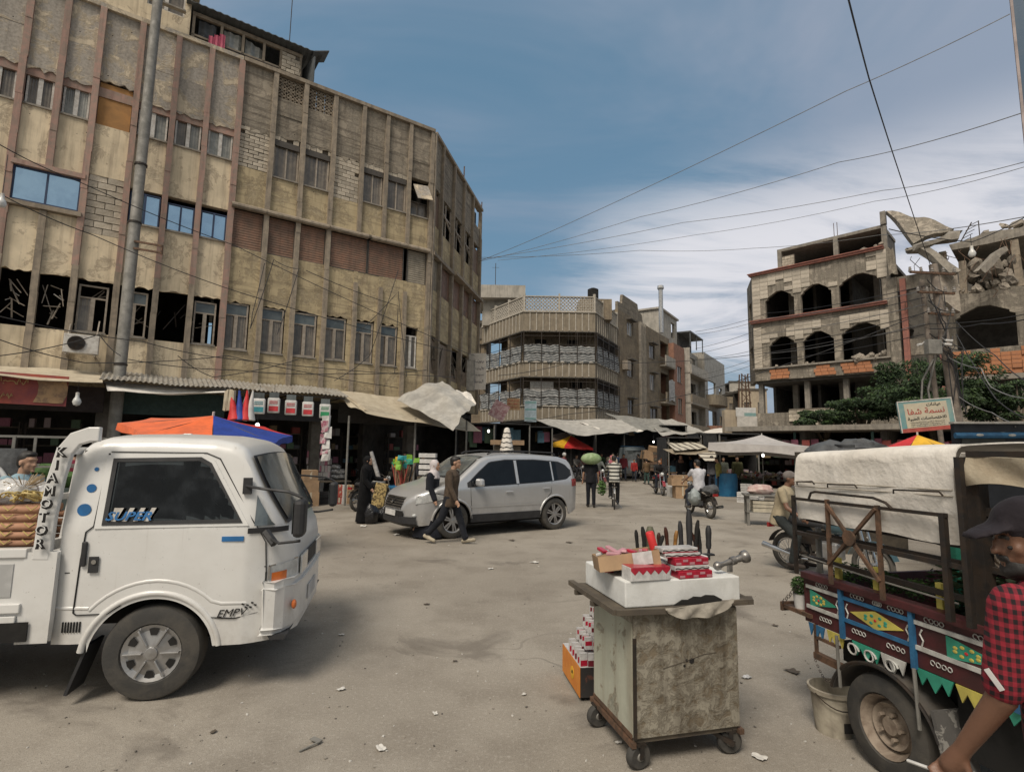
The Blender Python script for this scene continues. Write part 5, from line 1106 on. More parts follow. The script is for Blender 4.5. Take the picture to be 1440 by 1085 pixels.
# ------------------------------------------------------------------ the silver suv (local +x forward)
def suv():
 fw = Vector((-1.2, 11.3, 0)); rw = Vector((.97, 12.8, 0)); d = (fw - rw).normalized(); th = math.atan2(d.y, d.x); wb = 2.66
 side = Vector((-d.y, d.x, 0))      # left of heading = towards the camera?
 if side.y > 0: side = -side; ns = -1
 else: ns = 1
 c = (fw + rw) / 2 - side * .80
 t = thing('suv', 'silver five door suv with roof rails, crossing the square', 'car', c, th)
 xf, xr = wb / 2, -wb / 2
 top = itp([(-2.12, .86), (-2.10, 1.0), (-2.05, 1.18), (-1.93, 1.50), (-1.84, 1.60), (-1.6, 1.655), (-.8, 1.70), (0, 1.70), (.45, 1.655), (.62, 1.60), (1.0, 1.33), (1.30, 1.11), (1.5, 1.06), (1.8, .99), (2.05, .90), (2.18, .80), (2.24, .70), (2.27, .55)])
 def bot(x):
  for cx in (xf, xr):
   if abs(x - cx) < .42: return max(.30, .34 + math.sqrt(.42 ** 2 - (x - cx) ** 2))
  return float(np.interp(x, [-2.15, -1.9, -1.7, 1.7, 2.0, 2.27], [.45, .36, .30, .30, .27, .36]))
 belt = itp([(-2.2, 1.08), (-1.0, 1.06), (.9, 1.0), (1.4, .96), (2.3, .9)]); hw = itp([(-2.12, .70), (-2.08, .78), (-1.9, .87), (-1.4, .925), (0, .93), (1.3, .93), (1.7, .88), (1.95, .80), (2.12, .68), (2.22, .52), (2.27, .40)])
 S = Shell(bot, top, belt, hw, .30, .03, .09, .05)
 xs = sorted(set([round(x, 3) for x in np.linspace(-2.12, 2.25, 90)] + [2.27] + [cx + .42 * math.cos(a) for cx in (xf, xr) for a in np.linspace(0, math.pi, 20)])); S.build(xs, 'body', SPAINT, t, 14)
 for s in (-1, 1):
  whi = itp([(-1.86, 1.33), (-1.72, 1.46), (-1.5, 1.53), (-.8, 1.575), (0, 1.57), (.42, 1.52), (.72, 1.31), (1.0, 1.09)]); wlo = itp([(-1.86, 1.24), (-1.7, 1.15), (-1.0, 1.10), (0, 1.06), (1.0, 1.03)])
  S.side(-1.88, 1.02, lambda x: wlo(x) - .015, lambda x: whi(x) + .02, s, .003, 'window_surround', BPL, t, 40, 3)
  for a, b in ((-1.82, -1.30), (-1.24, -.30), (-.20, .93)): S.side(a, b, lambda x: wlo(x) + .005, lambda x: whi(x) + .0, s, .009, 'side_window', CGL, t, 20, 3)
  S.side(-1.28, -1.24, lambda x: wlo(x), lambda x: whi(x), s, .012, 'pillar', SPAINT, t, 2, 3) ; S.side(-.29, -.22, lambda x: wlo(x), lambda x: whi(x), s, .012, 'pillar', SPAINT, t, 2, 3)
  S.side(-.90, .92, lambda x: .30, lambda x: .46, s, .02, 'lower_cladding', BPL, t, 12, 3, th=.02); S.side(-.92, .93, lambda x: .60, lambda x: .635, s, .012, 'door_strip', SPAINT, t, 12, 1)
  S.line([(-.26, 1.06), (-.26, .34)], s, .009, 'door_seam', SEAM, t); S.line([(.95, 1.02), (.93, .75), (.88, .34)], s, .009, 'door_seam', SEAM, t); S.line([(-1.22, 1.1), (-1.2, .85), (-.98, .62), (-.92, .34)], s, .009, 'door_seam', SEAM, t)
  for cx in (xf, xr):
   pa = arch_poly(cx, .34, .44, R(5), R(175), 20)
   MB().tube([(x, s * (S.y(x, z) - .004), z) for x, z in pa], .026, 8).build('wheel_arch_lip', SPAINT, t, smooth=True, auto=50)
  for x, z in ((-.02, .90), (-1.05, .95)): MB().box((x, s * (S.y(x, z) + .025), z), (.19, .03, .03)).build('door_handle', SPAINT, t, bevel=.01)
  MB().box((.80, s * 1.05, 1.12), (.13, .24, .16), top=(.8, .9)).build('mirror', SPAINT, t, bevel=.04); m = MB(); m.box((.84, s * .93, 1.06), (.06, .12, .05)); m.build('mirror_foot', BPL, t)
  m = MB(); m.tube([(-1.55, s * .60, 1.70), (-1.45, s * .60, 1.75), (-.2, s * .62, 1.78), (.25, s * .60, 1.74), (.35, s * .58, 1.70)], .018, 6); m.build('roof_rail', BPL, t)
  S.side(-2.06, -1.86, lambda x: .97, lambda x: 1.14, s, .008, 'tail_lamp', REDL, t, 6, 3)
  S.side(1.52, 2.08, itp([(1.52, .80), (2.08, .70)]), itp([(1.52, .86), (1.7, .90), (2.08, .83)]), s, .010, 'headlight', LAMP, t, 12, 3)
  S.line([(1.5, .79), (2.08, .69)], s, .012, 'headlight_rim', BPL, t, .012); S.line([(1.5, .87), (1.72, .92), (2.08, .85)], s, .010, 'headlight_rim', BPL, t, .012)
  m = MB(); m.ell((2.08, s * .66, .47), (.05, .06, .045)); m.build('fog_lamp', LAMP, t, smooth=True)
 # windscreen on the sloping top
 def ws(u, v, o):
  x = .50 + .72 * v; y1 = S.section(x)[-4][0] - .02; y = (2 * u - 1) * y1; return (x, y, top(x) + S.cr * (1 - (2 * u - 1) ** 2) + o)
 MB().grid(lambda u, v: ws(u * 1.02 - .01, v * 1.04 - .02, .004), 12, 8).build('windscreen_rubber', BPL, t, smooth=True); MB().grid(lambda u, v: ws(u * .96 + .02, v * .95 + .02, .012), 12, 8).build('windscreen', WSG, t, smooth=True)
 gx = lambda y, z, o: float(np.interp(abs(y), [0, .40, .52, .68, .8], [2.285, 2.278, 2.235, 2.13, 1.98])) + float(np.interp(z, [.5, .6, .70, .80, .86], [0, -.01, -.035, -.085, -.14])) + o
 MB().grid(lambda u, v: (lambda y, z: (gx(y, z, .004), y, z))((2 * u - 1) * (.40 + .07 * v), .60 + .22 * v), 14, 4).build('grille', BLACK, t)
 m = MB()
 for z in np.linspace(.61, .80, 5): m.tube([(gx(y, z, .016), y, z) for y in np.linspace(-.41 - (z - .6) * .3, .41 + (z - .6) * .3, 9)], .009, 5)
 m.build('grille_bars', CHROME, t)
 m = MB(); m.grid(lambda u, v: (lambda y, z: (gx(y, .5, .02 - .10 * (z < .3)), y, z))((2 * u - 1) * .74, .25 + .20 * v), 18, 3); m.build('lower_bumper', BPL, t); MB().box((2.315, .0, .50), (.012, .50, .11), ry=R(-4)).build('number_plate', WBOX, t)
 m = MB(); m.grid(lambda u, v: (lambda y, z: (gx(y, .5, .012), y, z))((2 * u - 1) * .5, .455 + .10 * v), 12, 1); m.build('lower_grille', BLACK, t)
 m = MB(); MB().ell((2.29, 0, .72), (.012, .07, .032)).build('badge', CHROME, t); m.b2(-1.9, 1.9, -.6, .6, .22, .40); m.b2(-1.7, 1.6, -.72, .72, .4, .9); m.build('underbody', BLACK, t); MB().box((-2.1, 0, .55), (.12, 1.3, .2)).build('rear_bumper', SPAINT, t, bevel=.03)
 MB().grid(lambda u, v: (-2.07 + .21 * v + .01, (2 * u - 1) * .62, 1.15 + .37 * v), 8, 3).build('rear_window', CGL, t, smooth=True)
 for cx in (xf, xr):
  for s in (-1, 1): wheel(t, (cx, s * .80, .36), .36, .22, s, 'alloy', R(-6) * 0 if cx < 0 else 0, .68)
 return t
suv()
# ================================================================== PEOPLE
def ringloft(m, rings, n=12):
 """rings: (centre, forward radius, side radius, forward vector, side vector)"""
 vs = []
 for c, a, b, fv, sv in rings:
  for k in range(n): t = 2 * math.pi * k / n; vs.append(c + fv * (a * math.cos(t)) + sv * (b * math.sin(t)))
 fs = [(i * n + k, i * n + (k + 1) % n, (i + 1) * n + (k + 1) % n, (i + 1) * n + k) for i in range(len(rings) - 1) for k in range(n)]
 fs += [tuple(range(n))[::-1], tuple(range((len(rings) - 1) * n, len(rings) * n))]; m.add(vs, fs)
def cap(m, a, b, r0, r1, n=10):
 a, b = Vector(a), Vector(b); d = (b - a); L = max(d.length, 1e-4); d /= L
 m.tube([a - d * r0 * .9, a - d * r0 * .55, a, b, b + d * r1 * .55, b + d * r1 * .9], [r0 * .35, r0 * .82, r0, r1, r1 * .82, r1 * .35], n)
def figure(o, vox, sm=3):
 r = o.modifiers.new('remesh', 'REMESH'); r.mode = 'VOXEL'; r.voxel_size = vox; r.use_smooth_shade = True
 s = o.modifiers.new('smooth', 'SMOOTH'); s.factor = .6; s.iterations = sm; return o
CL = {}
def cloth(c, name=None, rough=.85):
 k = tuple(round(x, 3) for x in c)
 if k not in CL: CL[k] = M(name or 'cloth_%02d' % len(CL), c, tuple(x * .72 for x in c), 7, rough, .5, 9, .03, sheen=.03, spec=.2)
 return CL[k]
def person(label, loc, rz, H=1.70, lean=0, hip=(0, 0), knee=(0, 0), sh=(5, -5), ab=(8, 8), el=(15, 15), spread=0.0, seat=None, head=(0, 0), shirt=(.2, .2, .2), sleeve='long', trouser=(.03, .035, .05), shoe=(.05, .04, .035),
           hair='short', hairc=None, gown=None, skin=None, vox=.022, group=None, hand=True, hem=0.0, beard=False, extra=None):
 k = H / 1.70; skin = skin or SKIN; Z = Vector((0, 0, 1)); L = R(lean)
 spine = Vector((math.sin(L), 0, math.cos(L))); fw = Vector((math.cos(L), 0, -math.sin(L))); sd_ = Vector((0, 1, 0)); sgn = (1, -1)
 P = Vector((0, 0, .93)) * k; J = {}
 for i in (0, 1):
  h = R(hip[i]); kn = h - R(knee[i]); s = sgn[i]; ht = P + sd_ * s * .085 * k
  kne = ht + Vector((math.sin(h), s * (spread + .01), -math.cos(h))).normalized() * .42 * k
  an = kne + Vector((math.sin(kn), s * spread * .0, -math.cos(kn))).normalized() * .41 * k
  J['hip', i], J['knee', i], J['ank', i] = ht, kne, an
  f = max(-.6, min(.5, kn * .6)) if not seat else 0; J['toe', i] = an + Vector((math.cos(f) * .17, s * .03, math.sin(f) * .17 - .045)) * k; J['heel', i] = an + Vector((-.05, 0, -.05)) * k
 S = P + spine * .46 * k; NK = S + spine * .07 * k + fw * .01 * k
 for i in (0, 1):
  s = sgn[i]; a = R(sh[i]); b = R(ab[i]); e = a + R(el[i]); so = S + sd_ * s * .175 * k - spine * .02 * k
  d1 = Vector((math.sin(a) * math.cos(b), s * math.sin(b), -math.cos(a) * math.cos(b))); d2 = Vector((math.sin(e) * math.cos(b), s * math.sin(b) * .35, -math.cos(e) * math.cos(b))).normalized()
  J['sh', i], J['el', i] = so, so + d1 * .275 * k; J['wr', i] = J['el', i] + d2 * .245 * k; J['hd', i] = d2
 hp, hy = R(head[0]) + L * .35, R(head[1]); hf = Vector((math.cos(hy) * math.cos(hp), math.sin(hy) * math.cos(hp), -math.sin(hp))); hs = Vector((-math.sin(hy), math.cos(hy), 0)); hu = hf.cross(hs); HC = NK + hu * .115 * k + hf * .022 * k
 dz = (seat - P.z + .02) if seat is not None else -min(min(J['toe', i].z, J['heel', i].z) for i in (0, 1)) + .035 * k
 off = Vector((0, 0, dz)); P += off; S += off; NK += off; HC += off; J = {q: (v + off if q[0] != 'hd' else v) for q, v in J.items()}
 # body
 m = MB(); V = lambda c, a, b: (c, a * k, b * k, fw, sd_)
 ringloft(m, [V(P - spine * .09 * k, .06, .09), V(P - spine * .04 * k, .10, .15), V(P + spine * .05 * k, .105, .155), V(P + spine * .17 * k, .095, .135), V(P + spine * .32 * k, .115, .165), V(P + spine * .42 * k, .10, .175), V(S + spine * .02 * k, .06, .10), V(S + spine * .05 * k, .04, .055)])
 cap(m, S, NK + hu * .04 * k, .058 * k, .052 * k)
 rot = Matrix((hf, hs, hu)).transposed()
 E = lambda x, y, z, a, b, c, n=14: m.ell(HC + rot @ Vector((x, y, z)) * k, (a * k, b * k, c * k), n, 10, rot=rot)
 E(-.008, 0, .025, .095, .075, .090); E(.028, 0, -.045, .062, .054, .068); E(.085, 0, -.095, .018, .024, .018); E(.09, 0, -.018, .016, .012, .028); E(.104, 0, -.030, .013, .015, .011); E(.080, 0, .032, .018, .05, .012); E(.083, 0, -.063, .014, .026, .010)
 for s in (1, -1): E(0.0, s * .076, -.012, .022, .010, .032, 8); E(.06, s * .035, -.028, .02, .022, .022, 8)
 for i in (0, 1):
  cap(m, J['hip', i], J['knee', i], .080 * k, .054 * k); cap(m, J['knee', i], J['ank', i], .052 * k, .036 * k)
  cap(m, J['sh', i], J['el', i], .050 * k, .038 * k); cap(m, J['el', i], J['wr', i], .039 * k, .026 * k)
  d = J['hd', i]; w = J['wr', i]; u = Vector((0, 1, 0)).cross(d).normalized(); s = sgn[i]; sv = d.cross(u)
  cap(m, w, w + d * .075 * k, .026 * k, .034 * k)
  if hand:
   for q in range(4):
    a = w + d * .085 * k + u * (.026 - .0175 * q) * k; b = a + (d * .9 - sv * s * .35 * -1).normalized() * (.036, .042, .038, .028)[q] * k; cc = b + (d * .55 - sv * s * -.8).normalized() * .03 * k; cap(m, a, b, .0095 * k, .0085 * k, 6); cap(m, b, cc, .0085 * k, .007 * k, 6)
   a = w + d * .03 * k + u * .028 * k; b = a + (d * .7 + u * .75).normalized() * .035 * k; cap(m, a, b, .012 * k, .010 * k, 6); cap(m, b, b + (d + u * .1) * .028 * k, .010 * k, .008 * k, 6)
 o = figure(m.build('person', skin), vox * k, 2); o.location = loc; o.rotation_euler = (0, 0, rz); tag(o, label, 'person', group)
 c_ = lambda mm, nm, mt, v=vox, sm=4: (setattr(figure(mm.build(nm, mt, o), v * k, sm), 'rotation_euler', (0, 0, 0)))
 rr = random.Random(len(label) * 13 + int(H * 100))
 if gown is None:
  m = MB(); ringloft(m, [V(P - spine * (.13 + hem) * k, .125 + hem * .1, .180 + hem * .1), V(P - spine * .05 * k, .130, .180), V(P + spine * .07 * k, .130, .172), V(P + spine * .17 * k, .122, .160), V(P + spine * .32 * k, .138, .188), V(P + spine * .42 * k, .122, .192), V(S + spine * .025 * k, .078, .125), V(S + spine * .06 * k, .055, .068)])
  for i in (0, 1):
   cap(m, J['sh', i], J['el', i] if sleeve == 'long' else J['sh', i].lerp(J['el', i], .88 if sleeve == 'elbow' else .62), .068 * k, .056 * k)
   if sleeve == 'long': cap(m, J['el', i], J['wr', i] - J['hd', i] * .015 * k, .055 * k, .042 * k)
   md = J['sh', i].lerp(J['el', i], rr.uniform(.4, .7)); m.ell(md, (.06 * k, .058 * k, .035 * k), 8, 6)
  c_(m, 'shirt', shirt if not isinstance(shirt, tuple) else cloth(shirt))
  m = MB(); ringloft(m, [V(P - spine * .12 * k, .09, .12), V(P - spine * .04 * k, .118, .165), V(P + spine * .10 * k, .118, .160)])
  for i in (0, 1): cap(m, J['hip', i], J['knee', i], .095 * k, .072 * k); cap(m, J['knee', i], J['ank', i] + (J['knee', i] - J['ank', i]).normalized() * .02, .070 * k, .060 * k); m.ell(J['ank', i] + Vector((0.0, 0, .05 * k)), (.068 * k, .062 * k, .03 * k), 8, 6)
  c_(m, 'trousers', cloth(trouser) if isinstance(trouser, tuple) else trouser)
 else:
  base = Vector((0, 0, .03)); m = MB(); mid = (J['knee', 0] + J['knee', 1]) / 2; lowc = (J['ank', 0] + J['ank', 1]) / 2; lo = Vector((lowc.x, 0, .03 * k)); wd = abs(J['ank', 0].x - J['ank', 1].x) * .5
  ringloft(m, [(lo, (.19 + wd * .6) * k, .22 * k, Vector((1, 0, 0)), sd_), (lo + Z * .2 * k, (.17 + wd * .5) * k, .205 * k, Vector((1, 0, 0)), sd_), (Vector((mid.x * .8, 0, mid.z + .06)), .17 * k, .20 * k, Vector((1, 0, 0)), sd_), V(P, .15, .19), V(P + spine * .17 * k, .13, .17), V(P + spine * .34 * k, .14, .195), V(S - spine * .03 * k, .12, .20), V(S + spine * .05 * k, .06, .08)], 18)
  for i in (0, 1): cap(m, J['sh', i], J['el', i], .072 * k, .065 * k); cap(m, J['el', i], J['wr', i], .062 * k, .058 * k)
  c_(m, 'gown', cloth(gown))
 for i in (0, 1):
  m = MB(); a = J['heel', i] + Z * .012 * k; b = J['toe', i] + Z * .008 * k; cap(m, a, b, .040 * k, .036 * k); cap(m, J['ank', i] - Z * .01 * k, a.lerp(b, .45), .045 * k, .036 * k); c_(m, 'shoe', cloth(shoe) if isinstance(shoe, tuple) else shoe, .014, 2)
 m = MB(); hc = cloth(hairc) if hairc else HAIR
 E2 = lambda x, y, z, a, b, c, n=14, mm=None: (mm or m).ell(HC + rot @ Vector((x, y, z)) * k, (a * k, b * k, c * k), n, 10, rot=rot)
 if hair == 'short': E2(-.020, 0, .042, .096, .081, .086); E2(-.05, 0, -.01, .055, .072, .07); E2(.03, 0, .088, .06, .06, .032); c_(m, 'hair', hc, .014, 2)
 elif hair in ('cap', 'beanie'):
  E2(-.015, 0, .040, .104, .086, .083)
  if hair == 'cap':
   b0 = HC + rot @ Vector((.07, 0, .042)) * k; ringloft(m, [(b0 + (hf * .10 - hu * .018) * k * t, .012 * k, (.07 - .035 * t * t) * k, hu, hs) for t in (0, .4, .75, 1.0)])
  c_(m, 'cap', hc, .011, 2); m = MB(); E2(-.05, 0, -.02, .05, .071, .055); c_(m, 'hair', HAIR, .014, 2)
 elif hair == 'helmet': E2(-.01, 0, .03, .125, .11, .12); c_(m, 'helmet', hc, .014, 2)
 elif hair == 'scarf':
  E2(-.022, 0, .018, .108, .090, .115); E2(-.03, 0, -.06, .085, .085, .09); ringloft(m, [(HC - hu * .10 * k - hf * .02 * k, .085 * k, .085 * k, fw, sd_), (S + spine * .03 * k, .12 * k, .15 * k, fw, sd_), (S - spine * .09 * k + fw * .01, .145 * k, .185 * k, fw, sd_)]); c_(m, 'headscarf', hc, .018, 3)
 if beard: m = MB(); E2(.048, 0, -.092, .052, .052, .036); E2(.010, 0, -.066, .056, .066, .042); E2(.0, 0, -.02, .035, .074, .04); E2(.090, 0, -.052, .013, .032, .010); E2(.088, 0, -.098, .018, .028, .022); c_(m, 'beard', HAIR, .012, 1)
 if extra: extra(o, J, HC, rot, k)
 return o
# ================================================================== TWO WHEELERS (local +x forward)
def spoked(parent, x, r, tw, nsp=20, name='wheel'):
 p = bpy.data.objects.new(name, None); COL.objects.link(p); p.parent = parent; p.location = (x, 0, r)
 def torus(R0, r0, n, k, mt, nm): m = MB(); m.grid(lambda u, v: ((R0 + r0 * math.cos(2 * math.pi * v)) * math.cos(2 * math.pi * u), r0 * 1.05 * math.sin(2 * math.pi * v), (R0 + r0 * math.cos(2 * math.pi * v)) * math.sin(2 * math.pi * u)), n, k); m.build(nm, mt, p, smooth=True)
 torus(r - tw, tw, 28, 8, RUBBER, 'tyre'); torus(r - tw * 2.1, tw * .35, 24, 6, CHROME, 'rim'); m = MB()
 for q in range(nsp): a = 2 * math.pi * q / nsp; m.tube([(0, .02 * (-1) ** q, 0), ((r - tw * 2) * math.cos(a), 0, (r - tw * 2) * math.sin(a))], .0035, 3, cap=False)
 m.lathe([(.0, -.05), (.04, -.05), (.04, .05), (0, .05)], (0, 0, 0), 'Y', 10); m.build('spokes', ALLOY, p)
 return p
def motorcycle(label, loc, rz, tank=(.25, .02, .02), load=None, group=None):
 t = thing('motorcycle', label, 'motorcycle', loc, rz, group); tp = M('tank_%d_%d_%d' % tuple(int(c * 100) for c in tank), tank, None, 6, .3, .05, coat=.4)
 spoked(t, -.62, .29, .045); spoked(t, .64, .29, .04)
 m = MB(); m.tube([(.52, 0, .88), (.45, 0, .62), (.05, 0, .30), (-.25, 0, .30), (-.3, 0, .62), (.42, 0, .72)], .022, 6)
 for s in (-1, 1): m.tube([(-.25, s * .08, .32), (-.62, s * .10, .29)], .018, 6); m.tube([(-.3, s * .09, .62), (-.85, s * .09, .68)], .014, 6)
 m.build('frame', STEELD, t)
 m = MB()
 for s in (-1, 1): m.tube([(.50, s * .08, .92), (.64, s * .08, .29)], .022, 8)
 m.build('fork', CHROME, t); m = MB(); m.tube([(.42, .34, 1.0), (.47, .22, 1.02), (.52, .08, .95), (.52, -.08, .95), (.47, -.22, 1.02), (.42, -.34, 1.0)], .014, 6); m.build('handlebar', STEELD, t)
 m = MB(); m.ell((.20, 0, .76), (.27, .13, .12), 14, 8); m.build('tank', tp, t, smooth=True); m = MB(); m.box((-.30, 0, .76), (.72, .24, .10)); m.build('seat', BPL, t, bevel=.04)
 m = MB(); m.box((.06, 0, .40), (.30, .22, .24)); m.tube([(.12, 0, .5), (.2, 0, .62)], .08, 8); m.build('engine', ALLOY, t, bevel=.02)
 for s in (-1,): m = MB(); m.tube([(.18, -.12, .40), (.1, -.14, .24), (-.3, -.16, .24), (-.95, -.18, .36)], [.018, .022, .03, .045], 8); m.build('exhaust', CHROME, t, smooth=True, auto=50)
 for x, r in ((-.62, .33), (.64, .32)):
  m = MB(); m.grid(lambda u, v: (x + r * math.cos(R(20 + 140 * u)), -.06 + .12 * v, .29 + r * math.sin(R(20 + 140 * u))), 12, 2, th=.01); m.build('mudguard', tp if x > 0 else STEELD, t, smooth=True)
 m = MB(); m.ell((.60, 0, .88), (.07, .085, .085), 12, 8); m.build('headlight', LAMP, t, smooth=True); MB().box((-.93, 0, .66), (.04, .14, .07)).build('tail_lamp', REDL, t)
 for s in (-1, 1): m = MB(); m.tube([(.45, s * .22, 1.0), (.42, s * .28, 1.16)], .006, 4); m.ell((.41, s * .28, 1.19), (.01, .05, .035)); m.build('mirror', BPL, t)
 m = MB(); m.b2(-.5, -.1, -.06, .06, .45, .6); m.b2(-.2, .02, -.28, .28, .28, .30); m.build('footrest', STEELD, t)
 return t
def bicycle(label, loc, rz):
 t = thing('bicycle', label, 'bicycle', loc, rz); spoked(t, -.5, .33, .018, 24); spoked(t, .55, .33, .018, 24); m = MB(); bb_, se, hd, rh = (-.05, 0, .28), (-.2, 0, .80), (.40, 0, .82), (-.5, 0, .33)
 for a, b in ((bb_, se), (se, hd), (bb_, (.42, 0, .72)), (bb_, rh), (se, rh)): m.tube([a, b], .015, 6)
 for s in (-1, 1): m.tube([(.42, s * .03, .72), (.55, s * .03, .33)], .011, 6)
 m.tube([(.40, 0, .82), (.38, 0, .95)], .014, 6); m.build('frame', STEELD, t); m = MB(); m.tube([(.22, .28, .96), (.36, .2, .98), (.38, 0, .96), (.36, -.2, .98), (.22, -.28, .96)], .012, 6); m.build('handlebar', CHROME, t)
 m = MB(); m.ell((-.24, 0, .90), (.13, .08, .035)); m.tube([se, (-.22, 0, .90)], .012, 6); m.build('saddle', BPL, t); m = MB(); m.lathe([(0, .03), (.09, .03), (.09, .036), (0, .036)], bb_, 'Y', 16)
 for s, a in ((1, .6), (-1, .6 + math.pi)): q = (bb_[0] + .16 * math.cos(a), s * .08, bb_[2] + .16 * math.sin(a)); m.bar((bb_[0], s * .05, bb_[2]), q, .018); m.box((q[0], s * .12, q[2]), (.08, .08, .02))
 m.build('pedals', STEELD, t)
 for x in (-.5, .55): m = MB(); m.grid(lambda u, v: (x + .36 * math.cos(R(30 + 120 * u)), -.025 + .05 * v, .33 + .36 * math.sin(R(30 + 120 * u))), 12, 1, th=.006); m.build('mudguard', CHROME, t, smooth=True)
 m = MB(); m.bar((-.7, .07, .70), (-.35, .07, .72), .012); m.bar((-.7, -.07, .70), (-.35, -.07, .72), .012); m.bar((-.70, -.07, .70), (-.70, .07, .70), .012); m.tube([(-.68, .05, .7), (-.5, .03, .33)], .008, 5); m.tube([(-.12, -.05, .28), (-.25, -.25, .02)], .01, 5); m.build('rack', CHROME, t)
 return t
def face(a, b): return math.atan2(b[1] - a[1], b[0] - a[0])
def at(px, py): p = G(px, py); return Vector((p.x, p.y, 0))
STRIPE = None
def pattern(name, c1, c2, kind, s):
 n = NT(name); x, y, z = n.sep()
 if kind == 'hoops': f = n.ramp(n.math('FRACT', n.math('MULTIPLY', z, s)), .48, .52); col = n.mix(f, c1, c2)
 else:
  a = n.ramp(n.math('FRACT', n.math('MULTIPLY', n.math('ADD', x, y), s)), .46, .54); b = n.ramp(n.math('FRACT', n.math('MULTIPLY', z, s)), .46, .54)
  col = n.mix(n.math('MULTIPLY', n.math('ADD', a, b), .5), c1, c2)
 n.set('Base Color', col); n.set('Roughness', .9); n.bump(n.noise(8, 4), .5, .03); return n.mat
HOOP = pattern('hooped_shirt', (.50, .49, .44), (.05, .05, .045), 'hoops', 8.5);
WALK = dict(hip=(26, -20), knee=(8, 28), sh=(-18, 16), el=(12, 22))
def shades(v): return (v, v, v)
# named walkers and bystanders in the square
person('man in brown jacket and black trousers walking in front of the silver car', at(632, 764), R(-16), 1.74, 4, (22, -19), (4, 24), (-14, 10), (8, 8), (12, 20), shirt=(.085, .062, .045), trouser=(.018, .02, .026), shoe=(.42, .37, .28), head=(4, 10), vox=.014, hem=.05)
person('woman with white headscarf and dark navy coat walking beside the man in the brown jacket', at(605, 757), R(-16), 1.62, 3, (16, -14), (4, 24), (-8, 10), shirt=(.016, .018, .024), trouser=(.016, .018, .024), shoe=(.03, .03, .03), hair='scarf', hairc=(.55, .50, .50), gown=(.016, .018, .025), vox=.016)
person('woman in long black abaya and black headscarf standing by the blue barrel', at(511, 735), R(-5), 1.62, 2, (2, -2), (0, 0), (25, 10), (6, 6), (60, 30), gown=(.004, .004, .005), hair='scarf', hairc=(.004, .004, .005), shoe=(.02, .02, .02), vox=.016)
wm = person('person in black seen from behind carrying a huge watermelon on the shoulders', at(831, 713), R(85), 1.66, 3, (4, -4), (0, 2), (8, 5), (14, 14), (10, 10), shirt=(.014, .014, .017), trouser=(.014, .015, .02), shoe=(.03, .025, .02), sleeve='short', vox=.018)
p0 = at(831, 713); MEL = M('melon_skin', (.28, .36, .20), (.16, .24, .10), 5, .6, .1)
blob('big striped green watermelon carried on the shoulders of the person in black', 'watermelon', 'watermelon', p0 + Vector((0, -.10, 1.56)), (.34, .22, .19), MEL, 0, 20, .02, 3)
GREEN = M('herb_green', (.10, .19, .05), (.05, .10, .03), 12, .8, .5, 30, .03, var=.3)
def leafclump(name, label, cat, loc, r, n, s, mt, grp=None, parent=None, sx=1, sy=1, sz=1, seed=1):
 rr = random.Random(seed); m = MB()
 for _ in range(n):
  while True:
   p = Vector([rr.uniform(-1, 1) for _ in range(3)])
   if p.length < 1: break
  p = Vector((p.x * r * sx, p.y * r * sy, p.z * r * sz)); a, b = axis_frame([rr.uniform(-1, 1) for _ in range(3)]); q = s * rr.uniform(.6, 1.3); m.add([p - a * q, p + b * q * .4, p + a * q, p - b * q * .4], [(0, 1, 2, 3)])
 o = m.build(name, mt, parent); o.location = loc; return tag(o, label, cat, grp) if label else o
leafclump('herb_bunch', 'bunch of green herbs hanging from the hand of the melon carrier', 'herbs', p0 + Vector((.34, -.05, .62)), .15, 260, .05, GREEN, sz=1.7, seed=4)
bk = at(866, 716); bicycle('old bicycle with chrome mudguards ridden away from the camera', bk + Vector((.02, .5, 0)), R(82))
person('cyclist in black and white hooped shirt seen from behind', bk + Vector((-.0, .22, 0)), R(82), 1.66, 14, (62, 25), (70, 20), (48, 48), (10, 10), (10, 10), spread=.06, seat=.93, shirt=HOOP, sleeve='long', trouser=(.025, .025, .028), shoe=(.3, .3, .28), vox=.018)
mb = at(998, 729); motorcycle('small motorcycle with a plastic sack and luggage tied on its back', mb + Vector((-.05, .62, 0)), R(97), (.1, .1, .11))
person('motorcyclist in white t-shirt riding away from the camera', mb + Vector((-.10, .50, 0)), R(97), 1.72, 6, (68, 68), (82, 82), (42, 42), (14, 14), (18, 18), spread=.22, seat=.82, shirt=(.52, .52, .55), sleeve='short', trouser=(.03, .035, .05), shoe=(.1, .09, .08), head=(0, 18), vox=.018)
blob('grey plastic sack hanging beside the motorcycle seat', 'plastic sack', 'plastic_sack', mb + Vector((-.32, .30, .55)), (.17, .24, .22), M('grey_sack', (.30, .33, .33), (.2, .23, .23), 6, .5, .5, 10, .04), 0, 18, .12)
blob('dark bundle strapped on the motorcycle rack', 'bundle', 'bundle', mb + Vector((.06, .0, .78)), (.22, .20, .15), TARPD, 0, 18, .12)
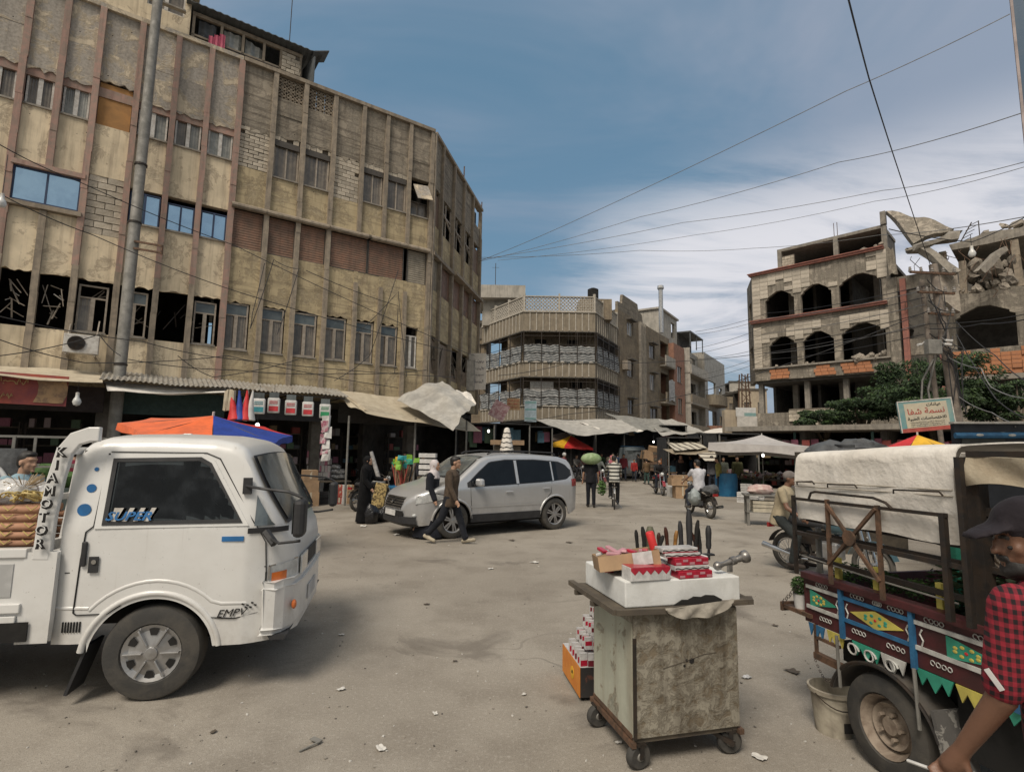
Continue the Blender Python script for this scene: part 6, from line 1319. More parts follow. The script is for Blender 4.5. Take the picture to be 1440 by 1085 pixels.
# far side of the square: riders and shoppers
def rider(lab_m, lab_p, px, py, ang, tank, **kw):
 p = at(px, py); d = Vector((math.cos(ang), math.sin(ang), 0)); motorcycle(lab_m, p, ang, tank); person(lab_p, p - d * .12, ang, 1.7, kw.pop('lean', 8), (70, 70), (80, 80), (40, 40), (12, 12), (20, 20), spread=.2, seat=.82, vox=.03, hand=False, **kw)
rider('motorcycle with silver wheels parked under the red and yellow parasol', 'man in grey jacket sitting on the motorcycle under the parasol', 811, 677, R(-60), (.05, .05, .06), shirt=(.13, .125, .12), trouser=(.03, .03, .035))
rider('motorcycle behind the melon carrier facing the camera', 'rider in grey shirt with a reddish scarf coming towards the camera', 842, 687, R(-80), (.12, .02, .02), shirt=(.12, .13, .12), hairc=(.35, .10, .08), hair='beanie')
rider('motorcycle carrying two riders behind the cyclist', 'woman rider in pink scarf on the two up motorcycle', 860, 684, R(-100), (.03, .05, .12), shirt=(.04, .04, .05), hair='scarf', hairc=(.40, .13, .16))
q0 = at(862, 681); person('pale shirted passenger behind the woman in the pink scarf', q0 + Vector((.15, .75, 0)), R(-100), 1.75, 4, (70, 70), (80, 80), (20, 20), seat=.90, spread=.22, shirt=(.36, .33, .28), vox=.03, hand=False)
rider('dark motorcycle with red tank stopped beside the man in orange', 'man in black leaning over the red motorcycle', 927, 695, R(-92), (.25, .02, .03), shirt=(.02, .02, .022), lean=26)
far = [('man in grey with white helmet near the parasol', 792, 678, R(-40), dict(shirt=(.20, .05, .06), hair='helmet', hairc=(.6, .6, .58))), ('woman in dusty pink standing under the parasol', 822, 676, R(-120), dict(gown=(.30, .16, .16), hair='scarf', hairc=(.38, .22, .22))),
  ('shopper in pale dress behind the parked motorcycle', 829, 674, R(-70), dict(gown=(.35, .25, .23), hair='scarf', hairc=(.42, .34, .30))), ('boy in brown shirt and green trousers walking by the orange shirted man', 910, 681, R(100), dict(shirt=(.14, .09, .05), trouser=(.05, .09, .08), H=1.45)),
  ('porter seen from behind with cardboard boxes on his back', 918, 676, R(95), dict(shirt=(.05, .045, .04), trouser=(.03, .03, .035), H=1.62, lean=22)), ('man in bright orange shirt with blue jeans seen from behind', 936, 683, R(80), dict(shirt=(.62, .19, .03), trouser=(.03, .05, .10), H=1.78)),
  ('man in dark jacket bending at the first market stall', 948, 684, R(60), dict(shirt=(.035, .037, .045), trouser=(.03, .03, .04), lean=20)), ('woman in black with a patterned bag by the market stall', 958, 686, R(-100), dict(gown=(.015, .015, .018), hair='scarf', hairc=(.22, .12, .09))),
  ('man in navy shirt deep under the striped awning', 968, 681, R(-150), dict(shirt=(.03, .05, .09))), ('tall man in black under the edge of the striped awning', 985, 688, R(-90), dict(shirt=(.02, .02, .02), H=1.82)),
  ('shopkeeper in grey under the big tent parasol', 1018, 690, R(-100), dict(shirt=(.10, .11, .09), H=1.68)), ('vendor in olive shirt behind the stacked crates', 1038, 692, R(-110), dict(shirt=(.14, .14, .07), H=1.7)),
  ('man in yellow patched vest beside the tent parasol', 1012, 697, R(170), dict(shirt=(.26, .23, .07), H=1.66)), ('shopper in dark red near the tricycle truck', 877, 676, R(-90), dict(shirt=(.16, .03, .04))), ('man in charcoal beside the blue minibus', 899, 673, R(120), dict(shirt=(.06, .06, .065))),
  ('man deep inside the cleaning goods shop', 592, 706, R(-60), dict(shirt=(.06, .06, .07))), ('man in grey shirt inside the dark shop behind the barrel', 570, 704, R(-120), dict(shirt=(.09, .09, .09)))]
far += [('%s at the far end of the market street, %s' % (w, q), px, py, R(a), dict(shirt=c, H=1.4 if 'boy' in w else 1.7)) for w, q, px, py, a, c in (('man in dark blue', 'left of the minibus', 869, 670, 90, (.03, .05, .10)), ('man in white shirt', 'right of the minibus', 921, 670, -90, (.4, .4, .38)), ('woman in black', 'beside the brick wall', 926, 672, 80, (.01, .01, .01)), ('man in brown', 'between the booths', 944, 674, -60, (.12, .07, .04)), ('man in grey', 'behind the orange shirt', 952, 678, 120, (.15, .15, .15)), ('boy in red', 'by the minibus wheel', 892, 677, -100, (.3, .03, .03)), ('man in green', 'under the tarp', 846, 671, -90, (.05, .1, .05)), ('man in cream shirt', 'under the dark tarp', 855, 669, 70, (.35, .3, .22)), ('shopper in purple', 'at the booth counter', 835, 669, 100, (.12, .05, .14)), ('man in black leather', 'by the parasol pole', 786, 674, 60, (.015, .015, .015)), ('man in blue shirt', 'at the striped stall', 974, 684, 160, (.07, .12, .2)), ('vendor in pale shirt', 'behind the striped stall', 962, 676, -90, (.3, .28, .24)), ('shopper in grey coat', 'near the blue barrel', 1003, 692, 100, (.1, .1, .11)), ('woman in brown', 'at the crates', 996, 686, -120, (.1, .06, .04)))]
for lab, px, py, a, kw in far:
 kw = dict(kw); person(lab, at(px, py), a, kw.pop('H', 1.7), kw.pop('lean', 4), (rnd.uniform(0, 18), rnd.uniform(-16, 0)), (4, rnd.uniform(2, 18)), (rnd.uniform(-15, 25), rnd.uniform(-15, 25)), vox=.032, hand=False, **kw)
bx = at(918, 676)
for i, (dx, z, s, a) in enumerate(((-.30, 1.55, .75, .3), (.42, 1.52, .62, -.4), (.05, 1.95, .55, .1))):
 o = MB().box((0, 0, 0), (s, s * .8, s * .75), jit=.01).build('cardboard_box', CARD, None); o.location = bx + Vector((dx, -.1, z)); o.rotation_euler = (.15 * i, a, a); tag(o, ('large cardboard box tilted on the porters back', 'smaller cardboard box leaning on the porters right side', 'cardboard box on top of the porters load')[i], 'cardboard box')
person('driver in dark clothes sitting at the wheel of the white truck', TC + rotz(TTH) @ Vector((-.16, .42, 0)), TTH, 1.62, 2, (80, 80), (60, 60), (40, 40), (8, 8), (30, 30), spread=.1, seat=.98, shirt=(.03, .03, .035), vox=.016, head=(0, -12))
# boy and man on the left, behind the truck
person('young man in light blue shirt looking right behind the truck bed', Vector((-5.46, 6.12, 0)), R(-8), 1.72, 2, (6, -6), (2, 6), shirt=(.26, .38, .44), trouser=(.03, .04, .06), head=(2, 0), vox=.011, sleeve='short')
person('man in maroon shirt with his back turned behind the truck', Vector((-9.3, 11.6, 0)), R(100), 1.72, 4, shirt=(.16, .02, .04), head=(10, -30), vox=.02)
# ================================================================== CLOTH COVERS, PARASOLS
def tarp(name, label, cat, c, mt, sag=.15, wr=.05, n=16, th=.012, grp=None, seed=0, fr=5):
 """four world corners a,b,c,d; hangs between them"""
 rr = random.Random(seed + len(label)); ph = [rr.uniform(0, 6) for _ in range(6)]; o0 = c[0]
 def f(u, v):
  p = c[0] * (1 - u) * (1 - v) + c[1] * u * (1 - v) + c[2] * u * v + c[3] * (1 - u) * v
  w = wr * (math.sin(fr * u * 2.2 + ph[0] + 3 * v) + .6 * math.sin(fr * 3.1 * v + ph[1] + 4 * u) + .45 * math.sin(fr * 4.6 * u + ph[2] - 5 * v) * v)
  return p - o0 - Vector((0, 0, sag * math.sin(math.pi * u) * (.35 + .65 * math.sin(math.pi * v)) + w * .6)) + Vector((w * .2, w * .3, 0))
 o = MB().grid(f, n, n, th=th).build(name, mt, None, smooth=True); o.location = o0; return tag(o, label, cat, grp)
def fpt(s, y, z): return P1 + rotz(TH1) @ Vector((s, y, z))
def corrug(name, label, cat, s0, s1, z0, z1, d, mt, p=.12, amp=.022):
 n = int((s1 - s0) / p * 4); base = fpt(s0, 0, 0); m = MB(); L_ = s1 - s0
 m.grid(lambda u, v: (L_ * u, -.02 - d * v, z0 + (z1 - z0) * v + amp * math.sin(2 * math.pi * L_ * u / p) + .02 * math.sin(u * 17)), n, 2, th=.006)
 o = m.build(name, mt, None, smooth=True); o.location = base; o.rotation_euler = (0, 0, TH1); return tag(o, label, cat)
corrug('awning', 'corrugated metal awning over the cleaning goods shop', 'awning', -9.7, -3.3, 3.78, 3.42, 1.35, TIN)
tarp('awning', 'sagging beige sheet awning above the red shop sign', 'awning', [fpt(-13.5, -.05, 3.75), fpt(-9.7, -.05, 3.72), fpt(-9.6, -1.7, 3.30), fpt(-13.5, -1.7, 3.34)], TARPB, .06, .03)
tarp('awning', 'slack white strip of canvas below the corrugated awning', 'awning', [fpt(-9.6, -1.0, 3.42), fpt(-6.6, -1.1, 3.45), fpt(-6.7, -1.5, 3.30), fpt(-9.5, -1.6, 3.12)], TARPW, .16, .02)
tarp('awning', 'wide beige tarp awning over the dark shop beside the silver car', 'awning', [fpt(-3.35, -.1, 3.72), fpt(.6, -.1, 3.62), fpt(1.3, -2.0, 2.42), fpt(-3.0, -2.3, 2.82)], TARPB, .08, .035, 22)
tarp('awning', 'end flap of the beige awning hanging down on its left', 'awning', [fpt(-3.4, -.3, 3.72), fpt(-3.3, -.4, 3.68), fpt(-2.9, -2.15, 2.93), fpt(-3.35, -1.5, 3.1)], TARPB, .05, .03, 8)
tarp('tarpaulin', 'bulging grey white tarpaulin thrown over the corner of the grey brown block', 'tarpaulin', [W(558, 562, 18.6), W(622, 536, 20.3), W(669, 570, 18.8), W(637, 605, 17.0)], TARPG, -.30, .06, 34, fr=6)
tarp('tarpaulin', 'torn pale tarpaulin flap behind the grey white one', 'tarpaulin', [W(640, 548, 20.6), W(662, 553, 20.8), W(670, 568, 20.2), W(655, 565, 20)], TARPW, .05, .05, 8)
m = MB()
for s in (-9.6, -8.1, -6.6, -5.1, -3.5): m.bar((s, 0, 3.35), (s, -1.3, 3.36), .035);
m.bar((-9.6, -1.3, 3.35), (-3.4, -1.3, 3.35), .04); o = m.build('steel_framework', STEELD); o.location = P1; o.rotation_euler = (0, 0, TH1); tag(o, 'dark steel frame carrying the corrugated awning', 'frame')
for s, y, lab in ((-3.3, -1.5, 'grey post under the left end of the beige awning'), (-1.2, -1.9, 'thin post in the middle of the beige awning'), (.7, -2.0, 'post under the right end of the beige awning')):
 o = MB().tube([(0, 0, 0), (0, 0, 2.8)], .035, 8).build('post', GALV); o.location = fpt(s, y, 0); tag(o, lab, 'post')
tarp('market_tarp', 'large pale tarp stretched over the market entrance', 'tarp', [W(748, 589, 36), W(874, 590, 37), W(898, 605, 33), W(812, 613, 30.5)], TARPG, .10, .06, 18)
tarp('market_tarp', 'second pale tarp with a dark fold overlapping the large one', 'tarp', [W(806, 590, 36.5), W(862, 592, 37), W(905, 606, 34), W(845, 605, 33)], TARPW, .2, .06, 14)
tarp('market_tarp', 'dark grey tarp sloping over the middle of the market', 'tarp', [W(850, 580, 39), W(925, 590, 39), W(945, 607, 36), W(900, 605, 35)], M('grey_tarp', (.24, .235, .21), (.17, .165, .15), 3, .8, .4, 5), .1, .08, 14)
tarp('market_tarp', 'pointed light tarp hanging in front of the side street', 'tarp', [W(906, 588, 40), W(945, 590, 41), W(992, 607, 38), W(932, 613, 34)], TARPG, .1, .08, 14)
tarp('market_tarp', 'light tarp sloping left below the white sign boards', 'tarp', [W(986, 607, 40), W(1042, 596, 41), W(1048, 606, 35), W(998, 613, 35)], TARPW, .05, .05, 10)
tarp('market_tarp', 'small white tarp patch above the tent parasol', 'tarp', [W(1000, 612, 34), W(1030, 606, 34), W(1040, 612, 32), W(1012, 617, 32)], TARPW, .03, .03, 8)
STRA = pattern('striped_awning', (.52, .47, .38), (.10, .085, .07), 'hoops', 0.001)
def stripes(name, c1, c2, f, ax):
 n = NT(name); s = n.sep()[ax]; col = n.mix(n.ramp(n.math('FRACT', n.math('MULTIPLY', s, f)), .60, .66), c1, c2); n.set('Base Color', col); n.set('Roughness', .85); n.bump(n.noise(6, 3), .4, .03); return n.mat
STRA = stripes('striped_awning_cloth', (.50, .46, .37), (.13, .11, .09), 2.6, 0)
tarp('striped_awning', 'cream awning with thin dark stripes over the first market stalls', 'awning', [W(936, 621, 29), W(975, 615, 30), W(994, 630, 26.5), W(948, 633, 26)], STRA, .03, .03, 10)
tarp('striped_awning', 'brownish valance hanging under the striped awning', 'awning', [W(932, 631, 26.5), W(1006, 630, 27), W(1006, 637, 26), W(950, 639, 26)], M('tan_cloth', (.30, .25, .18), None, 4, .85, .3, 6), .03, .03, 10)
tarp('striped_awning', 'lower cream striped cloth at the right of the stalls', 'awning', [W(980, 637, 26), W(1008, 636, 26), W(1008, 648, 25), W(992, 648, 25)], stripes('striped_cloth_b', (.52, .48, .40), (.13, .11, .09), 6, 2), .02, .02, 8)
def parasol(label, loc, r, h, drop, cols, poleh, tilt=(0, 0), n=8, val=.12, cat='parasol', rot=.0, sag=.06):
 t = thing('parasol', label, cat, loc); top = bpy.data.objects.new('canopy', None); COL.objects.link(top); top.parent = t; top.location = (0, 0, h); top.rotation_euler = (tilt[0], tilt[1], rot)
 for k in range(n):
  a0, a1 = 2 * math.pi * k / n, 2 * math.pi * (k + 1) / n; A = Vector((math.cos(a0), math.sin(a0), 0)) * r; B = Vector((math.cos(a1), math.sin(a1), 0)) * r
  m = MB(); m.grid(lambda u, v: (A * (1 - u) + B * u) * v * (1 - .05 * math.sin(math.pi * u) * v) + Vector((0, 0, -drop * v - sag * math.sin(math.pi * v) * .4 - sag * math.sin(math.pi * u) * v * .0)), 6, 6)
  m.grid(lambda u, v: (A * (1 - u) + B * u) * (1 - .05 * math.sin(math.pi * u)) * (1 + .01 * v) + Vector((0, 0, -drop - val * v * (1 + .15 * math.sin(u * 9)))), 6, 1); m.build('canopy_panel', cols[k % len(cols)], top, smooth=True, auto=30)
  MB().tube([(0, 0, -.03), (A.x, A.y, -drop - .02)], .008, 4).build('rib', STEELD, top)
 MB().tube([(0, 0, .06), (0, 0, -.1)], .02, 6).build('finial', WFR, top); MB().tube([(0, 0, 0), (0, 0, poleh)], .02, 8).build('pole', GALV, t); return t
OR_ = M('orange_fabric', (.80, .13, .015), None, 5, .6, .2, 8, sheen=.2); BL_ = M('blue_fabric', (.015, .05, .30), None, 5, .6, .2, 8); RD_ = M('red_fabric', (.60, .03, .03), None, 5, .6, .2, 8); YE_ = M('yellow_fabric', (.75, .42, .02), None, 5, .6, .2, 8)
q = W(300, 584, 8.6); parasol('orange and blue parasol open behind the white truck cab', Vector((q.x, q.y, 0)), 1.22, q.z, .23, [BL_, RD_, BL_, OR_, OR_, OR_, OR_, BL_], q.z - .02, (R(5), R(9)), 8, .10, rot=R(-14))
q = W(803, 612, 33); parasol('yellow and red parasol in front of the market entrance', Vector((q.x, q.y, 0)), 1.40, q.z, .65, [RD_, RD_, RD_, YE_, YE_, YE_, RD_, RD_], q.z - .02, (0, R(4)), 8, .12, rot=R(-20))
q = W(795, 607, 35); parasol('faded brown parasol behind the yellow and red one', Vector((q.x, q.y, 0)), 1.6, q.z, .6, [M('faded_brown', (.17, .13, .11), None, 5, .8, .2, 8)], q.z - .02, (0, R(8)), 8)
q = W(1290, 611, 12); parasol('red and yellow parasol behind the white canvas of the painted truck', Vector((q.x, q.y, 0)), 1.1, q.z, .42, [YE_, RD_, RD_, RD_, RD_, RD_, YE_, YE_], q.z - .02, (0, 0), 8, rot=R(-50))
TENT = M('grey_tent_cloth', (.42, .40, .385), (.36, .34, .33), 3, .8, .3, 6, .03)
q = W(1071, 611, 23); parasol('big square off white tent parasol over the crates', Vector((q.x, q.y, 0)), 2.75, q.z, .52, [TENT], q.z - .02, (0, R(3)), 4, .32, rot=R(20), sag=.25)
fp = W(713, 601, 17); t = thing('folded_parasol', 'folded white parasol with black zigzag lines behind the silver car', 'parasol', Vector((fp.x, fp.y, 0)))
MB().lathe([(.03, fp.z), (.08, fp.z - .03), (.12, fp.z - .2), (.17, fp.z - .45), (.24, fp.z - .85), (.20, fp.z - .9)], n=16).build('folded_cloth', TARPW, t, smooth=True)
for j in range(5):
 z = fp.z - .18 - .15 * j; r = .125 + .028 * j; MB().tube([((r + .004) * math.cos(a), (r + .004) * math.sin(a), z + .03 * (k % 2)) for k, a in enumerate(np.linspace(0, 2 * math.pi, 13))], .011, 4).build('zigzag_line', BLACK, t)
MB().tube([(0, 0, 0), (0, 0, fp.z)], .02, 6).build('pole', GALV, t)
for x0, x1, y0, y1, d, lab in ((690, 737, 613, 622, 18.5, 'weathered wooden board counter behind the folded parasol'),):
 a, b = W(x0, y1, d), W(x1, y1, d); o = MB().box((0, 0, 0), (b.x - a.x, .5, .16)).build('wooden_counter', WOOD); o.location = (a + b) / 2; tag(o, lab, 'counter'); o = MB().b2(-.45, .45, -.2, .2, 0, a.z - .1).build('cabinet', WOODD); o.location = ((a + b).x / 2, d + .1, 0); tag(o, 'dark cabinet under the wooden board counter', 'cabinet')
# ================================================================== SIGNS
def board(name, label, px, py, d, w, h, mt, th=.03, rz=0.0, tilt=0.0, cat='sign', frame=None):
 t = thing(name, label, cat, W(px, py, d), rz); t.rotation_euler = (0, tilt, rz); MB().b2(-w / 2, w / 2, 0, th, -h / 2, h / 2).build('board', mt, t)
 if frame:
  m = MB()
  for a in (-w / 2, w / 2 - .03): m.b2(a, a + .03, -.012, -.001, -h / 2, h / 2)
  m.b2(-w / 2, w / 2, -.012, -.001, h / 2, h / 2 + .03); m.build('edge', frame, t)
 return t
def scribble(parent, x0, x1, z, h, mt, seed, y=-.004, r=.01):
 rr = random.Random(seed); x = x1; m = MB()
 while x > x0:
  w = rr.uniform(.6, 1.6) * h; k = rr.choice((0, 1, 2)); pts = [(x, y, z)]
  for i in range(1, 7): t_ = i / 6; pts.append((x - w * t_, y, z + h * (.55 * math.sin(math.pi * t_ * (k + 1)) * (1 if k else .4) + (.8 if i == 1 and k == 1 else 0))))
  m.tube(pts, r, 4); x -= w + (h * .3 if rr.random() < .4 else 0)
  if rr.random() < .6: m.box((x + w * .5, y, z + h * rr.choice((-.5, 1.1))), (r * 2.2, r, r * 2.2))
 m.build('lettering', mt, parent)
TURQ = M('turquoise_sign', (.12, .26, .27), (.20, .30, .28), 2.5, .6, .05); SGR = M('sign_red', (.40, .08, .06), None, 4, .6, 0); SGC = M('sign_cream', (.50, .44, .32), (.42, .38, .30), 3, .7, 0)
GOLD = M('gold_paint', (.50, .34, .16), None, 4, .6, 0); DKT = M('dark_lettering', (.05, .05, .04), None, 4, .7, 0)
t = board('clinic_sign', 'turquoise and cream clinic sign in Arabic fixed to the leaning pole', 1303, 584, 16.3, 1.62, .92, TURQ, .04, R(-3), R(-6), frame=WFR)
MB().b2(-.62, .64, -.006, -.001, -.34, .40).build('cream_panel', SGC, t); MB().b2(-.81, .81, -.008, -.0005, -.46, -.345).build('red_strip', SGR, t)
ay = R(90)
for s, z, sz, mt, x in (('عيادات', .33, .13, DKT, .25), ('نسمة شفا', .14, .24, SGR, .0), ('للاختصاصات الطبية', -.07, .125, DKT, .0)): text('lettering', arabic(s), sz, mt, t, (x, -.010, z), (ay, 0, 0), .002, 0, 1.15, off=.003)
for j in range(3): scribble(t, -.5, .5, -.19 - .055 * j, .018, DKT, 5 + j, -.009, .003)
RSG = M('red_banner', (.36, .075, .045), (.22, .05, .055), 1.6, .6, .1, 6)
t = thing('shop_sign', 'dark red shop banner with gold script and a tan picture at its right end', 'sign', W(95, 551, 13.3), TH1); t.rotation_euler = (0, R(.5), TH1)
MB().grid(lambda u, v: (-3.2 + 3.2 * u, .02 * math.sin(u * 12), -.36 + .74 * v), 20, 3, th=.01).build('banner', RSG, t); MB().grid(lambda u, v: (-.62 + .55 * u + .08 * math.sin(v * 3), -.012 + .02 * math.sin((2.58 + .55 * u) / 3.2 * 12) - .01, -.30 + .60 * v), 8, 3).build('picture', M('tan_picture', (.42, .26, .13), (.24, .15, .09), 5, .6, .1, edge=(.4, .6)), t)
scribble(t, -2.9, -1.0, -.18, .12, GOLD, 3, -.03, .012); scribble(t, -2.9, -.75, .16, .10, GOLD, 9, -.03, .010); MB().b2(-1.85, -1.45, -.05, -.02, .16, .32).build('plate', BLACK, t)
WSGN = M('white_banner', (.50, .47, .43), (.38, .36, .33), 3, .8, .2, 8)
t = board('banner', 'tall white banner hanging off the end of the grey brown block', 671, 522, 25.5, .85, 1.75, WSGN, .03, R(-10));
for j in range(4): scribble(t, -.32, .32, .45 - .32 * j, .09, M('faded_ink', (.22, .21, .22), None, 4, .8, 0), 20 + j, -.006, .012)
o = MB().box((0, 0, 0), (.35, .3, 1.35)).build('meter_box', GALV); o.location = W(662, 528, 24); tag(o, 'grey metal box beside the tall white banner', 'box')
t = board('notice_board', 'cardboard coloured notice with red writing above the stalls', 722, 568, 30, .72, .66, M('tan_notice', (.38, .24, .13), None, 4, .8, .1)); [scribble(t, -.28, .28, .18 - .18 * j, .06, SGR, 30 + j, -.004, .008) for j in range(3)]
t = board('notice_board', 'light blue and white price board at the corner of the market', 746, 578, 29.5, .66, 1.15, M('pale_blue_board', (.36, .45, .50), None, 4, .7, .05));
for z, h in ((.42, .12), (.05, .1), (-.45, .1)): MB().b2(-.3, .3, -.006, -.001, z, z + h).build('teal_bar', TURQ, t)
t = board('banner', 'crumpled pink and white banner sagging beside the stalls', 702, 577, 28, .85, .9, M('pink_banner', (.44, .32, .32), (.30, .16, .17), 6, .8, .4, 6, .04, edge=(.4, .6)), .02, 0, R(28))
t = board('sign_board', 'white board with blue strip above the tarps at the street end', 1049, 579, 31, 1.15, .5, WBOX); MB().b2(-.1, .57, -.01, -.001, -.25, -.05).build('blue_strip', TURQ, t)
board('sign_board', 'large plain white board below the blue strip board', 1051, 597, 30.8, 1.15, .98, WSGN); o = MB().b2(-1.3, -.5, 0, .4, 0, 4.3).build('gate_pillar', SAND); o.location = (W(1051, 597, 31.2).x, 31.2, 0); tag(o, 'sand coloured pillar carrying the white boards', 'pillar')
BB = M('navy_billboard', (.008, .045, .095), (.010, .055, .115), 1.5, .5, .05); t = thing('billboard', 'tall navy billboard with a white painted letter at the right edge', 'billboard', (5.0, 5.0, 0), R(-38))
MB().b2(.035, 2.4, .03, .14, 3.5, 9).build('board', BB, t); MB().b2(.012, .034, .02, .06, 3.5, 9).build('edge', M('pink_grey_edge', (.36, .30, .29), None, 5, .7, .1), t)
MB().tube([(.26, .02, 6.75), (.17, .02, 6.62), (.16, .02, 6.42), (.25, .02, 6.33), (.19, .02, 6.28), (.17, .02, 6.12), (.22, .02, 6.0), (.30, .02, 5.97)], .016, 6).build('white_letter_stroke', LW if False else WFR, t); MB().b2(1.1, 1.25, .05, .2, 0, 4).build('post', GALV, t)
MB().lathe([(0, 0), (.55, 0), (.55, .01)], (.66, .02, 4.35), 'Y', 40).build('blue_disc', M('mid_blue_disc', (.015, .085, .17), None, 3, .5, .05), t)
# ================================================================== STREET POLE, TREES, CABLES
CONP = M('weathered_pole', (.24, .20, .165), (.16, .135, .115), 6, .9, .3, 30, streak=.5)
PB = Vector((13.55, 17, 0)); a = W(1312, 372, 17); b = W(1352, 632, 17); sl = (a - b) / (a.z - b.z)
t = thing('utility_pole', 'leaning concrete utility pole crowded with insulators and cables', 'pole', b - sl * b.z)
MB().tube([sl * 0, sl * 4, sl * a.z], [.17, .15, .12], 12).build('shaft', CONP, t, smooth=True, auto=50)
arm = MB()
for z, w in ((a.z - .35, 1.1), (a.z - 1.0, .9), (a.z - 1.7, .6)): arm.bar(sl * z + Vector((-w * .8, -.12, .05)), sl * z + Vector((w * .5, -.12, 0)), .07)
arm.build('crossarm', RUST, t); ins = MB().lathe([(.0, 0), (.05, 0), (.055, .03), (.03, .05), (.05, .08), (.03, .11), (.04, .15), (0, .17)], n=10).mesh('insulator', M('porcelain', (.28, .26, .24), None, 5, .3, 0))
for z, w in ((a.z - .35, 1.1), (a.z - 1.0, .9), (a.z - 1.7, .6)):
 for k in range(5): inst('insulator', ins, t, sl * z + Vector((-w * .8 + w * 1.3 * k / 4, -.12, .06)))
m = MB()
for k in range(16): z0 = a.z - rnd.uniform(.3, 3.2); p = [sl * z0 + Vector((rnd.uniform(-.7, .2), -.2, 0)), sl * (z0 - .4) + Vector((rnd.uniform(-.5, .3), -.25, 0)), sl * (z0 - rnd.uniform(.8, 2)) + Vector((rnd.uniform(-.25, .2), -.2, 0))]; m.tube([p[0], p[0].lerp(p[1], .5) + Vector((0, 0, -.1)), p[1], p[2]], .018, 4)
o = m.build('cable_tangle', BPL, t); o['kind'] = 'stuff'
a2 = W(1296, 395, 17.2); b2_ = W(1326, 640, 17.2); s2 = (a2 - b2_) / (a2.z - b2_.z); t2 = thing('utility_pole', 'thinner rusty steel pole beside the leaning concrete one', 'pole', b2_ - s2 * b2_.z); MB().tube([s2 * 0, s2 * a2.z], .075, 8).build('shaft', CONP, t2, smooth=True, auto=50); MB().tube([s2 * 3 + Vector((-.25, -.1, 0)), s2 * 3.9 + Vector((-.30, -.1, 0)), s2 * 4.9 + Vector((.05, -.1, 0)), s2 * 5.3 + Vector((.1, -.1, 0))], .03, 6).build('conduit', GALV, t2); MB().tube([s2 * 3.1 + Vector((-.62, -.1, 0)), s2 * 4.2 + Vector((-.45, -.1, 0)), s2 * 4.9 + Vector((.0, -.1, 0))], .03, 6).build('conduit', GALV, t2)
t = thing('junction_box', 'grey metal junction box on the utility pole', 'box', W(1312, 488, 16.5)); MB().box((0, 0, 0), (.42, .22, .46)).build('casing', GALV, t, bevel=.02);
for i, (dx, dz) in enumerate(((-.36, .08), (.36, .1), (.40, .22))):
 c = thing('security_camera', 'small white security camera %s the grey junction box' % ('left of', 'right of', 'high at the right of')[i], 'camera', W(1312, 488, 16.4) + Vector((dx, 0, dz))); MB().tube([(0, 0, 0), (.16 * (1 if dx > 0 else -1), -.08, -.03)], .04, 8).build('housing', WBOX, c); MB().tube([(0, 0, 0), (-.1 if dx > 0 else .1, 0, .08)], .01, 4).build('bracket', WBOX, c)
TG1 = M('leaf_green', (.024, .050, .013), (.011, .026, .008), 2.5, .7, .0, var=.2, edge=(.4, .6)); TG2 = M('leaf_green_sunlit', (.045, .085, .018), (.028, .055, .014), 3, .7, 0); BARK = M('bark', (.11, .085, .06), (.07, .055, .04), 10, .95, .6, 20, .03)  # the lighter green paints sunlight into the upper leaves of each clump
def tree(label, c, rx, rz, n, seed, grp=None):
 rr = random.Random(seed); t = thing('tree', label, 'tree', Vector((c.x, c.y, 0)), 0, grp); cl = []
 for _ in range(int(44 * rx / 2)):
  th = rr.uniform(0, 6.28); ph = rr.uniform(-.35, 1); q = rr.uniform(.55, 1) ; cl.append((Vector((math.cos(th) * rx * q * math.sqrt(max(0, 1 - ph * ph * .8)), math.sin(th) * rx * q * .8, c.z + rz * ph * q)), rr.uniform(.35, .7) * rx * .38))
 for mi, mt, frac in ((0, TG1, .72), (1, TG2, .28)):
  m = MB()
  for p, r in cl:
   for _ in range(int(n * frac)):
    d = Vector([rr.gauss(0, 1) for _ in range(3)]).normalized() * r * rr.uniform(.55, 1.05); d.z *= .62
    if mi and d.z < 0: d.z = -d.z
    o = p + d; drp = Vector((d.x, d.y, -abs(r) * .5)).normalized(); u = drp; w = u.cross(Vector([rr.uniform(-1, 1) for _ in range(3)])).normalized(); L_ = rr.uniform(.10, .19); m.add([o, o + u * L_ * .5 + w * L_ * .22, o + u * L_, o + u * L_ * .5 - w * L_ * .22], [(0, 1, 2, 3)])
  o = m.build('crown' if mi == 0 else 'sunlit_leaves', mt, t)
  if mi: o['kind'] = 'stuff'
 m = MB(); m.tube([(0, 0, 0), (.1, 0, c.z * .5), (0, 0, c.z - rz * .2)], [.20, .16, .1], 10)
 for p, r in cl[::3]: m.tube([(.05, 0, c.z * .62), Vector((0, 0, c.z * .7)).lerp(p, .5) + Vector((0, 0, .1)), p], [.07, .045, .015], 6)
 m.build('trunk', BARK, t, smooth=True, auto=60); return t
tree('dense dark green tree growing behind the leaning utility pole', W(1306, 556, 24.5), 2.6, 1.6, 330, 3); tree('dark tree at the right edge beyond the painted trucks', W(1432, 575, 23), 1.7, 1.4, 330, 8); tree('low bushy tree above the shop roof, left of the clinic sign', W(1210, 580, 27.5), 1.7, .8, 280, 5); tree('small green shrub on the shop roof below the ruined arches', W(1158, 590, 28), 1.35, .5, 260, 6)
WIRE = M('cable_rubber', (.03, .03, .032), None, 5, .7, 0); WIREL = M('cable_grey', (.20, .20, .20), None, 5, .7, 0)
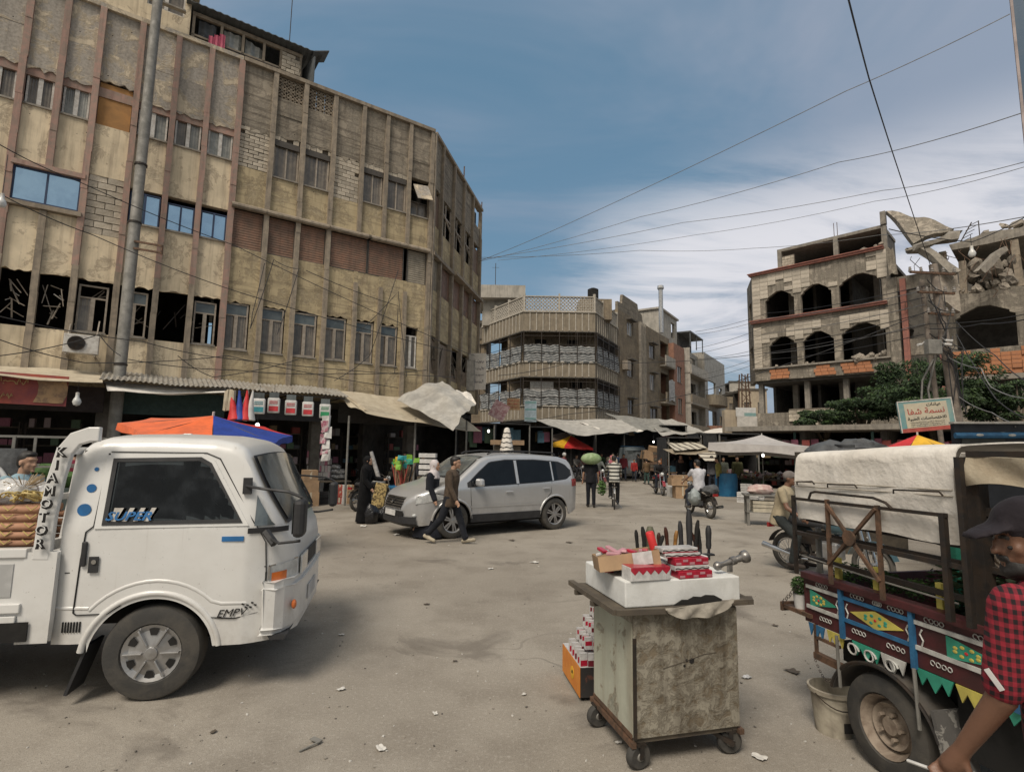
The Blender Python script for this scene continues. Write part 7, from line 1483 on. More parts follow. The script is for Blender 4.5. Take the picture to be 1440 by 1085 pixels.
def wire(lab, p, sag, r, mt=WIRE, n=18):
 pts = []; k = len(p) - 1
 P_ = [W(*q) for q in p]
 for i in range(k):
  for j in range(n if k == 1 else 8):
   t_ = j / (n if k == 1 else 8); q = P_[i].lerp(P_[i + 1], t_); q.z -= sag * 4 * t_ * (1 - t_); pts.append(q)
 pts.append(P_[-1]); o = MB().tube([q - P_[0] for q in pts], r, 5).build('overhead_cable', mt); o.location = P_[0]; return tag(o, lab, 'cable')
top_ = (1312, 378, 17)
wire('thick black cable coming down steeply from the top of the sky to the utility pole', [(1186, -30, 5), (1222, 110, 7.5), (1262, 235, 11), (1308, 372, 17)], .02, .0105)
wire('long thin cable rising from the grey brown block to the upper right corner', [(672, 368, 26), (820, 305, 22), (1190, 128, 14), (1420, 20, 12)], .05, .011, WIREL); wire('thin cable crossing the middle of the sky towards the billboard', [(672, 368, 26), (900, 305, 22), (1180, 228, 16), (1440, 158, 10)], .1, .010, WIREL)
wire('cable crossing the bright clouds just above the ruin', [(672, 365, 26), (960, 313, 24), (1240, 268, 20), (1440, 228, 14)], .1, .011, WIREL); wire('second cable close below the one above the ruin', [(700, 366, 26), (980, 330, 24), (1230, 283, 20), (1440, 235, 14)], .1, .009, WIREL)
wire('nearly level cable from the corner block to the ruin', [(672, 362, 27), (900, 352, 30), (1060, 349, 30), (1240, 330, 24), (1440, 305, 12)], .1, .012, WIREL)
for i, (y0, y1, y2, d) in enumerate(((466, 440, 402, 45), (470, 447, 408, 46), (490, 458, 418, 44), (497, 468, 428, 44), (505, 487, 440, 42), (528, 497, 455, 48), (535, 505, 470, 50))): wire('%s of the cables fanning from the street houses to the utility pole' % ('highest', 'second', 'third', 'fourth', 'fifth', 'sixth', 'lowest')[i], [(978, y0, d), (1080, y1, 34), (1300, y2, 17)], .15, .014, WIREL if i % 2 else WIRE)
wire('heavy black cable passing in front of the corner building', [(700, 528, 22), (800, 510, 24), (1000, 505, 24), (1180, 478, 20), (1308, 455, 17), (1450, 440, 14)], .08, .013); wire('heavy black cable sagging low over the market tarps', [(690, 596, 24), (800, 582, 24), (960, 556, 22), (1080, 520, 20), (1305, 437, 17)], .08, .014)
wire('black cable running level across the red columns of the ruin', [(1308, 462, 17), (1380, 455, 15), (1450, 447, 13)], .05, .016)
for i, pts in enumerate(([(1345, 452, 17), (1400, 500, 15), (1450, 540, 13)], [(1345, 555, 17), (1395, 580, 15), (1450, 600, 13)], [(1330, 500, 17), (1380, 518, 15), (1395, 545, 14.5), (1450, 560, 13)], [(1325, 470, 17), (1355, 490, 16), (1350, 520, 16)], [(1345, 470, 17), (1400, 560, 14), (1450, 590, 12)])): wire('%s hanging cable right of the utility pole' % ('steep upper', 'lower', 'crooked pale', 'short looping', 'long drooping')[i], pts, .08, .014, WIREL if i in (1, 2) else WIRE)
for i, pts in enumerate(([(-20, 192, 10), (110, 255, 12), (330, 345, 15), (600, 470, 18), (668, 500, 24)], [(-20, 262, 10), (130, 330, 12), (340, 412, 14), (640, 495, 19)], [(-20, 470, 11), (120, 510, 12.5), (320, 500, 14.5), (560, 545, 17.6)], [(-20, 440, 11), (200, 480, 13), (330, 505, 14.6), (640, 530, 18.5)], [(180, 505, 13.2), (330, 520, 14.7), (480, 525, 16.2), (600, 520, 17.9)], [(372, 370, 14.9), (355, 440, 14.7), (352, 462, 14.7)], [(352, 462, 14.7), (385, 365, 15), (420, 378, 15.2), (390, 470, 15)], [(430, 380, 15.3), (560, 430, 17), (555, 525, 17)], [(470, 535, 16), (520, 500, 16.8), (560, 380, 17.3)], [(250, 500, 13.8), (300, 530, 14.4), (420, 505, 15.4)], [(500, 470, 16.5), (560, 410, 17.3), (572, 530, 17.3)], [(0, 500, 11.2), (140, 470, 12.8), (170, 500, 13)])):
 wire('%s cable strung along the front of the left apartment blocks' % ('high slanting', 'second slanting', 'low', 'sagging', 'lowest level', 'short vertical', 'triangular', 'drooping middle', 'crossing', 'tangled low', 'steep thin', 'left bottom')[i], pts, .06, .011, WIRE)
def bulb(label, p, r, wz):
 t = thing('light_bulb', label, 'light bulb', p); MB().lathe([(0, -r * 1.1), (r * .7, -r * .8), (r, 0), (r * .8, r * .7), (r * .45, r * 1.3), (r * .42, r * 1.9)], n=16).build('glass', M('bulb_glass', (.62, .62, .60), None, 5, .3, 0), t, smooth=True); MB().lathe([(r * .42, r * 1.9), (r * .42, r * 2.5), (0, r * 2.6)], n=10).build('socket', WFR, t); MB().tube([(0, 0, r * 2.5), (0, 0, wz)], .004, 4).build('flex', WIRE, t)
bulb('white light bulb hanging from a cable in front of the ruin', W(1367, 357, 5.2), .033, .20); bulb('light bulb hanging at the left edge of the square', W(2, 286, 5.0), .04, .5); bulb('white lamp hanging beside the red shop sign', W(108, 565, 12.8), .09, .5)
wire('thin cable carrying the bulb in front of the ruin', [(1250, 322, 5.2), (1367, 340, 5.2), (1450, 300, 5.2)], .02, .005)
# ================================================================== PAINTED TRUCK ON THE RIGHT (local +x forward = towards the camera, -y is the side we see)
MAR = M('maroon_paint', (.075, .018, .020), (.045, .014, .014), 8, .5, .15, 30); PW = M('white_paint_stripe', (.50, .50, .47), (.34, .33, .31), 14, .6, .1); PBL = M('blue_paint_stripe', (.03, .14, .28), (.02, .09, .19), 10, .55, .1)
PG = M('green_paint_stripe', (.04, .30, .20), None, 8, .55, .1); PY = M('yellow_paint', (.55, .47, .10), (.40, .34, .08), 9, .6, .1)
PTO = Vector((2.15, 3.27, 0)); PTH = math.atan2(-.978, .206)
pt = thing('painted_truck', 'hand painted maroon farm truck with white canvas cover', 'truck', PTO, PTH)
def pp_(name, mt, fn, **k): m = MB(); fn(m); return m.build(name, mt, pt, **k)
pp_('side_board', MAR, lambda m: (m.b2(-.56, 1.5, .0, .03, .68, .97)), bevel=.004); pp_('top_rail', MAR, lambda m: m.b2(-.58, 1.5, -.035, .05, .965, 1.01), bevel=.006)
for a, b, mt in ((-.56, -.27, PW), (-.25, .21, PBL), (.23, 1.5, PW)):
 for z in (.905, .775): pp_('stripe', mt, lambda m: m.b2(a, b, -.012, -.001, z, z + .022))
for x in (-.26, .22, .72): pp_('upright', PBL, lambda m: m.b2(x - .012, x + .012, -.024, -.001, .67, .97))
def rhomb(x0, x1, z, h, mt, half=False):
 pts = [(x0, z), ((x0 + x1) / 2, z + h), (x1, z), ((x0 + x1) / 2, z - h)] if not half else [(x0, z + h), (x1, z - h * .1), (x0, z - h)]
 def f(m): m.prism(pts[::-1], -.006, -.001)
 o = pp_('diamond', mt, f); m = MB(); rr = random.Random(int(x0 * 100) + 50); cx = sum(p[0] for p in pts) / len(pts); cz = sum(p[1] for p in pts) / len(pts)
 for k in range(8): a = k * .8 + .3; m.ell((cx + (x1 - x0) * .20 * math.cos(a), -.007, cz + h * .42 * math.sin(a)), (.013, .003, .009), 7, 4)
 m.build('leaf_motif', PG if mt is PY else PY, pt)['kind'] = 'stuff'; MB().ell((cx, -.008, cz), (.010, .003, .008), 8, 4).build('red_motif', RD_, pt)
rhomb(-.20, .16, .845, .052, PY); rhomb(-.53, -.30, .845, .055, PG, True); rhomb(.40, .70, .845, .055, PG, True); rhomb(.80, 1.1, .845, .05, PY)
m = MB()
for x0, z, w in ((-.18, .945, .10), (-.02, .945, .05), (.08, .945, .10), (.30, .945, .11), (-.46, .945, .10), (-.18, .74, .10), (.06, .735, .12), (.32, .735, .12), (.55, .94, .1), (-.44, .735, .1)):
 for k in range(4): cx = x0 + w * k / 4; m.tube([(cx + .012 * math.cos(a), -.006, z + .012 * math.sin(a)) for a in np.linspace(0, 5 + k, 9)], .0028, 4)
for x in (-.225, .185, .265, -.30):
 m.tube([(x, -.006, .80), (x + .01, -.006, .83), (x - .008, -.006, .86), (x + .006, -.006, .885)], .005, 4)
o = m.build('scroll_ornament', PW, pt); o['kind'] = 'stuff'
for a, b, mt in ((-.56, -.42, PBL), (-.40, -.26, PY), (-.2, 0, PG), (.0, .16, PW), (.22, .42, PG), (.43, .62, PY), (.65, .9, PG)):
 n = 4; pts = [(a, .678)] + [(a + (b - a) * (i + (.5 if i < n else 0)) / n if i % 2 == 0 else a + (b - a) * i / n, .60 if i % 2 else .655) for i in range(n)] + [(b, .678)]
 pp_('zigzag_trim', mt, lambda m: m.prism([(a, .678), (a + (b - a) * .15, .60), (a + (b - a) * .3, .65), (a + (b - a) * .5, .585), (a + (b - a) * .7, .65), (a + (b - a) * .85, .60), (b, .678)], -.004, .004))
pp_('bed_floor', STEELD, lambda m: m.b2(-.56, 1.5, .03, 1.35, .70, .73)); pp_('far_side_board', MAR, lambda m: m.b2(-.56, 1.5, 1.35, 1.38, .68, 1.0)); pp_('tail_board', MAR, lambda m: m.b2(-.59, -.56, .0, 1.38, .68, .98)); pp_('cab_wall', BLACK, lambda m: m.b2(.86, .9, .0, 1.3, .7, 1.75))
pp_('chassis', BLACK, lambda m: (m.b2(-.55, 1.6, .25, .35, .42, .55), m.b2(-.55, 1.6, 1.0, 1.1, .42, .55), m.b2(.35, 1.6, .10, 1.2, .30, .66), m.b2(-.05, .05, .1, 1.3, .22, .32)))
# cage
pp_('cage_frame', STEELD, lambda m: ([m.bar((-.55, .02, z), (.86, .02, z), .028) for z in (1.36, 1.27, 1.10)], m.bar((-.55, -.085, 1.50), (.52, -.085, 1.51), .018), m.bar((-.55, -.075, 1.27), (.6, -.075, 1.27), .024), m.bar((-.55, 1.36, 1.4), (.86, 1.36, 1.4), .03)))
for x in (-.55, -.25, .12, .50, .60): pp_('cage_post', RUST if x in (-.25, .12) else STEELD, lambda m: m.bar((x, -.085, 1.0), (x, -.085, 1.52 if x < .55 else 1.8), .020 if x < .5 else .028))
for a, b in (((-.24, 1.49), (.12, 1.10)), ((.12, 1.50), (-.25, 1.12))): pp_('cross_brace', RUST, lambda m: m.bar((a[0], -.10, a[1]), (b[0], -.10, b[1]), .018))
pp_('brace_plate', RUST, lambda m: m.lathe([(0, -.012), (.045, -.012), (.045, 0)], (-.06, -.110, 1.31), 'Y', 14)); pp_('side_hook', STEELD, lambda m: m.tube([(-.40, -.09, 1.51), (-.38, -.09, 1.55), (-.34, -.09, 1.56), (.10, -.09, 1.56), (.18, -.09, 1.54), (.22, -.09, 1.51)], .008, 6))
for x, mt in ((-.34, PY), (-.05, PY), (.34, PY), (.22, PG)): pp_('stake', mt, lambda m: m.b2(x - .016, x + .016, .04 if mt is PY else .3, .07 if mt is PY else .34, .98, 1.14 if mt is PY else 1.30))
pp_('lower_rope', GALV, lambda m: m.tube([(-.56, -.03, 1.115), (0, -.035, 1.09), (.5, -.03, 1.08)], .005, 5)); pp_('corner_post', GALV, lambda m: m.tube([(-.55, .1, 1.0), (-.55, .1, 1.3)], .02, 6))
# canvas: one sheet down the side and over the top
def canvas(u, v):
 x = -.56 + 1.11 * u; top = 1.80 + .05 * u; L1 = .43;
 bulge = .005 * math.sin(v * 9 + u * 4) + .004 * math.sin(u * 17 + v * 6) + .006 * math.sin(u * 5 - v * 11)
 if v < .5: t_ = v / .5; z = (1.365 + .006 * math.sin(u * 13)) + (top - .05 - 1.365) * t_; return (x, -.045 - bulge - .010 * math.sin(math.pi * t_), z)
 t_ = (v - .5) / .5; a = min(1, t_ / .12) * math.pi / 2; return (x, -.045 + .06 * (1 - math.cos(a)) + 1.30 * max(0, (t_ - .12) / .88), top - .05 + .05 * math.sin(a) + .04 * math.sin(math.pi * t_) - .02 * math.sin(u * 9) * t_)
pp_('canvas_cover', TARPW, lambda m: m.grid(canvas, 44, 60, th=.008), smooth=True)
pp_('canvas_end', TARPW, lambda m: m.grid(lambda u, v: (.555 + .02 * math.sin(v * 20) + .02 * math.sin(u * 5), -.03 + .10 * u, 1.22 + .60 * v), 8, 20, th=.006), smooth=True)
pp_('canvas_back', TARPW, lambda m: m.grid(lambda u, v: (-.57 + .015 * math.sin(v * 7 + u * 5), -.03 + 1.35 * u, 1.35 + .42 * v), 14, 8, th=.006), smooth=True)
for z in (1.615, 1.585): pp_('canvas_seam', M('canvas_edge', (.42, .38, .32), None, 5, .85, .2), lambda m: m.tube([(-.55 + 1.09 * i / 12, -.064 - .012 * math.sin((.25) * 9 + i / 12 * 4), z + .02 * i / 12) for i in range(13)], .004, 4))
for x0, x1 in ((-.52, -.36), (-.25, -.02), (.22, .5)): pp_('strap_loop', STEELD, lambda m: m.tube([(x0, -.075, 1.595), (x0 + .01, -.085, 1.615), (x1 - .01, -.085, 1.625), (x1, -.075, 1.605)], .005, 5))
BEC = M('beige_canvas', (.46, .41, .31), (.33, .27, .19), 3, .85, .5, 7, .03)
pp_('front_canvas', BEC, lambda m: m.grid(lambda u, v: (.60 + .55 * u, -.05 - .015 * math.sin(u * 9 + v * 4), 1.66 + .14 * v + .02 * math.sin(u * 6) * (1 - v)), 14, 6, th=.006), smooth=True)
pp_('front_frame', STEELD, lambda m: (m.b2(.60, 1.4, -.04, .02, 1.80, 1.83), m.b2(.84, .88, -.03, .02, 1.0, 1.7), m.b2(.6, 1.4, .0, .03, 1.52, 1.56), m.b2(.58, .64, -.03, .03, 1.0, 1.8)))
pp_('inner_canvas', BEC, lambda m: m.grid(lambda u, v: (.62 + .25 * u, .3, 1.5 + .18 * v), 6, 3), smooth=True)
# wheel, fender, fittings
wheel(pt, (0, .07, .275), .275, .17, -1, 'steel', 0, .60); wheel(pt, (0, 1.3, .275), .275, .17, 1, 'steel', 0, .60)
FEN = M('dark_fender', (.06, .055, .05), (.10, .085, .07), 8, .7, .2, 30)
pp_('fender', FEN, lambda m: m.grid(lambda u, v: (.36 * math.cos(R(165 - 150 * u)) * (1 + .0 * v), -.035 + .22 * v, .27 + .33 * math.sin(R(165 - 150 * u))), 20, 3, th=.012), smooth=True); pp_('fender_lip', STEELD, lambda m: m.tube([(.36 * math.cos(a), -.035, .27 + .33 * math.sin(a)) for a in np.linspace(R(165), R(15), 20)], .010, 6))
m = MB()
for x in (-.14, -.02, .12): m.tube([(x - .05 + .045 * math.cos(a) * (1 - a / 14), -.01, .63 + .03 * math.sin(a)) for a in np.linspace(0, 8, 16)], .006, 5)
m.build('iron_scroll', PW, pt); pp_('mud_flap', M('patterned_flap', (.09, .085, .08), (.25, .24, .22), 20, .9, .2, edge=(.55, .6)), lambda m: m.box((.36, .06, .34), (.02, .2, .34), ry=R(-12)))
for x in (-.28, .24): pp_('stay_rod', GALV, lambda m: m.tube([(x, -.04, .68), (x + .01, -.04, .38)], .010, 6))
pp_('rear_step', RUST, lambda m: (m.b2(-.80, -.52, -.02, .05, .71, .735), m.b2(-.80, -.78, -.03, 1.3, .69, .75), m.b2(-.52, -.30, -.01, .03, .46, .50), m.bar((-.50, .0, .46), (-.50, .0, .68), .018), m.bar((-.5, 0, .60), (-.3, 0, .60), .018)))
ch = MB()
for k in range(9): p = Vector((-.77 + .16 * k / 8, -.03, .75 + .15 * k / 8)); ch.tube([p + Vector((.009 * math.cos(a), .006 * (k % 2) * math.cos(a), .012 * math.sin(a))) for a in np.linspace(0, 6.28, 7)], .0025, 4)
for k in range(11): t_ = k / 10; p = Vector((-.48 + .18 * t_, -.03, .46 - .09 * math.sin(math.pi * t_))); ch.tube([p + Vector((.010 * math.cos(a), 0, .008 * math.sin(a))) for a in np.linspace(0, 6.28, 7)], .0025, 4)
ch.build('chain', STEELD, pt)['kind'] = 'stuff'
def onpt(x, y, z): return PTO + rotz(PTH) @ Vector((x, y, z))
t = thing('plant_pot', 'white pot with a leafy herb on the tail step of the painted truck', 'plant pot', onpt(-.67, .03, .735), PTH); MB().lathe([(.035, 0), (.045, .10), (.048, .10), (.04, .09)], n=16).build('pot', WBOX, t, smooth=True, auto=40); leafclump('foliage', None, None, (0, 0, .15), .055, 380, .014, GREEN, parent=t, sz=1.2, seed=9)
for i, (x, y, r, n) in enumerate(((-.42, .20, .10, 420), (-.30, .30, .09, 300), (-.15, .22, .10, 380), (.02, .28, .09, 300), (.18, .34, .13, 300), (.34, .30, .15, 360), (.48, .3, .12, 240))):
 leafclump('seedling_tray', ('pale green seedlings heaped in the rear corner of the painted truck', 'fern like seedlings next to the rear heap', 'bushy green seedlings beside the middle yellow stake', 'low seedlings right of the middle stake', 'dark leafed plant by the green stake', 'tall dark leafed plant behind the X brace', 'dark plant at the front of the truck bed')[i], 'plant', onpt(x, y, 1.02 + .03 * (i > 3)), r, n, .013 if i < 4 else .028, GREEN if i < 4 else TG1, sz=.75 if i < 4 else 1.2, seed=20 + i)
# bucket
BK = M('dirty_bucket', (.42, .38, .30), (.24, .21, .165), 7, .8, .2, 20, streak=.6); g0 = at(1180, 1036); t = thing('bucket', 'dirty white plastic bucket standing by the truck wheel', 'bucket', g0 + Vector((.02, .08, 0)))
MB().lathe([(0, .005), (.112, .0), (.135, .25), (.15, .25), (.152, .275), (.138, .278), (.132, .24), (.108, .02), (0, .02)], n=28).build('shell', BK, t, smooth=True, auto=35); MB().lathe([(0, .14), (.120, .14)], n=20, cap=False).build('contents', M('slurry', (.28, .24, .17), None, 8, .6, .3), t)
MB().tube([(.145 * math.cos(a), .145 * math.sin(a) - .01, .255 - .07 * abs(math.sin((a - 3.4) / 2.4 * math.pi))) for a in np.linspace(3.4, 5.8, 12)], .004, 5).build('handle', STEELD, t); MB().grid(lambda u, v: (-.02 + .13 * u, -.142 + .02 * u * u, .05 + .06 * v), 6, 2).build('black_print', BLACK, t)
# plaid man
PLAID = pattern('red_black_check', (.26, .014, .028), (.012, .007, .009), 'check', 36)
def plaid_extra(o, J, HC, rot, k):
 m = MB()
 for s in (1, -1): m.ell(HC + rot @ Vector((.077, s * .034, -.020)), (.007, .012, .006), 10, 8)
 m.build('eye', BLACK, o); m = MB()
 for s in (1, -1): m.tube([HC + rot @ Vector((.088, s * (.018 + .012 * i), .012 + .004 * math.sin(i))) for i in range(4)], .006, 5)
 m.build('eyebrow', HAIR, o); w = J['wr', 0]; MB().tube([w + J['hd', 0] * .12 + Vector((.02, .02, 0)), w + J['hd', 0] * .13 + Vector((.10, .03, -.005))], .0055, 6).build('cigarette', WBOX, o)
 text('lettering', 'CK', .085, WBOX, o, (-.115, -.03, 1.36), (R(90), 0, R(-90)), .002, 0, 1.0, off=.006); m = MB(); a = J['el', 0].lerp(J['sh', 0], .22); m.box(a + Vector((-.01, .06, 0)), (.012, .008, .06), rz=.3, ry=.6); m.build('sleeve_tab', WBOX, o)
person('bearded man in red and black checked shirt and dark cap at the right edge', Vector((1.70, 1.68, 0)), R(104), 1.705, 6, (2, -4), (0, 4), (9, -6), (4, 6), (22, 15), shirt=PLAID, sleeve='elbow', trouser=(.022, .030, .024), hair='cap', hairc=(.022, .018, .022), skin=SKIND, head=(10, 66), beard=True, vox=.0075, extra=plaid_extra, hem=.05)
# motorcycle with the capped man behind the painted truck
motorcycle('dusty motorcycle parked behind the painted truck', Vector((4.72, 8.25, 0)), R(-62), (.05, .10, .12))
person('man with grey cap and beige shirt sitting sideways on the parked motorcycle', Vector((4.28, 8.75, 0)), R(-50), 1.66, 16, (62, 50), (70, 62), (-34, 20), (22, 10), (34, 40), spread=.14, seat=.80, shirt=(.38, .32, .22), sleeve='short', trouser=(.03, .035, .035), hair='cap', hairc=(.17, .15, .14), skin=SKIND, vox=.014)
person('man in grey shirt mostly hidden behind the white canvas cover', Vector((4.72, 9.0, 0)), R(-60), 1.62, 10, shirt=(.13, .125, .14), vox=.02)
# second painted truck behind
P2O = W(1342, 632, 8.2); pt2 = thing('painted_truck', 'second painted truck with a white beam of green and red dots behind the canvas one', 'truck', Vector((P2O.x, P2O.y, 0)), R(-14))
for nm, mt, b in (('dotted_beam', WBOX, (0, 3, -.03, .0, 1.78, 1.85)), ('body_wall', M('navy_black', (.015, .018, .025), None, 5, .6, .1), (0.02, 3, .0, .1, .5, 2.3)), ('top_edge', WFR, (0, 3, -.05, .1, 2.3, 2.33)), ('grey_panel', M('louvre_grey', (.06, .065, .06), None, 5, .7, .1), (.1, .65, -.015, -.001, 1.88, 2.08)), ('chassis', BLACK, (0, 3, .1, 1.6, .4, .9))): MB().b2(*b).build(nm, mt, pt2)
MB().tube([(0, -.05, 2.12), (1.6, -.05, 2.14), (3, -.05, 2.15)], .045, 8).build('blue_pipe', PBL, pt2, smooth=True)
for k in range(9): MB().lathe([(0, -.006), (.028, -.006), (.028, 0)], (.16 + .2 * k, -.031, 1.805 + .01 * (k % 2)), 'Y', 12).build('painted_dot', (PG, BLACK, PG, SGR, PG)[k % 5], pt2)
for k in range(4): MB().ell((.30 + .4 * k, -.094, 2.13), (.05, .004, .02), 10, 4).build('white_spot', PW, pt2)
scribble(pt2, .7, 1.6, 2.15, .10, GALV, 44, -.01, .008)
for x in (.6, 2.4): wheel(pt2, (x, .1, .4), .4, .2, -1, 'steel')
blob('black plastic sheet heaped behind the white canvas, left half', 'plastic sheet', 'plastic_sheet', W(1168, 637, 10.5), (.42, .35, .22), TARPD, 0, 22, .14, 5, seed=3); blob('black plastic sheet heaped behind the white canvas, right half', 'plastic sheet', 'plastic_sheet', W(1212, 632, 10.2), (.45, .35, .20), TARPD, 0, 22, .14, 5, seed=5)
o = MB().b2(-.8, .8, -.4, .4, 0, 1.85).build('stacked_cargo', WOODD); o.location = (W(1190, 636, 10.6).x, 10.6, 0); tag(o, 'dark cargo stack under the black plastic sheet', 'cargo')
# ================================================================== THE VENDOR'S CART
CS = Vector((.733, 3.30, 0)); CT = R(14.5)
OLDP = plaster('old_painted_plywood', (.40, .37, .30), (.23, .19, .135), (.05, .036, .024), (.47, .62), .03, 22.0, .0, (.15, .8), ns=13); OLDP2 = plaster('pale_green_panel', (.44, .45, .37), (.33, .33, .27), (.14, .08, .04), (.60, .66), .02, 16.0, .0, (.05, .45), ns=5)
ct = thing('vendor_cart', 'shabby wooden cabinet cart on four casters with a tray top', 'cart', CS, CT); ct.scale = (1.09, .84, 1)
def cc(name, mt, *b, **k): return MB().b2(*b).build(name, mt, ct, **k)
cc('front_panel', OLDP, .0, .64, .0, .02, .17, .86, bevel=.003); cc('left_panel', OLDP2, -.005, .015, .022, .68, .17, .80, bevel=.003); cc('left_top_strip', OLDP, -.006, .015, .022, .68, .802, .86); cc('right_panel', OLDP, .625, .645, .022, .68, .17, .86); cc('back_panel', OLDP, .0, .64, .682, .70, .17, .86); cc('corner_strip', STEELD, -.008, .012, -.006, -.0005, .17, .72)
cc('bottom_board', WOODD, .0, .64, .02, .68, .14, .168); cc('base_rail', RUST, -.02, .005, -.01, .72, .125, .155); cc('base_rail', RUST, .63, .66, -.01, .72, .125, .155); cc('edge_strip', RUST, -.010, -.006, .02, .68, .165, .19)
m = MB(); m.bar((.50, .1, .13), (.60, .0, .07), .025); m.bar((.02, .02, .14), (.02, .3, .1), .03); m.build('brace', STEELD, ct)
m = MB()
for x, z, r in ((.345, .57, .016), (.315, .575, .008), (.30, .545, .007)): m.lathe([(0, -.004), (r, -.004), (r * .9, .0)], (x, -.0, z), 'Y', 9)
m.build('lock_holes', BLACK, ct); MB().tube([(.17, -.002, .54), (.28, -.003, .565), (.42, -.002, .60), (.5, -.002, .605)], .0025, 4).build('scratch', WOODD, ct)
cas = MB(); cas.lathe([(.025, -.026), (.06, -.028), (.07, -.015), (.07, .015), (.06, .028), (.025, .026)], (0, 0, .07), 'Y', 22); cm_ = cas.mesh('tyre', RUBBER, True, 40); hub = MB().lathe([(0, -.03), (.02, -.032), (.028, -.02), (.030, .02), (0, .03)], (0, 0, .07), 'Y', 14).mesh('hub', GALV, True, 40); frk = MB().b2(-.012, .012, -.04, -.033, .06, .15).b2(-.012, .012, .033, .04, .06, .15).b2(-.03, .03, -.04, .04, .13, .142).mesh('fork', STEELD)
for x, y, a in ((.03, .03, .25), (.60, .06, -.2), (.0, .62, .1), (.62, .66, .0)):
 c = bpy.data.objects.new('caster', None); COL.objects.link(c); c.parent = ct; c.location = (x, y, 0); c.rotation_euler = (0, 0, a)
 for q in (cm_, hub, frk): inst(q.name.split('.')[0], q, c)
cc('tray_board', WOODD, -.10, .70, -.03, .76, .875, .89)
for nm, a, b in (('tray_rail', (-.12, -.05, .885), (.30, -.06, .878)), ('tray_rail', (-.12, -.05, .885), (-.13, .98, .893)), ('tray_rail', (.72, -.03, .89), (.74, .9, .90)), ('tray_bearer', (-.15, .3, .86), (.72, .3, .86)), ('tray_bearer', (-.15, .62, .86), (.74, .62, .86))): MB().bar(tuple(min(q, .78) if i == 1 else q for i, q in enumerate(a)), tuple(min(q, .78) if i == 1 else q for i, q in enumerate(b)), .035, .03).build(nm, WOODD, ct)
MB().prism([(.36, -.06), (.74, -.02), (.78, .06), (.66, .10), (.4, .04)], .885, .905, ax='Z').build('tray_edge_board', WOODD, ct)
def on(x, y, z): return CS + rotz(CT) @ Vector((x * 1.09, y * .84, z))
def prop(name, label, cat, p, mt, fn, rz=0, bevel=0, smooth=False, grp=None, rx=0, ry=0):
 m = MB(); fn(m); o = m.build(name, mt, None, smooth=smooth, auto=40 if smooth else None, bevel=bevel); o.location = p; o.rotation_euler = (rx, ry, rz); return tag(o, label, cat, grp)
prop('foam_box', 'large white foam box on the tray of the vendor cart', 'foam box', on(.305, .38, .892), STYRO, lambda m: m.b2(-.385, .395, -.32, .29, 0, .15), CT, .008); prop('foam_box', 'smaller white foam box on top at the back right of the cart', 'foam box', on(.47, .55, 1.044), STYRO, lambda m: m.b2(-.20, .20, -.16, .17, 0, .065), CT, .006)
prop('foam_box', 'flat foam slab under the knives', 'foam box', on(.21, .62, 1.044), STYRO, lambda m: m.b2(-.06, .06, -.12, .14, 0, .05), CT, .004)
prop('cloth', 'grimy grey cloth draped from the front of the cart tray', 'cloth', on(.34, -.07, .893), M('grimy_cloth', (.34, .31, .26), (.20, .18, .15), 8, .85, .5, 14, .02), lambda m: m.grid(lambda u, v: (-.20 + .46 * u, -.012 * math.sin(u * 19 + v * 4) * v - .02 * v, .0 + .03 * u - (.075 * math.sin(math.pi * min(1, u)) ** .6 + .006 * math.sin(u * 11)) * v), 30, 8, th=.004), CT, smooth=True)
prop('plastic_scrap', 'torn black plastic scrap on the cart tray edge', 'plastic scrap', on(.36, -.055, .905), BLACK, lambda m: m.prism([(-.16, 0), (-.10, .03), (-.06, .028), (-.02, .045), (.03, .04), (.06, .05), (.12, .045), (.17, .02), (.16, .0)], -.005, .005), CT)
CRED = M('carton_red', (.42, .015, .04), (.30, .012, .03), 20, .35, .1, coat=.4); CWH = M('carton_white', (.58, .57, .56), None, 20, .35, .1, coat=.4)
def carton(label, x, y, z, w, d, h, kind, rz=0, ry=0, rx=0):
 t = thing('cigarette_carton', label, 'carton', on(x, y, z), CT + rz); t.rotation_euler = (rx, ry, CT + rz); MB().b2(-w / 2, w / 2, -d / 2, d / 2, 0, h).build('box', CWH if kind != 'check' else CRED, t, bevel=.003)
 if kind == 'zig':
  n = 5; pts = [(-w / 2, h)] + [(-w / 2 + w * (i + .5 * (j)) / n, h * (.45 if j else .78)) for i in range(n) for j in (0, 1)] + [(w / 2, h * .78), (w / 2, h)]; MB().prism(pts, -d / 2 - .0015, -d / 2 - .0002).build('red_zigzag', CRED, t); MB().b2(-w / 2 + .002, w / 2 - .002, -d / 2 + .002, d / 2 - .002, h + .0002, h + .0015).build('red_top', CRED, t)
 elif kind == 'check':
  m = MB(); n = 5
  for i in range(n):
   for j in range(2):
    if (i + j) % 2 == 0: m.b2(-w / 2 + w * i / n + .006, -w / 2 + w * (i + 1) / n - .006, -d / 2 - .0015, -d / 2 - .0002, h * (.12 + .4 * j), h * (.45 + .4 * j))
  m.build('white_squares', CWH if False else M('carton_pink', (.5, .25, .28), None, 5, .4, 0), t)
 else: MB().tube([(-w / 2 + w * i / 20, -d / 2 - .001, h * (.45 + .12 * math.sin(i * 1.3))) for i in range(21)], .0028, 4).build('dark_wave', BLACK, t); MB().b2(-w / 2, w / 2, -d / 2 - .0015, -d / 2 - .0002, h * .0 + .001, h * .2).build('red_line', CRED, t)
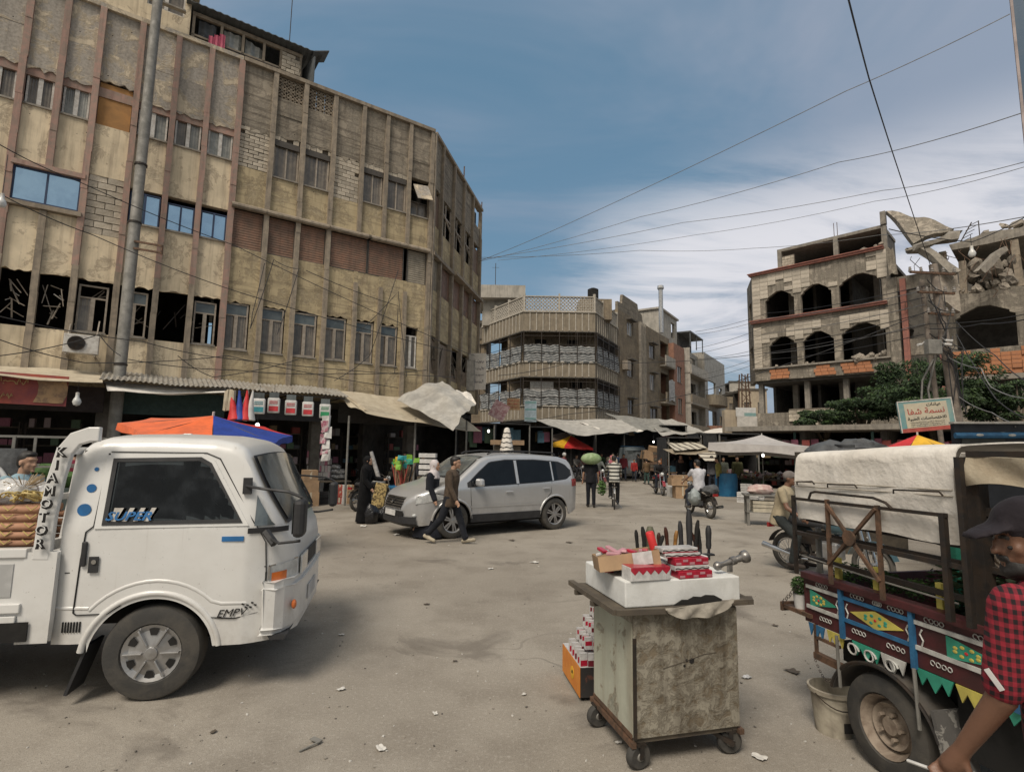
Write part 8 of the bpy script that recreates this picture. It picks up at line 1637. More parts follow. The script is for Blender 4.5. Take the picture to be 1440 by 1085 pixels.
carton('long red and white zigzag carton at the front left of the foam box', .10, .06, 1.043, .26, .12, .078, 'zig', .02); carton('bottom red carton of the pile on the foam box', .385, .055, 1.043, .235, .09, .042, 'check', .03); carton('white carton second from the bottom of the pile', .37, .065, 1.086, .235, .09, .030, 'wave', .02); carton('red carton third from the bottom of the pile', .37, .07, 1.117, .235, .09, .042, 'check', .03); carton('white carton fourth in the pile', .33, .10, 1.160, .245, .09, .026, 'wave', .02); carton('topmost white carton of the pile with a wavy dark line', .32, .12, 1.187, .245, .10, .028, 'wave', .01); carton('red carton lying flat behind the zigzag carton', .14, .17, 1.043, .25, .09, .05, 'check', .06); carton('white carton on the red one behind the zigzag carton', .16, .18, 1.094, .24, .09, .035, 'wave', -.03); carton('pale carton leaning at the left rear of the foam box', -.04, .38, 1.043, .06, .16, .06, 'wave')
t = thing('open_box', 'open brown cardboard tray full of sweets and packets on the cart', 'cardboard tray', on(.06, .26, 1.085), CT + R(12)); t.rotation_euler = (R(-6), R(-8), CT + R(-14))
for b in ((-.19, .19, -.13, -.125, 0, .085), (-.19, .19, .125, .13, 0, .085), (-.19, -.185, -.125, .125, 0, .085), (.185, .19, -.125, .125, 0, .085), (-.19, .19, -.13, .13, -.004, 0)): MB().b2(*b).build('cardboard_side', CARD, t)
MB().b2(.02, .14, -.14, -.131, .01, .085).build('white_label', CWH, t)
for i in range(12):
 o = prop('packet', 'small wrapped packet in the open brown tray', 'packet', on(.06 + rnd.uniform(-.14, .14), .26 + rnd.uniform(-.08, .08), 1.15 + rnd.uniform(0, .03)), rnd.choice((CWH, CRED, CLEAR, M('brown_wrap', (.10, .05, .035), None, 8, .4, .1), M('carton_pink', (.5, .25, .28), None, 5, .4, 0))), lambda m: m.box((0, 0, 0), (rnd.uniform(.05, .10), .035, .018)), rnd.uniform(0, 3), .004, grp='packets in the open brown tray', ry=rnd.uniform(-.5, .5))
prop('red_tube', 'bright red cylinder leaning on the cartons', 'tube', on(.235, .23, 1.16), RD_, lambda m: m.lathe([(0, 0), (.026, 0), (.026, .135), (.022, .14), (0, .14)], n=20), CT, smooth=True, ry=R(-17))
# knives
HND = {'b': BLACK, 'w': M('dark_wood_handle', (.06, .02, .012), None, 8, .35, .1), 'o': M('olive_sheath', (.11, .11, .07), None, 8, .7, .2), 'y': M('horn_handle', (.30, .15, .04), (.08, .03, .01), 10, .3, .1), 's': BPL}
def knife(label, x, y, z, h, w, kind, lean=0, curve=0, guard=0.0, blade=True, name='knife'):
 t = thing(name, label, 'knife', on(x, y, z), CT); t.scale = (1.12, 1.12, 1.2); t.rotation_euler = (0, R(lean), CT); z0 = .045 if blade else 0
 if blade: MB().b2(-.010, .010, -.002, .002, -.02, z0 + .004).build('blade', CHROME, t)
 pts = [(curve * (k / 6) ** 2, 0, z0 + (h - z0) * k / 6) for k in range(7)]; MB().tube(pts, [w * .42, w * .5, w * .46, w * .5, w * .55, w * .5, w * .28], 10).build('handle', HND[kind], t, smooth=True, auto=60)
 if guard: MB().b2(-guard, guard, -.01, .01, z0 - .004, z0 + .006).build('guard', BPL, t)
ky = .50; kz = 1.09
for a in ((('black curved knife, leftmost in the row'), .275, ky, kz, .17, .026, 'b', 0, -.012), ('broad olive green sheathed knife', .325, ky + .02, kz - .02, .185, .055, 'o', 0, 0, 0, False), ('small black ribbed folding knife beside the olive sheath', .375, ky, kz, .12, .026, 'b', 6, .02), ('dark red wooden handled knife in the middle of the row', .435, ky, kz, .165, .024, 'w', 0, -.012), ('horn handled knife with a yellowish curve', .485, ky, kz, .145, .024, 'y', 4, .008), ('small dark knife leaning on the horn handled one', .505, ky - .01, kz, .08, .022, 'b', 10, .012), ('tall black dagger with a cross guard', .555, .42, kz + .0, .27, .036, 's', 0, 0, .035, False), ('brown handled knife leaning to the left', .635, .44, kz, .17, .024, 'w', -17, -.02), ('dark curved knife with steel bolster', .648, .45, kz, .19, .026, 'b', -4, -.01), ('stubby black knife, rightmost in the row', .70, .44, kz, .175, .034, 's', 1, 0), ('thin black knife behind the red cylinder', .245, ky + .03, kz, .15, .022, 'b', -5, 0), ('short brown knife between the olive sheath and the dark red one', .405, ky + .04, kz, .13, .024, 'w', -8, .01), ('black knife left of the cross guard dagger', .53, ky - .02, kz, .20, .028, 's', -3, 0), ('slim black knife close right of the cross guard dagger', .595, .43, kz, .21, .026, 'b', 5, .01)): knife(*a)
MB().b2(0, 0.001, 0, .001, 0, .001)
prop('knife_stand', 'black plastic stand holding the knives at the right', 'stand', on(.62, .45, 1.095), BPL, lambda m: (m.b2(-.10, .13, -.02, .02, 0, .014), m.b2(-.07, -.04, -.015, .015, .01, .06)), CT, .003); prop('knife_stand', 'dark holder behind the red cylinder', 'stand', on(.30, .50, 1.05), BLACK, lambda m: m.b2(-.07, .10, -.025, .025, 0, .05), CT, .004)
o = prop('flashlight', 'metal hunting torch lying at the right of the foam box', 'torch', on(.56, .10, 1.085), M('dull_metal', (.30, .28, .26), (.20, .19, .18), 12, .35, .2, metal=.7), lambda m: m.lathe([(0, 0), (.018, .0), (.026, .01), (.028, .03), (.018, .045), (.014, .07), (.018, .10), (.018, .12), (.026, .125), (.026, .155), (.018, .16), (.022, .18), (.022, .20), (.034, .21), (.040, .225), (.040, .245), (.030, .25), (.026, .235), (0, .23)], (0, 0, 0), 'X', 22), CT, smooth=True, ry=R(-14), rx=0)
prop('torch_clamp', 'small metal clamp under the hunting torch', 'clamp', on(.66, .10, 1.07), M('dull_metal', (.3, .28, .26)), lambda m: m.b2(-.015, .015, -.012, .012, -.02, .04), CT, .004)
# orange crate with packs, left of the cart
g1 = at(816, 987); BR = R(9); bo = thing('product_box', 'orange and black printed box standing left of the cart', 'box', Vector((g1.x, g1.y, 0)), BR); ORP = M('orange_print', (.62, .22, .02), (.55, .18, .02), 9, .5, .05); BKP = M('black_print_side', (.03, .028, .028), (.09, .04, .03), 16, .5, .05, edge=(.55, .62))
MB().b2(0, .34, .0, .5, 0.03, .235).build('carton_body', BKP, bo); MB().b2(-.004, -.0003, .0, .5, .03, .235).build('orange_side', ORP, bo); MB().b2(.0, .34, .0, .5, .236, .24).build('top_flap', CWH, bo); MB().b2(.02, .32, .04, .46, 0, .029).build('base', BLACK, bo)
MB().lathe([(0, -.002), (.045, -.002), (.045, 0)], (0, 0, 0), 'X', 18).build('round_emblem', YE_, bo, loc=(-.004, .2, .13)); m = MB(); m.ell((-.0065, .185, .14), (.001, .011, .014), 8, 6); m.ell((-.0065, .215, .13), (.001, .010, .012), 8, 6); m.build('emblem_mark', BLACK, bo)
k = 0
for lv, (nx, ny, y0) in enumerate(((6, 5, .02), (5, 4, .08), (4, 4, .10), (3, 3, .16))):
 for ix in range(nx):
  for iy in range(ny):
   if lv == 0 and 0 < ix < nx - 1 and 0 < iy < ny - 1: continue
   x = .03 + lv * .055 + .057 * ix; y = y0 + .075 * iy + rnd.uniform(-.008, .008)
   if x > .33: continue
   t = thing('cigarette_pack', 'white and red cigarette pack in the %s of the heap on the orange box' % ('lowest layer', 'second layer', 'third layer', 'top layer')[lv], 'packet', bo.location + rotz(BR) @ Vector((x, y, .242 + .09 * lv)), BR + rnd.uniform(-.12, .12), 'cigarette packs on the orange box, %s' % ('lowest layer', 'second layer', 'third layer', 'top layer')[lv])
   MB().b2(-.026, .026, -.012, .012, 0, .088).build('pack', CWH, t); k += 1
   MB().b2(-.0262, .0262, -.0135, -.0121, *((.0, .04) if lv == 0 else (.03, .06) if k % 2 else (.045, .075))).build('red_band', CRED if k % 3 else M('dark_red_print', (.16, .02, .03), None, 8, .4, 0), t)
# ================================================================== GOODS IN THE SHOPS AND ON THE STALLS
GC = [plain('goods_%d' % i, tuple(x * .75 for x in c), .6, bump=.1) for i, c in enumerate(((.45, .43, .42), (.36, .12, .18), (.10, .22, .30), (.30, .22, .12), (.40, .34, .22), (.08, .08, .09), (.34, .07, .06), (.12, .20, .12), (.48, .38, .40)))]
bxm = {}
def gbox(mt):
 if mt.name not in bxm: bxm[mt.name] = MB().box((0, 0, .5), (1, 1, 1), jit=.015).mesh('packet', mt)
 return bxm[mt.name]
def rack(lab, org, rz, w, h, d=.45, nsh=4, dens=.8, what='packet', grp=None, pal=None, join=False):
 t = thing('shelf_rack', 'dark shelf rack ' + lab, 'shelf rack', org, rz); m = MB()
 for x in (-w / 2, w / 2):
  for y in (0, d): m.b2(x - .02, x + .02, y - .02, y + .02, 0, h)
 m.build('frame', STEELD, t); jm = [MB(), MB(), MB()]; js = rnd.sample(range(9), 3)
 for k in range(nsh):
  z = .15 + (h - .3) * k / max(1, nsh - 1); MB().b2(-w / 2, w / 2, 0, d, z - .03, z).build('shelf', WOODD, t); x = -w / 2 + .06
  while x < w / 2 - .1:
   bw = rnd.uniform(.10, .28); bh = rnd.uniform(.10, .30)
   if join:
    if rnd.random() < dens: jm[rnd.randrange(3)].b2(x, x + bw * .92, .05, d * .8, z, z + bh)
   elif rnd.random() < dens: o = inst(what, gbox(rnd.choice(pal or GC)), None, Vector(org) + rotz(rz) @ Vector((x + bw / 2, d * .4, z)), (0, 0, rz + rnd.uniform(-.1, .1)), (bw * .92, d * .7, bh)); tag(o, 'small packaged goods on the dark rack ' + lab, 'goods', 'goods on the rack ' + lab)
   x += bw + .01
 if join:
  for q in range(3): jm[q].build('goods', GC[js[q]], t)['kind'] = 'stuff'
for i, (s, y, w) in enumerate(((-12.4, 1.6, 1.5), (-10.9, 1.9, 1.3), (-8.8, 1.7, 1.5), (-7.2, 1.6, 1.4), (-5.9, 1.3, 1.3), (-4.6, .3, 1.1), (-2.9, 1.6, 1.3), (-1.5, 1.9, 1.2), (.2, 1.4, 1.2))):
 rack(('in the leftmost shop', 'beside the leftmost rack', 'behind the truck cab roof', 'behind the parasol pole', 'inside the cleaning goods shop', 'at the mouth of the cleaning goods shop', 'left under the beige awning', 'in the middle under the beige awning', 'right under the beige awning')[i], fpt(s, y + 1.0, 0), TH1, w, 2.4, .4, 5, .7)
def stack(lab, org, rz, rows, mt, name='crate', cat='crate', jit=.02):
 z = 0; n = 0
 for (w, d, h, cnt) in rows:
  for k in range(cnt):
   t = thing(name, lab + (', ' + ('bottom', 'second from the bottom', 'third from the bottom', 'fourth from the bottom', 'fifth from the bottom', 'sixth from the bottom')[n] + ' one' if sum(r[3] for r in rows) > 1 else ''), cat, Vector(org) + Vector((rnd.uniform(-jit, jit), rnd.uniform(-jit, jit), z)), rz + rnd.uniform(-.06, .06)); m = MB()
   if name == 'crate':
    m.b2(-w / 2, w / 2, -d / 2, d / 2, 0, .02); m.build('base', mt, t)
    for q in range(3):
     zz = .02 + (h - .03) * q / 3; hh = (h - .03) / 3 - .015; MB().b2(-w / 2, w / 2, -d / 2, -d / 2 + .015, zz, zz + hh).build('slat', mt, t); MB().b2(-w / 2, w / 2, d / 2 - .015, d / 2, zz, zz + hh).build('slat', mt, t); MB().b2(-w / 2, -w / 2 + .015, -d / 2 + .016, d / 2 - .016, zz, zz + hh).build('slat', mt, t); MB().b2(w / 2 - .015, w / 2, -d / 2 + .016, d / 2 - .016, zz, zz + hh).build('slat', mt, t)
    m = MB(); m.b2(-w / 2 + .02, w / 2 - .02, -d / 2 + .02, d / 2 - .02, .02, h * .6); m.build('contents', GC[5], t)
   else: m.box((0, 0, h / 2), (w, d, h), jit=.008); m.build('carton', mt, t); MB().b2(-.03, .03, -d / 2 - .002, d / 2 + .002, h * .2, h + .003).build('tape', TARPB, t)
   z += h; n += 1
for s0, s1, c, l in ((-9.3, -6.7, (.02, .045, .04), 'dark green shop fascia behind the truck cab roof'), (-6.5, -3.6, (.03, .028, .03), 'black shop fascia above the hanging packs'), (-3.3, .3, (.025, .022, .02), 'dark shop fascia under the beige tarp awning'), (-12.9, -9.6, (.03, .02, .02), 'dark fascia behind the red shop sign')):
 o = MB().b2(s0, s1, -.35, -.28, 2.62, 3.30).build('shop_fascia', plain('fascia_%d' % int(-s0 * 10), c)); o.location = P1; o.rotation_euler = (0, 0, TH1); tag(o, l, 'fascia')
# the pile of goods in front of the cleaning goods shop
def gp(px, py): return at(px, py)
stack('brown cardboard box in front of the pink packets', gp(434, 711), TH1, [(.5, .4, .42, 1), (.45, .38, .35, 1), (.42, .36, .32, 1)], CARD, 'cardboard_box', 'cardboard box')
stack('black plastic crate beside the cardboard boxes', gp(458, 708), TH1, [(.6, .4, .2, 2)], BPL); stack('white carton beside the brown boxes', gp(444, 700), TH1, [(.4, .4, .35, 2)], WBOX, 'carton', 'carton')
for i in range(30):
 p = gp(430 + 3 * (i % 9), 706) + Vector((0, .25, .75 + .22 * (i // 9) + rnd.uniform(0, .05))); o = inst('packet', gbox(rnd.choice((GC[0], GC[1], GC[8], GC[0]))), None, p, (0, 0, rnd.uniform(-.3, .3)), (.22, .2, .2)); tag(o, 'pink or white packet in the heap beside the shop entrance', 'goods', 'pink and white packets at the cleaning goods shop')
FOIL = M('foil', (.5, .5, .5), (.3, .3, .3), 14, .3, .6, 30, .02, metal=.5)
for i in range(22):
 p = gp(450 + 4 * (i % 8), 704) + Vector((0, .1, .78 + .17 * (i // 8) + rnd.uniform(0, .03))); o = blob('crumpled silvery bundle on the display table by the shop', 'bundle', 'bundle', p, (.13, .12, .09), FOIL, 0, 10, .15, grp='silvery bundles on the display table')
o = MB().b2(-.55, .55, -.3, .3, .66, .70).b2(-.5, -.46, -.25, .25, 0, .66).b2(.46, .5, -.25, .25, 0, .66).build('display_table', WOODD); o.location = gp(464, 706) + Vector((0, .1, 0)); o.rotation_euler = (0, 0, TH1); tag(o, 'low dark display table with silvery bundles', 'table')
for i, (px, mt) in enumerate(((476, SGR), (484, WBOX), (491, CARD))): stack(('red tin', 'white tin', 'brown tin')[i] + ' left of the woman in black', gp(px, 708), TH1, [(.2, .2, .2, 3)], mt, 'tin', 'tin')
rk2 = [('teal', (.05, .28, .33), 364, 571), ('red', (.58, .04, .05), 385, 570), ('red', (.58, .04, .05), 409, 573), ('red', (.58, .04, .05), 433, 575), ('green', (.03, .30, .12), 457, 578)]
for i, (cn, c, px, py) in enumerate(rk2):
 t = thing('hanging_pack', 'white hanging pack with %s print, %s in the row under the awning' % (cn, ('first', 'second', 'third', 'fourth', 'fifth')[i]), 'pack', W(px, py, 14.0 + .35 * i), R(14)); MB().box((0, 0, 0), (.30, .12, .40)).build('pack', WBOX, t, bevel=.03); mt = M('print_%s' % cn, c, None, 6, .5, 0)
 MB().b2(-.11, .12, -.067, -.061, -.15, -.02).build('print_block', mt, t); m = MB(); [m.tube([(-.10 + .03 * q, -.064, .04 + .05 * r), (-.08 + .03 * q, -.064, .07 + .05 * r)], .008, 4) for q in range(7) for r in range(2)]; m.build('print_strokes', mt, t); MB().box((0, 0, .27), (.24, .05, .16)).build('clear_top', GLG, t); MB().tube([(0, 0, .33), (0, 0, .55)], .006, 4).build('cord', WIRE, t)
for i, (px, mt) in enumerate(((328, RD_), (337, BL_), (346, RD_), (352, WBOX), (343, WBOX))): prop('hanging_broom', 'bundle of cloth mops hanging above the blue parasol, %s' % ('leftmost', 'second', 'middle', 'fourth', 'rightmost')[i], 'mop', W(px, 574, 13.3 + .05 * i), mt, lambda m: (m.lathe([(.02, .45), (.05, .2), (.09, -.05), (.16, -.28), (.13, -.30)], n=10),), smooth=True, ry=R((i - 2) * 5))
for i in range(7): prop('hanging_bag', 'crumpled bag hanging in a string beside the fifth pack', 'bag', W(457 + rnd.uniform(-4, 5), 592 + 8 * i, 15.2), (WBOX, M('maroon_print_bag', (.28, .05, .10), (.45, .40, .40), 9, .6, .3))[i % 2], lambda m: m.box((0, 0, 0), (.20, .06, .26), jit=.05), grp='bags hanging in a string')
for i in range(4): prop('hanging_sack', 'pale folded sack hanging at the left of the mops', 'sack', W(316 + 4 * i, 563, 13.3), TARPB, lambda m: m.box((0, 0, 0), (.08, .05, .5), jit=.03), grp='folded sacks left of the mops')
# blue barrel with brooms, long roll, black bags, parked motorcycle
bp_ = gp(560, 731); t = thing('barrel', 'blue plastic barrel full of broom sticks in front of the silver car', 'barrel', bp_ + Vector((0, .25, 0))); MB().lathe([(0, .01), (.25, .01), (.27, .1), (.29, .45), (.30, .78), (.325, .79), (.325, .84), (.30, .85), (.27, .60), (0, .6)], n=26).build('shell', M('blue_plastic', (.02, .15, .30), (.015, .11, .24), 4, .45, .1), t, smooth=True, auto=40); MB().b2(-.17, -.02, -.305, -.285, .58, .64).build('pale_label', WBOX, t)
for i in range(34):
 a = rnd.uniform(0, 6.28); r0 = rnd.uniform(0, .16); lean = Vector((rnd.uniform(-.28, .25), rnd.uniform(-.2, .2), 1)).normalized(); hgt = rnd.uniform(.85, 1.25); t = thing('broom', 'broom or stick standing in the blue barrel', 'broom', bp_ + Vector((r0 * math.cos(a), .25 + r0 * math.sin(a), .62)), 0, 'brooms standing in the blue barrel'); MB().tube([(0, 0, 0), lean * hgt * .75], .014, 6).build('stick', WOOD if i % 3 else SGR, t)
 if i % 2 == 0: MB().box(lean * hgt * .78, (.14, .05, .12), jit=.02).build('bristles', (M('lime_plastic', (.25, .50, .06), None, 6, .5, .1), PG, YE_, M('teal_plastic', (.02, .28, .30), None, 6, .5, .1))[i // 2 % 4], t)
prop('long_roll', 'long grey plastic wrapped roll leaning in the shop behind the barrel', 'roll', gp(546, 716), M('wrapped_roll', (.34, .33, .32), (.22, .21, .2), 9, .4, .5, 12, .04), lambda m: m.tube([(0, 0, 0), (-.45, .1, 1.2), (-.62, .15, 1.68)], [.06, .065, .055], 12), smooth=True)
blob('tied black rubbish bag on the ground beside the woman in black, left', 'rubbish bag', 'rubbish_bag', gp(521, 736) + Vector((0, 0, .2)), (.18, .17, .26), M('black_bag', (.012, .012, .014), None, 6, .25, .5, 12, .04), 0, 18, .14); blob('shiny black rubbish bag in front of the blue barrel', 'rubbish bag', 'rubbish_bag', gp(538, 733) + Vector((0, 0, .17)), (.26, .22, .20), MT['black_bag'], 0, 18, .14)
prop('bamboo_bundle', 'yellow striped bundle leaning on the parked scooter by the barrel', 'bundle', gp(527, 730) + Vector((0, .2, .30)), M('yellow_striped_bundle', (.46, .34, .14), (.10, .07, .03), 16, .7, .2, edge=(.48, .55)), lambda m: m.box((0, 0, .3), (.30, .12, .62), jit=.02), ry=R(10)); motorcycle('old scooter parked between the woman in black and the blue barrel', gp(524, 716), R(60), (.30, .30, .28))
for r in range(4): prop('drawer_box', 'white plastic drawer box in the stack inside the shop, %s one' % ('bottom', 'second', 'third', 'top')[r], 'storage box', W(602, 664 - 8 * r, 17.0), WBOX, lambda m: m.b2(-.26, .26, -.2, .2, -.07, .06), bevel=.01)
o = MB().b2(-.3, .3, -.25, .25, 0, .95).build('low_cupboard', WOODD); o.location = (W(602, 664, 17.0).x, 17, 0); tag(o, 'dark low cupboard under the white drawer boxes', 'cupboard'); bicycle('bicycle leaning among the goods left of the woman in black', gp(480, 700) + Vector((0, .6, 0)), R(20))
# behind the truck: tricycle pickup with crates, pale car
tq = thing('pickup', 'dark open pickup loaded with greens behind the truck bed', 'pickup', Vector((-8.35, 9.5, 0)), R(28)); MB().b2(-1.2, 1.0, -.6, .6, .55, .62).build('bed', STEELD, tq)
for b in ((-1.2, 1.0, -.62, -.6, .62, 1.05), (-1.2, 1.0, .6, .62, .62, 1.05), (-1.22, -1.2, -.6, .6, .62, 1.05)): MB().b2(*b).build('side_board', M('dark_green_board', (.06, .08, .075), None, 5, .7, .2), tq)
m = MB(); [m.bar((x, y, 1.0), (x, y, 1.9), .04) for x in (-1.15, -.1, .95) for y in (-.58, .58)]; [m.bar((-1.15, y, z), (.95, y, z), .03) for y in (-.58, .58) for z in (1.4, 1.9)]; m.build('cage', GALV, tq); MB().grid(lambda u, v: (-1.1 + 1.2 * u, -.66 + .03 * math.sin(u * 12), .95 + .75 * v), 14, 4).build('side_cloth', TARPD, tq, smooth=True)
for x in (-.7, .7): wheel(tq, (x, -.5, .28), .28, .15, -1, 'steel')
for i in range(6): blob('leafy green bundle in the cage of the dark pickup', 'greens', 'green_bundle', Vector((-8.35, 9.5, 0)) + rotz(R(28)) @ Vector((-.6 + .3 * i, -.2, 1.15 + .15 * (i % 2))), (.18, .2, .14), GREEN, 0, 12, .2, grp='leafy bundles in the dark pickup')
pc = thing('parked_car', 'pale parked car at the left edge behind the truck bed', 'car', Vector((-8.6, 8.3, 0)), R(-35)); Sp = Shell(lambda x: .3, itp([(-1.8, .8), (-1.6, 1.2), (-1.2, 1.4), (.1, 1.42), (.8, .95), (1.7, .82), (1.9, .6)]), itp([(-2, .9), (2, .9)]), itp([(-1.8, .7), (-1.5, .8), (1.4, .8), (1.9, .6)]), .3, .03, .09, .04); Sp.build([round(x, 3) for x in np.linspace(-1.8, 1.9, 40)], 'body', WPAINT, pc, 10)
for s in (-1, 1): Sp.side(-1.4, .6, lambda x: .95, itp([(-1.4, 1.1), (-1.1, 1.3), (0, 1.33), (.6, 1.0)]), s, .006, 'side_window', CGL, pc, 14, 3)
MB().grid(lambda u, v: (.18 + .55 * v, (2 * u - 1) * (.52 + .12 * v), 1.425 - .40 * v + .02 - (.0)), 8, 5).build('windscreen', WSG, pc, smooth=True); [wheel(pc, (x, s * .72, .29), .29, .18, s, 'cover') for x in (-1.15, 1.15) for s in (-1, 1)]
# ---- stalls and dark booths round the market mouth
BOOTH = M('booth_shade_cloth', (.035, .035, .035), (.02, .02, .022), 3, .9, .3, 6)  # near-black sheets stand in for the shade inside the stalls
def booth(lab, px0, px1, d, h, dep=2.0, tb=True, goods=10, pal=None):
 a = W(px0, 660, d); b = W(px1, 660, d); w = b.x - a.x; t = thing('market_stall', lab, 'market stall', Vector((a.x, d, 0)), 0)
 MB().b2(0, w, dep, dep + .1, 0, h).build('shade_backing', BOOTH, t); MB().b2(-.05, w + .05, -.2, dep + .1, h, h + .06).build('roof', BOOTH, t)
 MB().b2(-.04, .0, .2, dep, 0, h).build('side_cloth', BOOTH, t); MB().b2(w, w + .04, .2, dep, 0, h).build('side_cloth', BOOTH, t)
 for x in (0, w): MB().tube([(x, -.1, 0), (x, -.1, h)], .04, 6).build('post', GALV, t)
 if tb:
  MB().b2(.15, w - .15, .1, .9, .72, .78).build('table_top', WOOD, t)
  MB().b2(.2, w - .2, .12, .16, .2, .72).build('table_skirt', rnd.choice(GC), t)
 for i in range(goods):
  o = inst('goods', gbox(rnd.choice(pal or GC)), None, (a.x + rnd.uniform(.3, w - .3), d + rnd.uniform(.2, .8), .79), (0, 0, rnd.uniform(-.4, .4)), (rnd.uniform(.2, .4), rnd.uniform(.2, .35), rnd.uniform(.12, .35))); tag(o, 'goods laid out on the ' + lab, 'goods', 'goods on the ' + lab)
  if i % 2: o = inst('hanging_cloth', gbox(rnd.choice((GC[1], GC[2], GC[5], GC[7], GC[3]))), None, (a.x + rnd.uniform(.2, w - .2), d + rnd.uniform(.3, 1.6), h - rnd.uniform(.7, 1.1)), (0, 0, rnd.uniform(-.3, .3)), (rnd.uniform(.3, .5), .06, rnd.uniform(.5, .8))); tag(o, 'garment hanging in the ' + lab, 'garment', 'garments in the ' + lab)
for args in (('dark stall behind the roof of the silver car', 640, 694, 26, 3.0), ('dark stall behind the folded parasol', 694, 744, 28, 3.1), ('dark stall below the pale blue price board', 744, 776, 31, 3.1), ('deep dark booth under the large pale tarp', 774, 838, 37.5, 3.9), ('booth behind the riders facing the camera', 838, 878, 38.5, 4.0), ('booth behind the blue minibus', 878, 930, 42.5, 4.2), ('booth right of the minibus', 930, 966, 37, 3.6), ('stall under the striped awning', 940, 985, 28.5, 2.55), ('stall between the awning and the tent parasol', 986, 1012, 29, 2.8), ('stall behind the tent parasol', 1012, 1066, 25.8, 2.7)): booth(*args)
MB_ = [thing('lit_bulb', 'small lit bulb glowing %s' % l, 'light bulb', W(px, py, d)) for px, py, d, l in ((919, 621, 33, 'under the pale tarp at the market mouth'), (687, 606, 25.5, 'behind the roof of the silver car'), (362, 598, 15, 'under the corrugated awning'), (374, 644, 15.5, 'low in the cleaning goods shop'), (1073, 640, 22, 'under the tent parasol'))]
EM = bpy.data.materials.new('bulb_glow'); EM.use_nodes = True; EM.node_tree.nodes['Principled BSDF'].inputs['Emission Color'].default_value = (1, .96, .88, 1); EM.node_tree.nodes['Principled BSDF'].inputs['Emission Strength'].default_value = 4
for b in MB_: MB().ell((0, 0, 0), (.055, .055, .07), 10, 8).build('glass', EM, b, smooth=True); MB().tube([(0, 0, .06), (0, 0, .4)], .006, 4).build('flex', WIRE, b)
# minibus and plank cart
q = at(898, 673); mv = thing('minibus', 'white and pale blue minibus seen from the front in the market street', 'minibus', Vector((q.x, 39.2, 0)), R(-94)); S3 = Shell(lambda x: .35, itp([(-2, 2.0), (-1.9, 2.12), (1.5, 2.12), (1.75, 1.95), (1.98, 1.15), (2.1, 1.0), (2.15, .5)]), itp([(-3, 1.1), (3, 1.1)]), itp([(-2, .8), (1.8, .82), (2.1, .76), (2.15, .7)]), .08, .04, .1, .02); S3.build([round(x, 3) for x in np.linspace(-2, 2.15, 40)], 'body', M_paint('pale_blue_paint', (.42, .50, .54)), mv, 8)
MB().grid(lambda u, v: (1.79 + .22 * v, (2 * u - 1) * .70, 1.92 - .72 * v), 8, 4).build('windscreen', WSG, mv, smooth=True); [MB().b2(2.13, 2.16, s * .55 - .1, s * .55 + .1, .72, .86).build('headlight', LAMP, mv) for s in (-1, 1)]; MB().b2(2.1, 2.2, -.8, .8, .35, .58).build('bumper', WBOX, mv); MB().b2(-1.5, 1.3, -.7, .7, 2.16, 2.22).build('roof_rack', PBL, mv); [wheel(mv, (x, s * .72, .3), .3, .18, s, 'steel') for x in (-1.3, 1.35) for s in (-1, 1)]
q = at(886, 668); pk = thing('plank_cart', 'old wooden plank sided cart seen from behind in the market street', 'cart', Vector((q.x, 34.2, 0)), R(-4))
for i in range(6): MB().b2(-1.0, 1.0 - .02 * i, -.02, .02, .65 + .2 * i, .65 + .2 * i + (.17)).build('plank', WOODD if i % 2 else M('brown_plank', (.14, .085, .055), None, 6, .8, .3, 30), pk)
MB().b2(-1.0, 1.0, .05, 1.8, .60, .66).build('floor', WOODD, pk); [MB().b2(x - .03, x + .03, -.05, .0 - .021, .5, 1.95).build('stake', WOODD, pk) for x in (-.95, 0, .95)]; [wheel(pk, (x, .5, .3), .3, .16, -1, 'steel', R(90)) for x in (-.85, .85)]; MB().b2(-.9, .9, .1, 1.6, .67, 1.5).build('load', BOOTH, pk)
# stands in front of the right hand shops
for lab, px, py, w, mt, n in (('white box stand with pink trays on top', 958, 700, .8, WBOX, 2),): stack(lab, at(px, py), 0, [(.55, .5, .5, 1), (.9, .6, .28, 1), (.8, .5, .12, 1)], CARD, 'cardboard_box', 'cardboard box')
for i, (px, py) in enumerate(((952, 698), (962, 694), (945, 692))): stack('white foam crate on the ground left of the motorcyclist, %s' % ('front', 'right', 'left')[i], at(px, py), .1, [(.6, .5, .4, 1)], WBOX, 'foam_crate', 'crate')
t = thing('barrel', 'dark blue barrel in the shade under the tent parasol', 'barrel', at(1022, 697)); MB().lathe([(0, 0), (.42, 0), (.45, .2), (.45, .75), (.42, .95), (0, .95)], n=20).build('shell', MT['blue_plastic'], t, smooth=True, auto=40)
for i, (px, py, n) in enumerate(((1046, 706, 2), (1058, 706, 2), (1050, 700, 3), (1066, 705, 2))): stack('white crate in the %s stack before the goods table' % ('left front', 'right front', 'rear', 'rightmost')[i], at(px, py), -.5, [(.42, .32, .20, n)], WBOX)
prop('goods_table', 'long low table heaped with shoes under the tent parasol', 'table', at(1075, 694), WOODD, lambda m: (m.b2(-1.2, 1.4, -.5, .5, .62, .68), m.b2(-1.15, -1.1, -.4, .4, 0, .62), m.b2(1.3, 1.35, -.4, .4, 0, .62)), THR)
for i in range(60): o = inst('shoe', gbox(rnd.choice((GC[0], GC[4], GC[5], GC[6], GC[8], GC[3]))), None, at(1075, 694) + rotz(THR) @ Vector((rnd.uniform(-1.1, 1.3), rnd.uniform(-.4, .4), .68 + rnd.uniform(0, .22))), (rnd.uniform(-.5, .5), rnd.uniform(-.5, .5), rnd.uniform(0, 3)), (.24, .10, .09)); tag(o, 'small shoe in the heap on the goods table under the tent parasol', 'shoe', 'shoes heaped on the goods table')
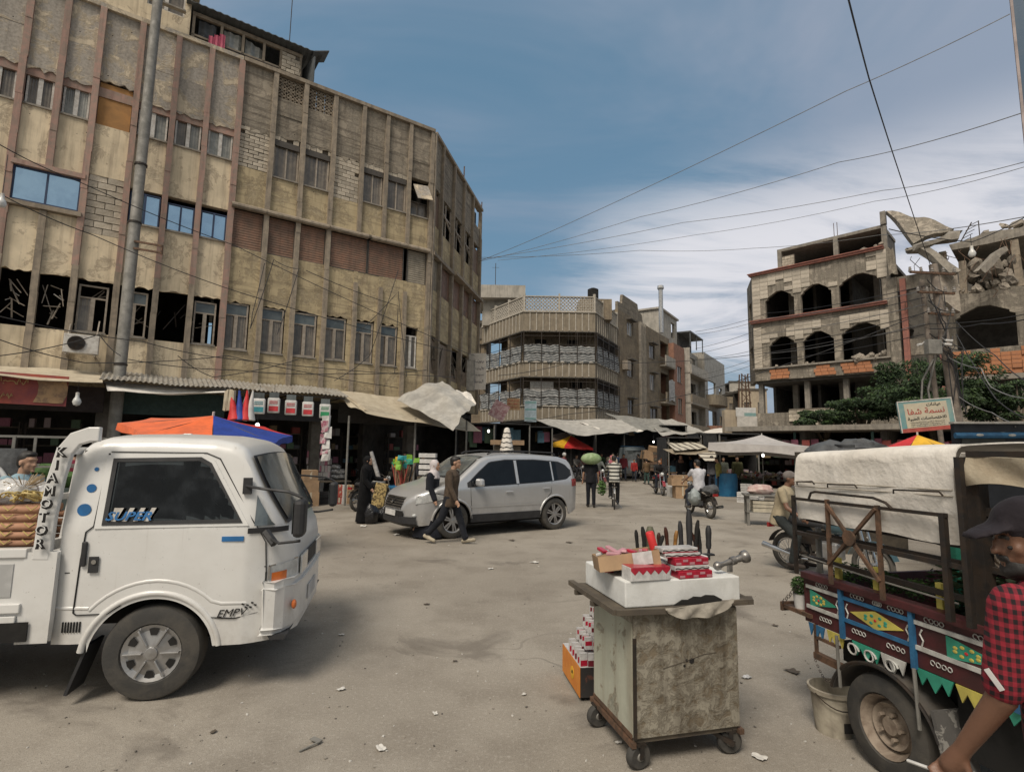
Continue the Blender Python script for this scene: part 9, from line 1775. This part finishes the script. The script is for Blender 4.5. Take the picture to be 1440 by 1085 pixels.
for i, (x, y) in enumerate(((-1.2, 1.6), (.6, 1.8), (2.6, 1.6), (4.6, 1.8), (6.6, 1.6), (8.6, 1.8), (10.6, 1.7))): rack(('at the left end of the shop row', 'second from the left in the shop row', 'third from the left in the shop row', 'fourth from the left in the shop row', 'fifth in the shop row', 'sixth in the shop row', 'seventh in the shop row')[i], SHR + rotz(THR) @ Vector((x, y, 0)), THR, 1.7, 2.5, .5, 5, .75, join=True)
for i in range(26): o = inst('hanging_garment', gbox(rnd.choice((GC[6], GC[1], GC[3], GC[5], GC[7], GC[2]))), None, SHR + rotz(THR) @ Vector((-1.8 + .48 * i + rnd.uniform(-.1, .1), -.5 + rnd.uniform(0, .3), 1.55 + rnd.uniform(0, .2))), (0, 0, THR + rnd.uniform(-.4, .4)), (.34, .06, .85)); tag(o, 'dark coloured garment hanging along the front of the shop row', 'garment', 'garments hanging along the shop row')
pq = at(1076, 738); stack('beige plastic crate on the grey stand left of the capped man', pq + Vector((.0, 0, .34)), R(-15), [(.62, .42, .30, 1)], M('beige_plastic', (.50, .45, .35), None, 6, .6, .1)); prop('metal_stand', 'grey metal table stand beside the capped man', 'stand', pq, GALV, lambda m: ([m.b2(x - .03, x + .03, y - .03, y + .03, 0, .78 if x < 0 else .34) for x in (-.42, .3) for y in (-.2, .2)], m.b2(-.45, .35, -.25, .25, .32, .34), m.b2(-.5, .35, -.3, .3, .74, .78)), R(-15)); blob('pink and white sack of goods on the metal stand', 'sack', 'sack', pq + Vector((-.1, 0, .88)), (.34, .22, .14), M('pinkish_sack', (.50, .40, .36), (.38, .24, .22), 9, .8, .4, 12), 0, 18, .12)
# small box tower left of the truck mirror (white carry box and blue box)
t = thing('carry_box', 'white box with carry handle on a blue box beyond the truck mirror', 'box', gp(397, 716) + Vector((0, -.4, 0))); MB().b2(-.28, .28, -.2, .2, 0, .62).build('lower_box', CARD, t); MB().b2(-.24, .24, -.18, .18, .62, .85).build('white_part', WBOX, t); MB().b2(-.22, .22, -.17, .17, .85, 1.0).build('blue_part', MT['blue_plastic'], t); MB().b2(-.2, .2, -.15, .15, 1.0, 1.2).build('white_top', WBOX, t); MB().tube([(-.1, 0, 1.2), (-.08, 0, 1.32), (.08, 0, 1.32), (.1, 0, 1.2)], .015, 6).build('handle', WBOX, t)
# ---- litter
PAP = M('paper_litter', (.60, .58, .54), (.48, .46, .42), 8, .8, .3, 30); DRK = M('dark_litter', (.10, .08, .06), None, 9, .8, .3)
for i, (px, py, s, mt, lab) in enumerate(((535, 1053, .05, PAP, 'flat white paper scrap'), (612, 1004, .035, PAP, 'small pale scrap'), (737, 977, .03, PAP, 'small white scrap'), (1050, 953, .06, CLEAR, 'crumpled clear wrapper right of the cart'), (1067, 1066, .06, PAP, 'white crumpled scrap by the right caster'), (752, 791, .10, PAP, 'white paper sheet in the middle distance'), (800, 763, .10, DRK, 'dark flat scrap near the car'), (480, 893, .04, PAP, 'thin paper strip'), (1115, 945, .09, DRK, 'dark leaf litter left of the bucket'), (558, 752, .14, PAP, 'pale paper before the silver car'), (511, 740, .16, PAP, 'white sheet at the feet of the woman in black'), (480, 970, .05, PAP, 'curled paper strip'), (720, 760, .10, DRK, 'dark scrap behind the walking man'), (1000, 780, .08, PAP, 'white scrap beyond the knives'), (870, 1045, .03, PAP, 'tiny pale scrap beside the left caster'), (600, 850, .05, DRK, 'dark stain like scrap in the open square'), (690, 800, .06, PAP, 'thin pale strip in the open square'), (1090, 880, .05, DRK, 'brown leaf near the painted truck'), (640, 930, .03, DRK, 'little dark scrap in the foreground'), (300, 1030, .03, DRK, 'tiny dark scrap below the truck'))):
 m = MB(); ph = rnd.uniform(0, 6); s *= .85; m.grid(lambda u, v: ((u - .5) * s * (1.5 + .25 * math.sin(v * 3 + ph)), (v - .5) * s * (1 + .15 * math.sin(u * 4 + ph)), .006 + .18 * s * abs(math.sin(u * 5 + ph) * math.cos(v * 4))), 6, 5, th=.001); o = m.build('litter', mt, None, smooth=True); o.location = at(px, py) + Vector((0, 0, .003)); o.rotation_euler = (0, 0, rnd.uniform(0, 3)); tag(o, lab + ', lying on the ground', 'litter')
prop('broken_hinge', 'bent grey metal scrap on the ground in the foreground', 'metal scrap', at(440, 1050) + Vector((0, 0, .006)), GALV, lambda m: (m.bar((-.06, -.06, 0), (.03, .03, .012), .012, .006), m.box((.0, .05, .012), (.075, .035, .006), rz=-.5)))
